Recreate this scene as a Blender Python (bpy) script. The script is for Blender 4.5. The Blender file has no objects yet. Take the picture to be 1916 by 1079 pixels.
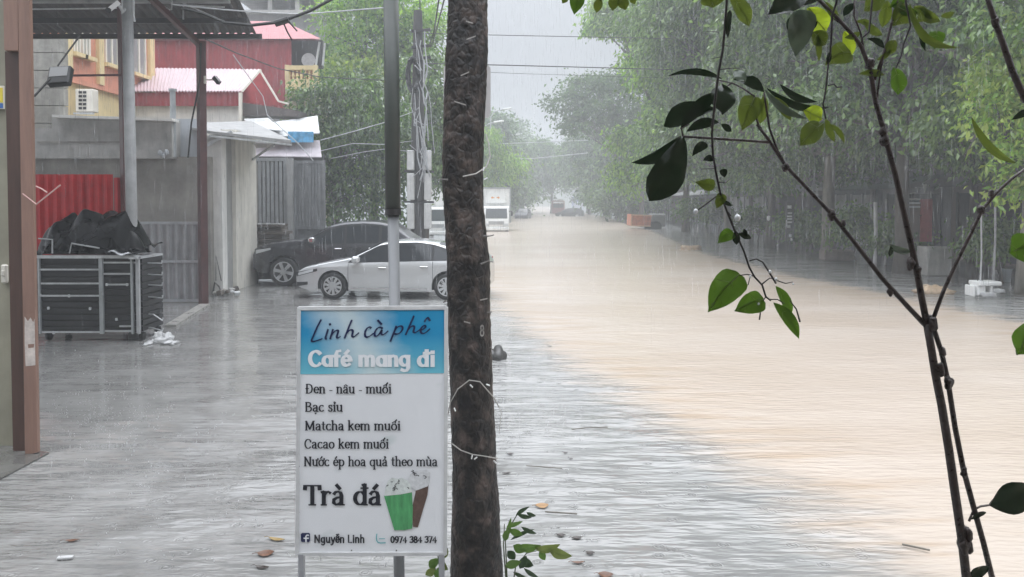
import bpy, math, random
import numpy as np
from mathutils import Vector, Matrix
R = math.radians
rng = np.random.default_rng(7)
random.seed(7)
scene = bpy.context.scene
COL = scene.collection

# ---------------------------------------------------------------- camera
CAM_H, PITCH, FPX = 2.4, R(2.0), 1504.0
PY0 = 375 + FPX * math.tan(PITCH)
cam_data = bpy.data.cameras.new("camera")
cam_data.sensor_width = 36
cam_data.lens = 36 * FPX / 1916
cam_data.shift_y = -(539.5 - PY0) / 1916
cam_data.clip_start = 0.05
cam_data.clip_end = 6000
camera = bpy.data.objects.new("camera", cam_data)
camera.location = (0, 0, CAM_H)
camera.rotation_euler = (R(90) - PITCH, 0, 0)
COL.objects.link(camera)
scene.camera = camera

# ---------------------------------------------------------------- sky, sun, exposure
SUN_EL, SUN_AZ = R(58), R(20)
world = bpy.data.worlds.new("World")
scene.world = world
world.use_nodes = True
wn, wl = world.node_tree.nodes, world.node_tree.links
wn.clear()
w_out = wn.new("ShaderNodeOutputWorld")
w_bg = wn.new("ShaderNodeBackground")
w_bg.inputs["Strength"].default_value = 0.15
sky = wn.new("ShaderNodeTexSky")
sky.sky_type = 'NISHITA'
sky.sun_disc = False
sky.sun_elevation = SUN_EL
sky.sun_rotation = SUN_AZ
sky.dust_density = 4.0
# rain cloud deck: overcast radiance, three times brighter at the zenith than at the horizon
w_tc = wn.new("ShaderNodeTexCoord")
w_sep = wn.new("ShaderNodeSeparateXYZ")
wl.new(w_tc.outputs["Generated"], w_sep.inputs[0])
w_ramp = wn.new("ShaderNodeMapRange")
w_ramp.inputs["From Min"].default_value = 0.0
w_ramp.inputs["From Max"].default_value = 1.0
w_ramp.inputs["To Min"].default_value = 2.3
w_ramp.inputs["To Max"].default_value = 31.0
w_pow = wn.new("ShaderNodeMath"); w_pow.operation = 'POWER'; w_pow.use_clamp = True
w_pow.inputs[1].default_value = 2.1
w_abs = wn.new("ShaderNodeMath"); w_abs.operation = 'MAXIMUM'; w_abs.inputs[1].default_value = 0.0
wl.new(w_sep.outputs["Z"], w_abs.inputs[0]); wl.new(w_abs.outputs[0], w_pow.inputs[0])
wl.new(w_pow.outputs[0], w_ramp.inputs["Value"])
w_noise = wn.new("ShaderNodeTexNoise")
w_noise.inputs["Scale"].default_value = 2.5
w_noise.inputs["Detail"].default_value = 4
wl.new(w_tc.outputs["Generated"], w_noise.inputs["Vector"])
w_nm = wn.new("ShaderNodeMapRange")
w_nm.inputs["To Min"].default_value = 0.9
w_nm.inputs["To Max"].default_value = 1.1
wl.new(w_noise.outputs["Fac"], w_nm.inputs["Value"])
w_mul = wn.new("ShaderNodeMath"); w_mul.operation = 'MULTIPLY'
wl.new(w_ramp.outputs[0], w_mul.inputs[0]); wl.new(w_nm.outputs[0], w_mul.inputs[1])
w_col = wn.new("ShaderNodeVectorMath"); w_col.operation = 'SCALE'
w_col.inputs[0].default_value = (0.94, 0.985, 1.06)
wl.new(w_mul.outputs[0], w_col.inputs["Scale"])
w_mix = wn.new("ShaderNodeMix"); w_mix.data_type = 'RGBA'
w_mix.inputs[0].default_value = 0.95
wl.new(sky.outputs[0], w_mix.inputs[6]); wl.new(w_col.outputs[0], w_mix.inputs[7])
wl.new(w_mix.outputs[2], w_bg.inputs["Color"])
wl.new(w_bg.outputs[0], w_out.inputs[0])

sun_data = bpy.data.lights.new("sun", 'SUN')
sun_data.energy = 0.6
sun_data.angle = R(40)
sun_data.color = (1.0, 0.98, 0.95)
sun = bpy.data.objects.new("sun", sun_data)
sun.rotation_euler = (R(90) - SUN_EL, 0, -SUN_AZ + math.pi)
sun.location = (0, 0, 60)
COL.objects.link(sun)

scene.view_settings.view_transform = 'Standard'
scene.view_settings.look = 'None'
scene.view_settings.gamma = 1
scene.view_settings.exposure = 0.26
cy = scene.cycles
cy.use_denoising = True
cy.max_bounces = 6
cy.diffuse_bounces = 3
cy.glossy_bounces = 3
cy.transmission_bounces = 4
cy.transparent_max_bounces = 8
cy.volume_bounces = 3
cy.caustics_reflective = False
cy.caustics_refractive = False

# ---------------------------------------------------------------- helpers
def at(px, py, Y):
    """world point seen at photograph pixel (px, py) at distance Y down the street"""
    x = (px - 958) / FPX
    y = -(py - PY0) / FPX
    c, s = math.cos(PITCH), math.sin(PITCH)
    d = Vector((x, y * s + c, y * c - s))
    k = Y / d.y
    return Vector((d.x * k, Y, CAM_H + d.z * k))

def gnd(px, py, z=0.0):
    """ground point seen at a photograph pixel"""
    p = at(px, py, 1.0)
    k = (z - CAM_H) / (p.z - CAM_H)
    return Vector((p.x * k, p.y * k, z))

def tag(o, label=None, cat=None, group=None, kind=None):
    if label: o["label"] = label
    if cat: o["category"] = cat
    if group: o["group"] = group
    if kind: o["kind"] = kind
    return o

def thing(name, label, cat, loc=(0, 0, 0), rz=0.0, group=None):
    o = bpy.data.objects.new(name, None)
    o.empty_display_size = 0.2
    o.location = loc
    o.rotation_euler = (0, 0, rz)
    COL.objects.link(o)
    return tag(o, label, cat, group)

def kids(o):
    return [c for c in bpy.data.objects if c.parent is o]

def copy_tree(o, loc=None, rz=None, parent=None, label=None):
    c = o.copy()
    COL.objects.link(c)
    if parent is not None: c.parent = parent
    if loc is not None: c.location = loc
    if rz is not None: c.rotation_euler = (0, 0, rz)
    if label: c["label"] = label
    for ch in kids(o):
        copy_tree(ch, parent=c)
    return c

class MB:
    """collects shapes and links them as ONE mesh object"""
    def __init__(s):
        s.v, s.f, s.m = [], [], []
        s.cur = 0
    def mat(s, i):
        s.cur = i
        return s
    def add(s, vs, fs):
        b = len(s.v)
        s.v += [tuple(p) for p in vs]
        s.f += [tuple(i + b for i in f) for f in fs]
        s.m += [s.cur] * len(fs)
        return s
    def box(s, c, size, rot=None, bev=0.0):
        cx, cy_, cz = c
        hx, hy, hz = size[0] / 2, size[1] / 2, size[2] / 2
        if bev <= 0:
            vs = [Vector((x, y, z)) for x in (-hx, hx) for y in (-hy, hy) for z in (-hz, hz)]
            fs = [(0, 1, 3, 2), (4, 6, 7, 5), (0, 4, 5, 1), (2, 3, 7, 6), (0, 2, 6, 4), (1, 5, 7, 3)]
        else:
            b = min(bev, hx * .49, hy * .49, hz * .49)
            vs, fs, idx = [], [], {}
            for sx in (-1, 1):
                for sy in (-1, 1):
                    for sz in (-1, 1):
                        for a in range(3):
                            p = [sx * (hx - b), sy * (hy - b), sz * (hz - b)]
                            p[a] += (sx, sy, sz)[a] * b
                            idx[(sx, sy, sz, a)] = len(vs)
                            vs.append(Vector(p))
            I = lambda sx, sy, sz, a: idx[(sx, sy, sz, a)]
            for q in (-1, 1):
                f = [I(q, -1, -1, 0), I(q, 1, -1, 0), I(q, 1, 1, 0), I(q, -1, 1, 0)]; fs.append(f if q > 0 else f[::-1])
                f = [I(-1, q, -1, 1), I(-1, q, 1, 1), I(1, q, 1, 1), I(1, q, -1, 1)]; fs.append(f if q > 0 else f[::-1])
                f = [I(-1, -1, q, 2), I(1, -1, q, 2), I(1, 1, q, 2), I(-1, 1, q, 2)]; fs.append(f if q > 0 else f[::-1])
            for sa in (-1, 1):
                for sb in (-1, 1):
                    fs.append([I(sa, sb, -1, 0), I(sa, sb, 1, 0), I(sa, sb, 1, 1), I(sa, sb, -1, 1)])
                    fs.append([I(sa, -1, sb, 0), I(sa, 1, sb, 0), I(sa, 1, sb, 2), I(sa, -1, sb, 2)])
                    fs.append([I(-1, sa, sb, 1), I(1, sa, sb, 1), I(1, sa, sb, 2), I(-1, sa, sb, 2)])
                    for sc in (-1, 1):
                        fs.append([I(sa, sb, sc, 0), I(sa, sb, sc, 1), I(sa, sb, sc, 2)])
        if rot is not None:
            M = rot if isinstance(rot, Matrix) else Matrix.Rotation(rot, 3, 'Z')
            vs = [M @ p for p in vs]
        return s.add([(p.x + cx, p.y + cy_, p.z + cz) for p in vs], fs)
    def bx(s, x0, x1, y0, y1, z0, z1, bev=0.0):
        return s.box(((x0 + x1) / 2, (y0 + y1) / 2, (z0 + z1) / 2), (abs(x1 - x0), abs(y1 - y0), abs(z1 - z0)), None, bev)
    def tube(s, pts, rad, n=8, cap=True):
        pts = [Vector(p) for p in pts]
        if not hasattr(rad, '__len__'): rad = [rad] * len(pts)
        vs, fs = [], []
        up = None
        for i, p in enumerate(pts):
            t = (pts[min(i + 1, len(pts) - 1)] - pts[max(i - 1, 0)]).normalized()
            if up is None:
                a = Vector((0, 0, 1)) if abs(t.z) < .9 else Vector((0, 1, 0))
                u = t.cross(a).normalized()
            else:
                u = (up - t * up.dot(t)).normalized()
            up = u
            w = t.cross(u)
            for k in range(n):
                a = 2 * math.pi * k / n
                vs.append(p + (u * math.cos(a) + w * math.sin(a)) * rad[i])
        for i in range(len(pts) - 1):
            for k in range(n):
                k2 = (k + 1) % n
                fs.append((i * n + k, i * n + k2, (i + 1) * n + k2, (i + 1) * n + k))
        if cap:
            fs.append(tuple(range(n))[::-1])
            fs.append(tuple((len(pts) - 1) * n + k for k in range(n)))
        return s.add(vs, fs)
    def bar(s, a, b, w, d=None):
        """square bar from a to b"""
        a, b = Vector(a), Vector(b)
        d = d or w
        t = (b - a)
        L = t.length
        q = t.to_track_quat('Z', 'Y').to_matrix()
        c = (a + b) / 2
        return s.box(c, (w, d, L), q)
    def lathe(s, prof, c, axis='Z', n=24):
        vs, fs = [], []
        for r, h in prof:
            for k in range(n):
                a = 2 * math.pi * k / n
                x, y = r * math.cos(a), r * math.sin(a)
                p = {'Z': (x, y, h), 'Y': (x, h, y), 'X': (h, x, y)}[axis]
                vs.append((p[0] + c[0], p[1] + c[1], p[2] + c[2]))
        for i in range(len(prof) - 1):
            for k in range(n):
                k2 = (k + 1) % n
                fs.append((i * n + k, i * n + k2, (i + 1) * n + k2, (i + 1) * n + k))
        fs.append(tuple(range(n))[::-1])
        fs.append(tuple((len(prof) - 1) * n + k for k in range(n)))
        return s.add(vs, fs)
    def prism(s, poly, fn, d0, d1):
        """poly: 2-D outline; fn(u, v, d) -> world point; from depth d0 to d1"""
        n = len(poly)
        vs = [fn(u, v, d0) for u, v in poly] + [fn(u, v, d1) for u, v in poly]
        fs = [tuple(range(n))[::-1], tuple(range(n, 2 * n))]
        fs += [(k, (k + 1) % n, n + (k + 1) % n, n + k) for k in range(n)]
        return s.add(vs, fs)
    def sheet(s, grid, thick=None):
        """grid: rows of points"""
        nr, nc = len(grid), len(grid[0])
        vs = [p for r in grid for p in r]
        fs = [(i * nc + j, i * nc + j + 1, (i + 1) * nc + j + 1, (i + 1) * nc + j) for i in range(nr - 1) for j in range(nc - 1)]
        return s.add(vs, fs)
    def blob(s, c, r, seed=0, amp=.2, n=(10, 14), freq=2.0):
        rr = np.random.default_rng(seed)
        ph = rr.uniform(0, 6.28, 9)
        vs, fs = [], []
        for i in range(n[0] + 1):
            th = math.pi * i / n[0]
            for j in range(n[1]):
                a = 2 * math.pi * j / n[1]
                d = Vector((math.sin(th) * math.cos(a), math.sin(th) * math.sin(a), math.cos(th)))
                k = 1 + amp * (math.sin(freq * d.x * 2 + ph[0]) + math.sin(freq * d.y * 2.3 + ph[1]) + math.sin(freq * d.z * 2.7 + ph[2])
                               + .5 * math.sin(freq * 4 * d.x + ph[3]) + .5 * math.sin(freq * 4.4 * d.y + ph[4])) / 2.5
                vs.append((c[0] + d.x * r[0] * k, c[1] + d.y * r[1] * k, c[2] + d.z * r[2] * k))
        for i in range(n[0]):
            for j in range(n[1]):
                j2 = (j + 1) % n[1]
                fs.append((i * n[1] + j, (i + 1) * n[1] + j, (i + 1) * n[1] + j2, i * n[1] + j2))
        return s.add(vs, fs)
    def build(s, name, mats, parent=None, smooth=False, org=None, local=False):
        if not isinstance(mats, (list, tuple)): mats = [mats]
        if org is None:
            if parent is not None and not local:
                org, q = Vector((0, 0, 0)), parent
                while q is not None:
                    org = org + q.location; q = q.parent
            elif parent is None:
                a = np.array(s.v)
                org = Vector(((a[:, 0].min() + a[:, 0].max()) / 2, (a[:, 1].min() + a[:, 1].max()) / 2, a[:, 2].min()))
            else:
                org = Vector((0, 0, 0))
        me = bpy.data.meshes.new(name)
        me.from_pydata([(p[0] - org[0], p[1] - org[1], p[2] - org[2]) for p in s.v], [], s.f)
        for m in mats: me.materials.append(m)
        me.polygons.foreach_set("material_index", s.m)
        if smooth: me.polygons.foreach_set("use_smooth", [True] * len(s.f))
        me.update()
        o = bpy.data.objects.new(name, me)
        COL.objects.link(o)
        if parent is not None: o.parent = parent
        else: o.location = org
        return o

# ---------------------------------------------------------------- materials
def mat(name, col, rough=.6, var=.25, scale=6.0, bump=0.0, metal=0.0, spec=.5, col2=None, stretch=(1, 1, 1), coat=0.0, streak=0.0, detail=6, rvar=.15):
    """principled surface with weathering noise; streak adds vertical run-off stains"""
    m = bpy.data.materials.new(name)
    m.use_nodes = True
    n, l = m.node_tree.nodes, m.node_tree.links
    b = n["Principled BSDF"]
    tc = n.new("ShaderNodeTexCoord")
    mp = n.new("ShaderNodeMapping")
    mp.inputs["Scale"].default_value = stretch
    l.new(tc.outputs["Object"], mp.inputs[0])
    nz = n.new("ShaderNodeTexNoise")
    nz.inputs["Scale"].default_value = scale
    nz.inputs["Detail"].default_value = detail
    nz.inputs["Roughness"].default_value = .65
    l.new(mp.outputs[0], nz.inputs["Vector"])
    mx = n.new("ShaderNodeMix"); mx.data_type = 'RGBA'
    c2 = col2 or tuple(c * (1 - var) for c in col)
    c1 = col if col2 else tuple(min(1, c * (1 + var)) for c in col)
    mr = n.new("ShaderNodeMapRange")
    mr.inputs["From Min"].default_value = .3
    mr.inputs["From Max"].default_value = .7
    l.new(nz.outputs["Fac"], mr.inputs["Value"])
    l.new(mr.outputs[0], mx.inputs[0])
    mx.inputs[6].default_value = (*c2, 1)
    mx.inputs[7].default_value = (*c1, 1)
    out = mx.outputs[2]
    if streak > 0:
        mp2 = n.new("ShaderNodeMapping")
        mp2.inputs["Scale"].default_value = (3.2, 3.2, .42)
        l.new(tc.outputs["Object"], mp2.inputs[0])
        n2 = n.new("ShaderNodeTexNoise")
        n2.inputs["Scale"].default_value = 1.0
        n2.inputs["Detail"].default_value = 8
        n2.inputs["Roughness"].default_value = .62
        l.new(mp2.outputs[0], n2.inputs["Vector"])
        r2 = n.new("ShaderNodeMapRange")
        r2.inputs["From Min"].default_value = .45
        r2.inputs["From Max"].default_value = .75
        r2.inputs["To Max"].default_value = streak
        l.new(n2.outputs["Fac"], r2.inputs["Value"])
        m2 = n.new("ShaderNodeMix"); m2.data_type = 'RGBA'
        l.new(r2.outputs[0], m2.inputs[0])
        l.new(out, m2.inputs[6])
        m2.inputs[7].default_value = (*[c * .3 for c in c2], 1)
        out = m2.outputs[2]
    l.new(out, b.inputs["Base Color"])
    rr = n.new("ShaderNodeMapRange")
    rr.inputs["To Min"].default_value = max(0.03, rough - rvar)
    rr.inputs["To Max"].default_value = min(1, rough + rvar)
    l.new(nz.outputs["Fac"], rr.inputs["Value"])
    l.new(rr.outputs[0], b.inputs["Roughness"])
    b.inputs["Metallic"].default_value = metal
    b.inputs["Specular IOR Level"].default_value = spec
    b.inputs["Coat Weight"].default_value = coat
    if bump > 0:
        bp = n.new("ShaderNodeBump")
        bp.inputs["Strength"].default_value = bump
        bp.inputs["Distance"].default_value = .02
        l.new(nz.outputs["Fac"], bp.inputs["Height"])
        l.new(bp.outputs[0], b.inputs["Normal"])
    return m

def leafmat(name, ca, cb, trans=.35, rough=.24, spec=.7, cyel=None):
    """two-tone leaf, each leaf (mesh island) its own shade, some light coming through"""
    m = bpy.data.materials.new(name)
    m.use_nodes = True
    n, l = m.node_tree.nodes, m.node_tree.links
    b = n["Principled BSDF"]
    geo = n.new("ShaderNodeNewGeometry")
    mx = n.new("ShaderNodeMix"); mx.data_type = 'RGBA'
    l.new(geo.outputs["Random Per Island"], mx.inputs[0])
    mx.inputs[6].default_value = (*ca, 1)
    mx.inputs[7].default_value = (*cb, 1)
    out = mx.outputs[2]
    tc = n.new("ShaderNodeTexCoord")
    nz = n.new("ShaderNodeTexNoise")
    nz.inputs["Scale"].default_value = .45
    nz.inputs["Detail"].default_value = 2
    l.new(tc.outputs["Object"], nz.inputs["Vector"])
    hs = n.new("ShaderNodeHueSaturation")
    mr = n.new("ShaderNodeMapRange")
    mr.inputs["From Min"].default_value = .35
    mr.inputs["From Max"].default_value = .65
    mr.inputs["To Min"].default_value = .65
    mr.inputs["To Max"].default_value = 1.35
    l.new(nz.outputs["Fac"], mr.inputs["Value"])
    l.new(mr.outputs[0], hs.inputs["Value"])
    l.new(out, hs.inputs["Color"])
    out = hs.outputs[0]
    l.new(out, b.inputs["Base Color"])
    b.inputs["Roughness"].default_value = rough
    b.inputs["Specular IOR Level"].default_value = spec
    tr = n.new("ShaderNodeBsdfTranslucent")
    g = n.new("ShaderNodeVectorMath"); g.operation = 'MULTIPLY'
    g.inputs[1].default_value = (1.5, 1.7, .7)
    l.new(out, g.inputs[0])
    l.new(g.outputs[0], tr.inputs["Color"])
    ms = n.new("ShaderNodeMixShader")
    ms.inputs[0].default_value = trans
    l.new(b.outputs[0], ms.inputs[1]); l.new(tr.outputs[0], ms.inputs[2])
    l.new(ms.outputs[0], n["Material Output"].inputs["Surface"])
    return m

def glassmat(name, col, rough=.05, metal=0.0):
    m = bpy.data.materials.new(name)
    m.use_nodes = True
    b = m.node_tree.nodes["Principled BSDF"]
    b.inputs["Base Color"].default_value = (*col, 1)
    b.inputs["Roughness"].default_value = rough
    b.inputs["Metallic"].default_value = metal
    b.inputs["Specular IOR Level"].default_value = .6
    return m
# ---------------------------------------------------------------- ground, water, terrain
def mudline(Y):
    ys = [0, 5.13, 6.28, 7.15, 8.5, 10.46, 13.6, 19.5, 30, 60, 100, 400]
    xs = [2.3, 2.2, 2.15, 2.05, 1.5, 1.1, .4, -.8, -1.8, -4.2, -8, -10]
    return np.interp(Y, ys, xs)

def mudright(Y):
    return np.interp(Y, [0, 16, 20.6, 25, 38, 60, 120, 400], [10.5, 10.2, 10.0, 9.2, 8.9, 11, 14, 15])

def water_material():
    m = bpy.data.materials.new("flood_water")
    m.use_nodes = True
    n, l = m.node_tree.nodes, m.node_tree.links
    b = n["Principled BSDF"]
    tc = n.new("ShaderNodeTexCoord")
    def noise(scale, st, det=4, rot=0.0, rough=.6):
        mp = n.new("ShaderNodeMapping")
        mp.inputs["Scale"].default_value = st
        mp.inputs["Rotation"].default_value = (0, 0, rot)
        l.new(tc.outputs["Object"], mp.inputs[0])
        z = n.new("ShaderNodeTexNoise")
        z.inputs["Scale"].default_value = scale
        z.inputs["Detail"].default_value = det
        z.inputs["Roughness"].default_value = rough
        l.new(mp.outputs[0], z.inputs["Vector"])
        return z.outputs["Fac"]
    def mth(op, a, b_, c=None):
        q = n.new("ShaderNodeMath"); q.operation = op
        for i, x in enumerate((a, b_, c)):
            if x is None: continue
            if isinstance(x, (int, float)): q.inputs[i].default_value = x
            else: l.new(x, q.inputs[i])
        return q.outputs[0]
    def rng_(x, a, b_, c=0.0, d=1.0, smooth=True):
        q = n.new("ShaderNodeMapRange")
        if smooth: q.interpolation_type = 'SMOOTHSTEP'
        q.inputs["From Min"].default_value = a; q.inputs["From Max"].default_value = b_
        q.inputs["To Min"].default_value = c; q.inputs["To Max"].default_value = d
        l.new(x, q.inputs["Value"])
        return q.outputs[0]
    def mixc(f, a, b_):
        q = n.new("ShaderNodeMix"); q.data_type = 'RGBA'
        if isinstance(f, float): q.inputs[0].default_value = f
        else: l.new(f, q.inputs[0])
        for i, x in ((6, a), (7, b_)):
            if isinstance(x, tuple): q.inputs[i].default_value = (*x, 1)
            else: l.new(x, q.inputs[i])
        return q.outputs[2]
    at_ = n.new("ShaderNodeAttribute"); at_.attribute_name = "mud"
    mud = at_.outputs["Fac"]
    edge = noise(.55, (1, 2.2, 1), 5)
    edge2 = noise(2.2, (.7, 3.0, 1), 3)
    d = mth('ADD', mud, mth('MULTIPLY', mth('SUBTRACT', edge, .5), 1.7))
    d = mth('ADD', d, mth('MULTIPLY', mth('SUBTRACT', edge2, .5), 1.1))
    mask = rng_(d, -.5, .75)
    silt = rng_(noise(.2, (.6, 1.3, 1), 6, .2), .3, .7)
    band = rng_(d, .4, 2.2, 1.0, 0.0)
    mudc = mixc(silt, (.425, .352, .285), (.49, .422, .362))
    mudc = mixc(mth('MULTIPLY', band, rng_(noise(1.1, (.4, 2.6, 1), 5), .42, .66)), mudc, (.40, .31, .23))
    floor = mixc(rng_(noise(1.3, (1, 1, 1), 7, 0, .7), .3, .7), (.175, .172, .165), (.26, .256, .247))
    refl_pale = mth('ADD', rng_(mud, -5.5, -.3, 0, .85), mth('MULTIPLY', mth('SUBTRACT', edge, .5), .3))  # paler towards the mud: brighter reflection is put into the colour
    refl_pale = rng_(refl_pale, 0.05, .9, 0, 1)
    floor = mixc(refl_pale, floor, (.27, .268, .258))
    l.new(mixc(mask, floor, mudc), b.inputs["Base Color"])
    l.new(rng_(mask, 0, 1, .05, .24), b.inputs["Roughness"])
    l.new(rng_(mask, 0, 1, 1.52, 1.36), b.inputs["IOR"])
    sepy = n.new("ShaderNodeSeparateXYZ"); l.new(tc.outputs["Object"], sepy.inputs[0])
    # wind and current ripples, finer in the shallow water, plus rain dimples
    w1 = noise(1.0, (1.25, 5.6, 1), 2, R(-8), .5)
    w2 = noise(1.0, (4.5, 15.0, 1), 2, R(6), .5)
    w3 = noise(1.0, (.5, 2.2, 1), 4, R(-10), .6)
    vo = n.new("ShaderNodeTexVoronoi"); vo.inputs["Scale"].default_value = 5.0
    l.new(tc.outputs["Object"], vo.inputs["Vector"])
    ring = n.new("ShaderNodeMath"); ring.operation = 'SINE'
    l.new(mth('MULTIPLY', vo.outputs["Distance"], 55.0), ring.inputs[0])
    drop = mth('MULTIPLY', ring.outputs[0], rng_(vo.outputs["Distance"], .02, .33, 1, 0))
    patch = rng_(noise(.35, (1, 1.6, 1), 3), .4, .62, .35, 1.0)
    h = mth('ADD', mth('MULTIPLY', w1, .8), mth('MULTIPLY', w2, .42))
    h = mth('ADD', h, mth('MULTIPLY', w3, .9))
    h = mth('MULTIPLY', h, patch)
    h = mth('MULTIPLY', h, rng_(mask, 0, 1, 1.0, .45))
    h = mth('ADD', h, mth('MULTIPLY', w2, mth('MULTIPLY', mask, .38)))
    h = mth('ADD', h, mth('MULTIPLY', drop, .05))
    bp = n.new("ShaderNodeBump")
    bp.inputs["Distance"].default_value = .14
    l.new(mth('MULTIPLY', rng_(mask, 0, 1, 1.0, .24), mth('MAXIMUM', rng_(mud, -4.6, -1.4, .13, 1.0), rng_(sepy.outputs["Y"], 6.3, 9.5, .75, .1))), bp.inputs["Strength"])
    l.new(h, bp.inputs["Height"])
    l.new(bp.outputs[0], b.inputs["Normal"])
    return m

def build_water():
    xs = np.concatenate([[-900, -400, -150, -80, -45, -30], np.arange(-22, 26, .4), [30, 45, 80, 150, 400, 900]])
    ys = np.concatenate([[-40, -10, 0], np.arange(2, 24, .4), np.arange(24, 60, 1.2), np.arange(60, 160, 5), [200, 300, 500, 900, 1500]])
    X, Y = np.meshgrid(xs, ys)
    ph = rng.uniform(0, 6.28, 12)
    Z = np.zeros_like(X)
    mud = np.minimum(X - mudline(Y), mudright(Y) - X)
    me = bpy.data.meshes.new("flood_water")
    nr, nc = X.shape
    V = np.stack([X, Y, Z], -1).reshape(-1, 3)
    F = [(i * nc + j, i * nc + j + 1, (i + 1) * nc + j + 1, (i + 1) * nc + j) for i in range(nr - 1) for j in range(nc - 1)]
    me.from_pydata(V.tolist(), [], F)
    a = me.attributes.new("mud", 'FLOAT', 'POINT')
    a.data.foreach_set("value", np.clip(mud, -6, 6).astype(np.float32).ravel())
    me.materials.append(water_material())
    o = bpy.data.objects.new("flood_water", me)
    COL.objects.link(o)
    tag(o, kind="structure")

build_water()
gm = MB(); gm.add([(-900, -40, -.35), (900, -40, -.35), (900, 1500, -.35), (-900, 1500, -.35)], [(0, 1, 2, 3)])
tag(gm.build("ground", mat("asphalt", (.05, .05, .05))), kind="structure")

# far hills and their woods
hb = MB()
def ridge(Y, pts, depth):
    g = []
    for q, k in ((0, 0.0), (.3, .7), (.55, 1.0), (1, .3)):
        g.append([(x, Y + depth * q, max(-.3, z * k + (0 if k == 0 else 1.2 * math.sin(x * .23 + q * 9)))) for x, z in pts])
    hb.sheet(g)
ridge(330, [(-260, 8), (-180, 14), (-110, 19), (-60, 21), (-25, 20), (0, 15), (25, 13), (60, 14), (120, 17), (240, 8)], 160)
hill = tag(hb.build("hills", mat("far_wood", (.05, .075, .04), .9, .5, .12), smooth=True), kind="structure")

# ---------------------------------------------------------------- trees
M_TRUNK = mat("bark_wet", (.075, .062, .05), .55, .45, 5, .6, stretch=(1, 1, .3))
M_LIGHTBARK = mat("bark_pale", (.17, .155, .13), .6, .4, 4, .5, stretch=(1, 1, .3))
L_DARK = leafmat("leaf_dark", (.032, .075, .022), (.10, .165, .05), .3)
L_MID = leafmat("leaf_mid", (.05, .115, .022), (.17, .27, .06), .35)
L_BRIGHT = leafmat("leaf_bright", (.11, .23, .035), (.29, .41, .08), .42)
L_GREY = leafmat("leaf_greygreen", (.04, .09, .026), (.19, .28, .10), .35)
L_YEL = leafmat("leaf_yellowgreen", (.14, .22, .045), (.36, .42, .11), .42)

def leaf_cloud(name, lobes, n, size, mats, seed, droop=.5, clump=26, elong=2.0, parent=None, org=(0, 0, 0), spread=.55):
    """thousands of leaf-sized folded faces gathered into clumps over the lobes"""
    g = np.random.default_rng(seed)
    w = np.array([l[3] * l[4] + l[4] * l[5] + l[3] * l[5] for l in lobes])
    w = w / w.sum()
    nk = max(8, n // clump)
    which = g.choice(len(lobes), nk, p=w)
    L = np.array(lobes)[which]
    d = g.normal(size=(nk, 3)); d /= np.linalg.norm(d, axis=1)[:, None]
    d[:, 2] = np.where(d[:, 2] < -.55, -d[:, 2], d[:, 2])
    r = g.uniform(.55, 1.06, nk) ** .7
    cc = L[:, :3] + d * L[:, 3:6] * r[:, None]
    out_ = d
    idx = np.repeat(np.arange(nk), clump)
    N = len(idx)
    cs = spread * g.uniform(.6, 1.5, nk)
    off = g.normal(size=(N, 3)) * cs[idx][:, None] * np.array([1, 1, .55])
    c = cc[idx] + off
    dirv = out_[idx] * .7 + g.normal(size=(N, 3)) * .6
    dirv[:, 2] -= droop * g.uniform(.6, 1.6, N)
    dirv /= np.linalg.norm(dirv, axis=1)[:, None]
    s = np.cross(dirv, g.normal(size=(N, 3))); s /= np.linalg.norm(s, axis=1)[:, None] + 1e-9
    nn = np.cross(dirv, s)
    sz = size * g.uniform(.6, 1.35, N)[:, None]
    base = c - dirv * sz * .5
    tip = c + dirv * sz * .5 + np.array([0, 0, -1]) * sz * .12
    lft = c + s * sz / elong * .5 + nn * sz * .1
    rgt = c - s * sz / elong * .5 + nn * sz * .1
    V = np.stack([base, lft, tip, rgt], 1).reshape(-1, 3) - np.array(org)
    me = bpy.data.meshes.new(name)
    me.vertices.add(4 * N)
    me.vertices.foreach_set("co", V.astype(np.float32).ravel())
    q = np.arange(N) * 4
    tri = np.stack([q, q + 1, q + 2, q, q + 2, q + 3], 1).reshape(-1)
    me.loops.add(6 * N)
    me.loops.foreach_set("vertex_index", tri.astype(np.int32))
    me.polygons.add(2 * N)
    me.polygons.foreach_set("loop_start", (np.arange(2 * N) * 3).astype(np.int32))
    for m in mats: me.materials.append(m)
    if len(mats) > 1:
        pick = (g.random(nk) < .3).astype(np.int32)[idx]
        me.polygons.foreach_set("material_index", np.repeat(pick, 2).astype(np.int32))
    me.update(calc_edges=True)
    o = bpy.data.objects.new(name, me)
    COL.objects.link(o)
    if parent is not None: o.parent = parent
    return o

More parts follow.
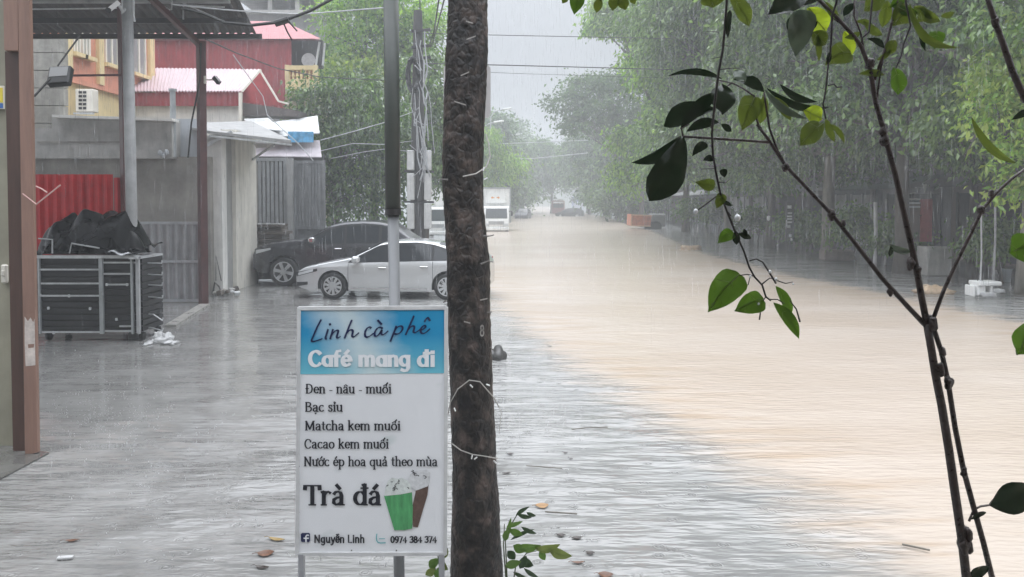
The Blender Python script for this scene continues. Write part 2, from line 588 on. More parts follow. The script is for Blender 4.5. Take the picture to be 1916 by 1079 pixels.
def tree(name, label, cat, x, y, trunk_top, tr, lobes, n, size, mats, bark, seed, group=None, droop=.5, lean=(0, 0), clump=26, elong=2.0, spread=.55):
    """lobes are (x, y, z, rx, ry, rz) relative to the trunk's foot"""
    g = random.Random(seed)
    t = thing(name, label, cat, (x, y, 0), 0, group)
    tb = MB()
    pts, rad = [], []
    for i in range(7):
        f = i / 6
        pts.append((lean[0] * f + g.uniform(-.06, .06) * (i > 0), lean[1] * f + g.uniform(-.06, .06) * (i > 0), -.3 + (trunk_top + .3) * f))
        rad.append(tr * (1.35 if i == 0 else 1.0 - .45 * f))
    tb.tube(pts, rad, 10)
    top = Vector(pts[-1])
    for L in lobes:
        p1 = Vector(L[:3])
        st = Vector(pts[4 + (g.random() < .5)])
        mid = st.lerp(p1, .5) + Vector((g.uniform(-.4, .4), g.uniform(-.4, .4), g.uniform(.1, .6)))
        tb.tube([st, mid, p1], [tr * .5, tr * .34, tr * .12], 7)
        for q in range(4):
            e = p1 + Vector((g.uniform(-.8, .8) * L[3], g.uniform(-.8, .8) * L[4], g.uniform(-.5, .8) * L[5]))
            tb.tube([mid.lerp(p1, g.uniform(.2, .9)), e], [tr * .2, tr * .05], 5)
    tb.build("trunk", bark, t, smooth=True, local=True)
    leaf_cloud("crown", lobes, n, size, mats, seed, droop, clump, elong, t, spread=spread)
    return t

def lobes_from(seed, cx, cz, wx, wz, wy, k, r):
    g = random.Random(seed)
    out = []
    for i in range(k):
        a = g.uniform(0, 6.28)
        q = math.sqrt(g.random())
        out.append((cx + wx * q * math.cos(a), g.uniform(-wy, wy), cz + wz * q * math.sin(a), r * g.uniform(.8, 1.3), r * g.uniform(.8, 1.2), r * g.uniform(.6, .95)))
    return out

STREET = "broad street trees along the far kerb"
rt = [
    # x, y, crown centre dx, crown z, half width, half height, mats, label
    (13.2, 20.5, 1.5, 11.5, 4.2, 4.2, [L_GREY, L_MID], "nearest street tree by the white stool, its crown above the yellow-green bush"),
    (12.9, 26.5, -.5, 11.0, 5.0, 4.6, [L_GREY, L_DARK], "street tree behind the upper fork of the foreground sapling, grey-green drooping crown"),
    (13.0, 33.0, -1.0, 11.0, 5.0, 5.0, [L_GREY, L_DARK], "street tree beside the white vertical letter sign, crown heavy with rain"),
    (13.2, 41.0, -1.5, 11.8, 5.2, 5.2, [L_GREY, L_MID], "street tree behind the dark hanging leaf, trunk in front of the dark shop fronts"),
    (13.4, 50.0, -1.8, 12.8, 5.6, 6.0, [L_MID, L_BRIGHT], "street tree behind the orange trailer, tall crown in the middle of the far row"),
    (13.2, 61.0, -2.2, 13.2, 6.0, 6.6, [L_BRIGHT, L_MID], "tall street tree whose bright green side edges the open sky"),
]
for i, (x, y, dx, cz, hw, hh, mats, lab) in enumerate(rt):
    lo = lobes_from(40 + i, dx, cz, hw * .72, hh * .72, 3.2, 15, 2.2)
    for k in range(20):     # low hanging sprays
        g = random.Random(90 + i * 17 + k)
        lo.append((dx + g.uniform(-hw * (.9 if y < 45 else .5), hw * .8) * .95, g.uniform(-3.5, 3.5), g.uniform(3.3, 7.2), g.uniform(.8, 1.5), g.uniform(.8, 1.5), g.uniform(.7, 1.2)))
    tree("street_tree", lab, "tree", x, y, 6.5, .24 + .03 * (i % 3), lo, 50000, .14 + .0030 * y, mats, M_TRUNK if i % 2 else M_LIGHTBARK, 300 + i, STREET, droop=.9, spread=.42, clump=34)
# farther along the row
tree("street_tree", "dark round-crowned tree with glinting upper leaves leaning over the road in the distance", "tree", 13.5, 84, 7, .3,
     [(-7.6, 0, 12.0, 2.6, 2.6, 2.0), (-5.6, 1, 13.6, 3.0, 3, 2.0), (-5.2, -1, 10.6, 2.8, 3, 1.8), (-3.0, 0, 12.5, 3, 3, 3), (-6.6, 0, 9.9, 1.8, 2, 1.2), (0, 0, 13, 4, 4, 4), (1, 0, 9, 4, 4, 3)], 13000, .40, [L_DARK], M_TRUNK, 351, STREET, droop=.3)
for i, (x, y, hw, hh) in enumerate([(14, 105, 5.5, 5), (15, 130, 6, 5.5), (15.5, 165, 7, 6)]):
    lo = lobes_from(70 + i, -2, 8.5, hw * .75, hh * .7, 3.5, 12, 2.6) + [(-1.5, 0, 3, 2.4, 2.5, 1.6), (1.5, 1, 2.4, 2.6, 2.5, 1.8)]
    tree("street_tree", ["fog-dimmed street tree beyond the glinting dark crown on the far kerb", "hazy street tree above the distant dark hatchback", "faintest street tree at the end of the far row"][i], "tree", x, y, 6, .3, lo, 9000, .55, [L_DARK, L_GREY], M_TRUNK, 360 + i, STREET, droop=.5)

# yellow-green bush on the near right
tree("leafy_bush", "yellow-green leafy bush tree with pinnate sprays at the edge of the flooded road", "tree", 12.6, 19.0, 3.2, .12,
     [(-.8, 0, 5.2, .9, .9, .8), (-.1, 0, 6.0, .9, .9, .9), (.6, 0, 5.4, 1.0, 1, 1.0), (-1.0, 0, 4.2, .8, .8, .7), (.2, 0, 4.2, 1.0, 1, .8), (-.9, -.2, 3.2, .5, .5, .6), (1.1, 0, 4.4, .9, .9, 1), (-.75, -.2, 2.55, .35, .4, .35)],
     9000, .19, [L_YEL, L_BRIGHT], M_TRUNK, 371, droop=.7, spread=.28, elong=2.4)

# trees behind the houses and cars on the near side
tree("broadleaf_tree", "tall bright green tree rising behind the balcony house and the grey pole", "tree", -7.2, 42, 8, .3,
     [(-1.2, 0, 11.5, 1.8, 2, 1.3), (-.4, 0, 12.6, 1.6, 2, 1.2), (1.2, 0, 12.2, 1.8, 2, 1.3), (2.4, 0, 11.0, 1.5, 2, 1.2), (.2, 0, 10.4, 2.0, 2, 1.2), (-1.6, 0, 9.4, 1.5, 2, 1.0), (1.6, 0, 9.3, 2.0, 2, 1.2)], 15000, .24, [L_BRIGHT, L_MID], M_TRUNK, 381, droop=.45, spread=.42)
tree("broadleaf_tree", "yellowish lower tree leaning against the tall bright one beside the balcony", "tree", -9.0, 40, 5, .2,
     [(.4, 0, 8.2, 1.5, 1.5, 1.0), (1.8, 0, 8.3, 1.6, 1.6, 1.0), (-.2, 0, 7.2, 1.3, 1.3, .9), (3.4, 0, 7.6, 1.6, 1.6, 1.1)], 4200, .3, [L_YEL, L_MID], M_TRUNK, 382, droop=.4, spread=.4)
tree("broadleaf_tree", "dense dark green tree filling the gap behind the parked cars and grey gate", "tree", -7.0, 32, 3.2, .2,
     [(-.6, 0, 6.0, 1.3, 1.3, 1.0), (.8, 0, 6.2, 1.4, 1.4, 1.1), (-.9, 0, 4.6, 1.2, 1.2, 1.0), (.6, 0, 4.6, 1.5, 1.5, 1.2), (1.9, 0, 5.0, 1.4, 1.4, 1.2), (-.6, 0, 3.2, 1.1, 1.2, .9), (.8, 0, 3.0, 1.4, 1.3, 1.0), (2.2, 0, 3.4, 1.3, 1.3, 1.0), (.9, 0, 1.8, 1.8, 1.3, 1.0)], 19000, .19, [L_DARK, L_MID], M_TRUNK, 383, droop=.8, spread=.38)
tree("broadleaf_tree", "thin grey-green tree tangled with cables around the utility pole", "tree", -3.9, 36, 4, .16,
     [(-.6, 0, 7.6, 1.1, 1.2, .9), (.3, 0, 6.6, 1.1, 1.2, 1.0), (-.8, 0, 5.4, 1.1, 1.2, 1.0), (.5, 0, 5.0, 1.2, 1.2, 1.1), (-.4, 0, 3.6, 1.2, 1.2, 1.0), (.7, 0, 3.2, 1.0, 1.2, 1.0), (.2, 0, 8.3, .8, .8, .6)], 7000, .24, [L_GREY, L_DARK], M_TRUNK, 384, droop=.8, spread=.36)
# feathery tree behind the truck and dim trees further on
tree("feathery_tree", "light green feathery tree with arching fronds above the white box truck", "tree", -4.6, 78, 5, .22,
     [(0, 0, 7.0, 2.2, 2, 1.6), (2.2, 0, 6.6, 2.0, 2, 1.4), (4.0, 0, 5.6, 1.6, 2, 1.2), (1.2, 0, 8.3, 2, 2, .9), (-2, 0, 7, 2, 2, 1.6), (2.4, 0, 4.6, 2.4, 2, 1.2), (0, 0, 4.6, 2, 2, 1.3)], 9500, .45, [L_BRIGHT, L_MID], M_TRUNK, 391, droop=.9, elong=3.5, spread=.6)
dim = [(-6.5, 112, 9.5, 6.5, 7.5, "blue-grey tall tree in the haze behind the street lamps"),
       (-3.5, 128, 7.5, 7, 6.5, "dim blue-grey tree to the right of the tallest hazy tree"),
       (1.5, 150, 6.8, 7, 5.5, "hazy round tree left of the vanishing point of the flooded road"),
       (7.5, 152, 9.0, 6, 6, "hazy tree whose crown arches over the vanishing point of the road"),
       (-8, 160, 13, 12, 8, "very faint tall tree farthest down the near side of the road"),
       (13.5, 140, 7.5, 5.5, 5.5, "hazy low tree right of the vanishing point beside the far kerb"),
       (3, 215, 9, 16, 7, "faintest wide tree closing the very end of the road"),
       (-3.0, 98, 4.6, 3.4, 3.4, "dim low tree just past the white box truck"),
       (-1.0, 118, 3.2, 4.0, 3.0, "low hazy thicket between the truck and the distant dark car"),
       (14.5, 112, 3.0, 3.5, 2.8, "low hazy thicket on the far kerb beyond the orange tipper"),
       (13.8, 92, 2.6, 2.6, 2.4, "low dim bush between the far trunks past the orange tipper")]
for i, (x, y, cz, hw, hh, lab) in enumerate(dim):
    lo = lobes_from(120 + i, 0, cz, hw * .75, hh * .6, 4, 14, hw * .38)
    tree("hazy_tree", lab, "tree", x, y, cz * .6, min(.3, cz * .045), lo, 9500, .6, [L_DARK, L_GREY], M_TRUNK, 400 + i, "trees dimmed by the rain haze", droop=.4, spread=.9)
# ---------------------------------------------------------------- buildings and canopy on the near side
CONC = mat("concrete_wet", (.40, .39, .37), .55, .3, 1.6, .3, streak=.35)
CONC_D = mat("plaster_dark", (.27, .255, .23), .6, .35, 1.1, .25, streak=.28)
BLOCK = mat("concrete_block", (.36, .345, .31), .75, .25, 5, .4, streak=.4)
WHITEW = mat("white_render", (.74, .725, .69), .6, .12, 2, .1, streak=.3)
CREAM = mat("cream_render", (.74, .60, .33), .6, .12, 2, .1, streak=.2)
ORANGE = mat("orange_render", (.68, .30, .20), .6, .12, 2, .1, streak=.2)
TRIMW = mat("pale_trim", (.74, .70, .62), .5, .1, 4)
REDSHEET = mat("red_sheet", (.30, .045, .055), .4, .2, 3, .05, streak=.3)
REDBRIGHT = mat("red_sheet_bright", (.55, .03, .035), .38, .2, 3, .05, streak=.25)
PINKROOF = mat("faded_pink_sheet", (.50, .375, .395), .35, .1, 2, .05, streak=.15)
DKSHEET = mat("rusty_dark_sheet", (.075, .07, .068), .6, .45, 3, .1, streak=.4)
REDSTEEL = mat("oxide_red_steel", (.085, .032, .030), .45, .3, 5, .1, streak=.4)
DKSTEEL = mat("dark_steel", (.035, .033, .033), .45, .3, 6, .1)
GALV = mat("galvanised", (.42, .44, .45), .35, .15, 5, .1, metal=.4, streak=.25)
LTMETAL = mat("light_metal", (.55, .56, .57), .35, .2, 8, .1, metal=.5)
GREYP = mat("grey_paint", (.37, .375, .38), .45, .2, 4, .1, streak=.35)
WINGLASS = glassmat("window_glass", (.30, .31, .31), .12)
DARKIN = mat("dark_interior", (.022, .022, .022), .8, .3, 3)  # interior shade given as a colour to closed panels and slots
BLACKPL = mat("black_plastic", (.012, .012, .013), .35, .3, 6)
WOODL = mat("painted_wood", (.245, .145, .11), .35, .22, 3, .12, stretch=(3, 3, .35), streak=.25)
WOODD = mat("shaded_wood", (.075, .04, .03), .4, .3, 3, .12, stretch=(3, 3, .35), streak=.3)  # darker copy of the post's wood; the recess's shade is in the colour
GREYROOF = mat("grey_fibre_sheet", (.27, .27, .265), .6, .25, 2.5, .2, streak=.4)
PALETARP = mat("pale_tarp", (.5, .51, .51), .4, .2, 2, .2)
PLANK = mat("old_planks", (.10, .085, .07), .7, .45, 3, .3, stretch=(.4, 2, 6))

def ppanel(mb, px0, py0, px1, py1, Y, th):
    a, b = at(px0, py1, Y), at(px1, py0, Y)
    mb.bx(a.x, b.x, Y, Y + th, a.z, b.z)

def ppoly(mb, pts, Y, th):
    mb.prism(pts, lambda u, v, d: tuple(at(u, v, Y) + Vector((0, d, 0))), 0, th)

def corr(mb, x0, x1, z0, z1, Y, pitch=.19, amp=.03, fn=None):
    """corrugated upright sheet"""
    n = max(8, int(abs(x1 - x0) / pitch * 8))
    prof = [0, .0, .35, 1, 1, 1, .35, 0]
    g = [[], []]
    for i in range(n + 1):
        x = x0 + (x1 - x0) * i / n
        y = Y - amp * prof[i % 8]
        g[0].append((x, y, z0)); g[1].append((x, y, z1))
    mb.sheet(g)
    mb.sheet([[(p[0], p[1] + .012, p[2]) for p in r] for r in g])

# porch of the house the photo is taken from
pw = MB(); a = at(26, 900, 7.75)
pw.bx(-11, a.x, 7.75, 7.9, 0, 7.5)
o = tag(pw.build("porch_wall", mat("olive_plaster", (.27, .255, .19), .6, .2, 1.5, .2, streak=.35)), "olive plaster wall beside the brown wooden post at the picture's edge", "wall")
sb = MB(); e = gnd(92, 846, .015); f_ = gnd(0, 895, .015)
dirx = (f_ - e) / (e.y - f_.y)
slab_pts = [(e.x, e.y), (e.x + dirx.x * (e.y - 3), 3.0), (-11, 3.0), (-11, 7.75), (e.x - .5, 7.75)]
sb.prism(slab_pts, lambda u, v, d: (u, v, d), -.3, .015)
tag(sb.build("porch_step", mat("wet_cement", (.11, .107, .10), .06, .3, 3, .03)), "low wet cement step under the brown wooden post", "step")
# unseen roof and back wall, added to shade the foreground
PLAST = mat("shade_plaster", (.62, .60, .56), .7, .2, 2)
vr = MB(); vr.bx(-11, 7.5, -4.5, 1.7, 3.75, 3.9)
tag(vr.build("shade_roof", PLAST), "flat unseen roof added over the viewer to shade the sapling", "roof")
vw = MB(); vw.bx(-11, 7.5, -4.7, -4.5, 0, 4.2)
tag(vw.build("shade_back_wall", PLAST), "plain unseen wall added behind the viewer to darken what faces it", "wall")
post = thing("porch_post", "brown wooden porch post with a dark recessed side and worn white patches", "post", tuple(gnd(55, 850)))
m = MB(); ppoly(m, [(47, 852), (70, 846), (57, 95), (54, -60), (33, -60), (35, 95)], 7.5, .045); m.build("front_board", WOODL, post)
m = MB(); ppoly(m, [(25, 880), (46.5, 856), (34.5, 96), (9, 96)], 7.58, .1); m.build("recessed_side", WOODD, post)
m = MB(); ppoly(m, [(8, 94), (34, 94), (32.5, -60), (5, -60)], 7.5, .08); m.build("head_block", WOODL, post)
m = MB()
WORN = mat("worn_white", (.52, .46, .42), .5, .35, 9, .1)
ppoly(m, [(46, 592), (52, 601), (57, 594), (62, 603), (64.5, 596), (65.5, 640), (66, 683), (48, 685), (46, 640)], 7.497, .002)
m.build("worn_patch", WORN, post)
m = MB(); ppoly(m, [(52, 644), (64, 643), (63, 650), (53, 651)], 7.495, .0015); m.build("scrape", WOODL, post)
# switch box, small sign, hooks
sw = MB(); p = at(9, 512, 7.72); sw.box(p, (.055, .05, .18), None, .012); sw.box(p + Vector((0, -.03, .01)), (.03, .02, .05), None, .004)
tag(sw.build("wall_switch", mat("ivory_plastic", (.6, .57, .5), .35, .1)), "ivory switch box on the olive plaster wall", "switch")
ys = MB(); p = at(-6, 182, 7.72); ys.mat(0).box(p, (.14, .02, .22)); ys.mat(1).box(p + Vector((0, -.013, .02)), (.13, .006, .14)); ys.mat(2).box(p + Vector((0, -.013, -.08)), (.13, .006, .045))
tag(ys.build("wall_plate", [TRIMW, mat("yellow_print", (.75, .6, .06), .4), mat("blue_print", (.05, .15, .4), .4)]), "small yellow and blue plate high on the olive wall", "sign")
hk = MB()
HOOKM = mat("pink_wire", (.5, .3, .27), .4, .2, metal=.2)
for pts in ([(42, 362), (68, 382), (113, 346)], [(67, 348), (78, 353), (88, 360)]):
    hk.tube([at(u, v, 7.45) for u, v in pts], .007, 6)
tag(hk.build("wire_hook", HOOKM), "bent pinkish wire hook sticking out of the brown post", "hook")

# metal canopy
can = thing("metal_canopy", "dark corrugated metal canopy on red steel posts above the forecourt", "canopy", (-8, 16, 0))
SL = .15
def canz(y): return 6.22 + SL * (18.6 - y)
m = MB()
xl, n = -16.0, 220
g0, g1 = [], []
for i in range(n + 1):
    f = i / n
    zz = .03 * (1 if (i % 4) in (1, 2) else -1)
    x0 = xl + (-5.86 - xl) * f; x1 = xl + (-4.75 - xl) * f
    g0.append((x0, 18.6, canz(18.6) + zz)); g1.append((x1, 10.5, canz(10.5) + zz))
m.sheet([g0, g1]); m.sheet([[(p[0], p[1], p[2] + .02) for p in r] for r in (g0, g1)])
m.build("roof_sheet", DKSHEET, can)
for y in (18.45, 17.5, 16.4):
    m = MB(); m.bx(xl, -5.7, y - .03, y + .03, canz(y) - .16, canz(y) - .05); m.build("purlin", DKSTEEL if y > 17 else GREYP, can)
for x in (-7.15, -11.0):
    m = MB()
    m.bar((x, 18.5, canz(18.5) - .27), (x + .25, 11, canz(11) - .27), .09, .12)
    m.build("rafter", REDSTEEL, can)
m = MB(); pa, pb = at(381, 574, 18.5), at(376, 78, 18.5)
m.tube([(pb.x + .1, 18.5, -.2), (pa.x, 18.5, 0.0), (pb.x, 18.5, canz(18.5) - .2)], .115, 4); m.build("post", REDSTEEL, can)
m = MB(); pa, pb = at(243, 620, 14.9), at(231, 0, 14.9)
m.tube([(pa.x, 14.9, -.2), (pb.x, 14.9, canz(14.9) - .2)], .125, 4); m.build("post", REDSTEEL, can)
m = MB()
for u0, v0, u1, v1, y in [(58, 17, 232, 15, 16.6), (280, -4, 318, 18, 16.5), (322, 8, 420, 13, 16.4), (330, 0, 420, 40, 16.4), (322, -5, 321, 18, 16.3), (343, -5, 343, 36, 17)]:  # rods and hangers; some pale bars stand for highlights along the purlins
    m = MB(); m.bar(at(u0, v0, y), at(u1, v1, y), .025); m.build("rod_and_highlight", LTMETAL, can)
m = MB(); m.bar(at(134, 141, 14.8), at(228, 140, 14.8), .035); m.build("side_rail", REDSTEEL, can)

# grey pipe with a security camera, flood light
m = MB(); m.tube([gnd(251, 632) + Vector((0, 0, -.2)), at(237, -40, 14.0)], .092, 14)
tag(m.build("grey_pipe", GREYP, smooth=True), "tall grey steel pipe standing in front of the red canopy post", "pipe")
cc = thing("security_camera", "white bullet camera fixed at the top of the grey pipe", "camera", tuple(at(222, 12, 13.7)))
m = MB(); m.bar(at(204, 18, 13.6), at(222, 4, 13.7), .075, .075); m.build("body", mat("white_plastic", (.75, .75, .75), .3, .05), cc)
m = MB(); m.tube([at(202, 20, 13.58), at(204, 18, 13.6)], .05, 10); m.build("lens", BLACKPL, cc)
m = MB(); m.tube([at(222, 8, 13.7), at(230, 22, 13.85), at(236, 14, 13.95)], .025, 8); m.tube([at(229, -20, 13.8), at(228, 26, 13.8)], .012, 6); m.tube([at(250, -20, 13.8), at(250, 30, 13.8), at(252, 40, 13.8)], .018, 6); m.build("bracket", LTMETAL, cc)
fl = thing("flood_light", "square black flood light on a slanting arm under the canopy", "lamp", tuple(at(113, 165, 10)))
m = MB(); c = at(113, 143, 10.2); q = Matrix.Rotation(R(-4), 3, 'Y') @ Matrix.Rotation(R(-25), 3, 'X')
m.box(c, (.28, .1, .26), q, .015); m.build("housing", BLACKPL, fl)
m = MB(); m.box(c + q @ Vector((0, -.053, .04)), (.23, .006, .14), q); m.build("lens", glassmat("lamp_glass", (.22, .22, .22), .15), fl)
m = MB(); m.bar(at(64, 180, 9.8), at(94, 147, 10.05), .02); m.bar(at(108, 123, 10.3), at(150, 66, 10.6), .016); m.bar(at(104, 130, 10.28), at(122, 130, 10.28), .03); m.build("arm", DKSTEEL, fl)

# concrete house behind the canopy
ch = thing("concrete_house", "rough grey concrete house front behind the grey corrugated gate", "building", (-10, 20.2, 0))
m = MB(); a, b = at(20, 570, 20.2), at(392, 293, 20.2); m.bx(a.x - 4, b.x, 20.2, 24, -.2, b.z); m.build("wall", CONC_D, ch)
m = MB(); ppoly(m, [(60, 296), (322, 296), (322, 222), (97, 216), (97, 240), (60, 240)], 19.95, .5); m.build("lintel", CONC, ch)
m = MB()
for r_ in range(7):
    ppanel(m, 40, 66 + r_ * 33, 119, 97.6 + r_ * 33, 20.0, .2)
m.build("block_wall", BLOCK, ch)
m = MB(); ppanel(m, 70, 264, 235, 267, 19.93, .02); m.build("joint", CONC_D, ch)
m = MB(); ppoly(m, [(97, 214), (322, 221), (322, 226), (97, 219)], 19.7, .4); m.build("ledge", WHITEW, ch)
m = MB(); ppanel(m, 322, 222, 374, 294, 20.6, .1); m.build("metal_panel", mat("pale_panel", (.5, .53, .56), .4, .08, 2, streak=.25), ch)
m = MB(); m.tube([at(325, 294, 20.1), at(323, 168, 20.1)], .07, 10); m.tube([at(323, 170, 20.1), at(323, 166, 20.1)], .1, 10); m.build("vent_pipe", GALV, ch)
m = MB()
for u, v in [(300, 286), (306, 290), (312, 285)]:
    m.blob(at(u, v, 19.9), (.05, .05, .07), u)
m.build("bottle", mat("pale_plastic", (.5, .52, .54), .25), ch)

gt = thing("corrugated_gate", "grey corrugated metal gate panel below the concrete house wall", "gate", tuple(gnd(322, 572)))
m = MB(); a, b = at(250, 562, 18.95), at(382, 416, 18.95); corr(m, a.x, b.x, a.z, b.z, 18.95, .19, .075); m.build("sheet", GREYP, gt)
m = MB()
for v in (417, 489, 562): ppanel(m, 250, v - 2.4, 384, v + 2.4, 18.86, .04)
ppanel(m, 380, 416, 385, 566, 18.86, .04); m.build("rail", GALV, gt)
m = MB(); ppanel(m, 250, 566, 386, 577, 18.9, .15); m.build("plinth", CONC_D, gt)

# red corrugated fence behind the cart
m = MB(); a, b = at(55, 470, 14.95), at(243, 326, 14.95)
corr(m, a.x, at(205, 0, 14.95).x, .2, b.z, 14.95, .155, .07); corr(m, at(205, 0, 14.95).x + .01, b.x, .2, b.z - .06, 14.97, .155, .07)
tag(m.build("red_fence", REDBRIGHT), "bright red corrugated sheet fence behind the black tarp pile", "fence")

# garage building with awning
ga = thing("garage_building", "white rendered garage block with a grey awning beside the pickup", "building", (-7.6, 21.5, 0))
m = MB(); a = at(386, 500, 20.42); m.bx(a.x, -7.36, 20.42, 20.75, -.2, 4.05); m.build("front_pier", WHITEW, ga)
m = MB(); m.bx(a.x, -7.40, 21.55, 23.3, -.2, 4.3); m.build("side_wall", mat("warm_white_render", (.70, .67, .60), .6, .12, 2, .1, streak=.4), ga)
m = MB(); m.bx(a.x, -7.5, 20.752, 21.548, -.2, 4.1); m.build("shutter_door", mat("grey_shutter", (.33, .33, .32), .5, .15, 3, streak=.3), ga)
m = MB()
A, B, C_, D = at(322, 236, 21.5), at(392, 250, 19.7), at(545, 267, 21.6), at(470, 230, 25.5)
for w0 in (0, .07):
    m.add([tuple(p + Vector((0, 0, w0))) for p in (A, B, C_, D)], [(0, 1, 2, 3)])
P8 = [A, B, C_, D]
for k in range(4):
    p, q = P8[k], P8[(k + 1) % 4]
    m.add([tuple(p), tuple(q), tuple(q + Vector((0, 0, .07))), tuple(p + Vector((0, 0, .07)))], [(0, 1, 2, 3)])
m.build("awning", GREYROOF, ga)
m = MB(); m.bar(at(388, 272, 20.3), at(434, 246, 20.3), .09, .06); m.bar(at(470, 300, 23), at(515, 268, 22), .05); m.bar(B + Vector((0, 0, -.05)), C_ + Vector((0, 0, -.05)), .06, .05); m.build("bracket", LTMETAL, ga)
m = MB(); ppoly(m, [(472, 268), (512, 268), (512, 274), (480, 276)], 22.6, .08); m.build("sun_flap", WHITEW, ga)
m = MB(); ppoly(m, [(447, 392), (449, 392), (450, 402), (446, 402)], 22.0, .05); m.build("hook_plate", DKSTEEL, ga)

# yellow and orange house
yh = thing("yellow_house", "yellow and orange two storey house with cream window trim behind the canopy", "building", (-15, 27, 0))
HX = -13.4
def hy(px): return -HX * FPX / (958 - px)
m = MB(); m.bx(-20, HX, 24.05, 30.2, -.2, 6.0); m.build("lower_wall", CREAM, yh)
m = MB(); m.bx(-20, HX + .06, 24.0, 30.25, 6.0, 11); m.build("upper_wall", ORANGE, yh)
m = MB(); m.bx(HX + .06, HX + .14, 23.95, 30.3, 5.97, 6.12); m.build("string_course", ORANGE, yh)
m = MB()
for p0, p1 in ((119, 131), (181, 190), (277, 285)):
    m = MB(); m.bx(HX + .0, HX + .18, hy(p0), hy(p1), 6.13, 11); m.build("pilaster", CREAM, yh)
for p0, p1 in ((136, 150), (153, 168), (196, 221), (246, 272)):
    f = MB(); y0, y1 = hy(p0), hy(p1)
    for (ya, yb, za, zb) in ((y0, y0 + .09, 6.9, 9), (y1 - .09, y1, 6.9, 9), ((y0 + y1) / 2 - .04, (y0 + y1) / 2 + .04, 6.9, 9), (y0 + .09, y1 - .09, 8.9, 9)):
        f.bx(HX + .05, HX + .13, ya, yb, za, zb)
    w = f.build("window", TRIMW, yh)
    g = MB(); g.bx(HX + .05, HX + .09, y0 + .09, y1 - .09, 6.9, 8.9); g.build("pane", WINGLASS, w)
    s_ = MB(); s_.bx(HX + .05, HX + .28, y0 - .12, y1 + .12, 6.78, 6.9); s_.build("sill", CREAM, w)
ac = thing("air_conditioner", "white air conditioner outdoor unit on the yellow wall", "air conditioner", tuple(at(156, 210, 24.4)))
m = MB(); a, b = at(141, 209, 24.3), at(173, 166, 24.3); m.bx(a.x, b.x, 24.3, 24.65, a.z, b.z, .02); m.build("case", TRIMW, ac)
m = MB()
for i in range(5):
    for j in range(2):
        ppanel(m, 147 + j * 8, 170 + i * 7.4, 153 + j * 8, 174.5 + i * 7.4, 24.285, .02)
m.build("grille", DARKIN, ac)
m = MB(); m.bar(at(138, 212, 24.3), at(176, 212, 24.3), .06); m.build("bracket", LTMETAL, ac)

# red shed on the upper floor, with its dark open end
rs = thing("red_shed", "large dull red corrugated shed on an upper floor, dark open end on its side", "building", (-12, 34.5, 0))
m = MB(); a, b = at(280, 150, 34), at(545, 72, 34); corr(m, a.x, b.x, a.z - 1.2, b.z, 34, .25, .03); m.build("wall", REDSHEET, rs)
m = MB(); E0, E1, R0, R1 = at(280, 73, 33.8), at(600, 72, 33.8), at(280, 36, 37.5), at(532, 40, 37.5)
m.add([tuple(E0), tuple(E1), tuple(R1), tuple(R0)], [(0, 1, 2, 3)]); m.add([tuple(p + Vector((0, 0, -.06))) for p in (E0, E1, R1, R0)], [(3, 2, 1, 0)])
m.build("roof", mat("red_roof_sheet", (.36, .07, .08), .35, .15, 3, streak=.2), rs)
m = MB(); ppanel(m, 545.5, 74, 602, 127, 35.5, .3); m.build("end_shade_panel", DARKIN, rs)  # closed panel; the shade of the open end is its dark colour
for a, b in ((at(598, 78, 34.2), at(591, 122, 34.2)), (at(608, 80, 34.4), at(604, 122, 34.4))):
    m = MB(); m.bar(a, b, .08); m.build("prop", LTMETAL, rs)
m = MB(); ppanel(m, 440, 120, 545, 205, 34.3, .3); m.build("lower_wall", mat("grey_green_render", (.22, .225, .215), .7, .25, 2, streak=.5), rs)
m = MB(); m.lathe([(.3, 0), (.24, .07), (.05, .12)], at(577, 112, 34.6), 'Y', 18); tag(m.build("satellite_dish", LTMETAL), "pale round satellite dish above the yellow balcony", "dish")

bh = thing("balcony_house", "cream house corner with a yellow balustraded balcony", "building", (-9, 33.5, 0))
m = MB(); ppanel(m, 536, 166, 592, 420, 33.4, 2.0); m.build("wall", mat("beige_render", (.42, .37, .25), .6, .2, 2, streak=.4), bh)
m = MB(); ppanel(m, 534, 148, 596, 166, 32.9, .6); ppanel(m, 534, 122, 592, 130, 32.9, .2); m.build("balcony_slab", CREAM, bh)
for i in range(7):
    m = MB(); p = at(541 + i * 7.6, 148, 33.0); h = at(0, 130, 33).z - p.z
    m.lathe([(.05, 0), (.035, .05), (.065, h * .35), (.03, h * .7), (.05, h)], p, 'Z', 10); m.build("baluster", CREAM, bh)
for u in (533, 586):
    m = MB(); ppanel(m, u, 121, u + 7, 149, 32.88, .24); m.build("corner_post", CREAM, bh)
m = MB(); ppanel(m, 541, 131, 585, 147, 33.35, .04); m.build("brown_panel", mat("brown_wood_panel", (.2, .09, .04), .6), bh)

gb = thing("grey_building", "unfinished grey concrete building with open top floor rising behind the red shed", "building", (-11, 47, 0))
m = MB(); ppanel(m, 440, 20, 606, 300, 46, 8); m.build("block", mat("bare_concrete", (.26, .26, .265), .7, .2, 1, streak=.4), gb)
m = MB(); ppoly(m, [(606, 34), (622, 40), (652, 66), (652, 200), (606, 200)], 46.5, 6); m.build("stair_wing", CONC, gb)
m = MB()
for u in (440, 505, 556, 600): ppanel(m, u - 4, -30, u + 4, 20, 46.2, .6)
ppanel(m, 440, -40, 606, -4, 46, 8); m.build("top_column", CONC, gb)
m = MB(); ppanel(m, 436, 18, 622, 24, 45.6, .5); ppanel(m, 600, 30, 612, 36, 45.8, .4); m.build("slab_edge", CONC, gb)

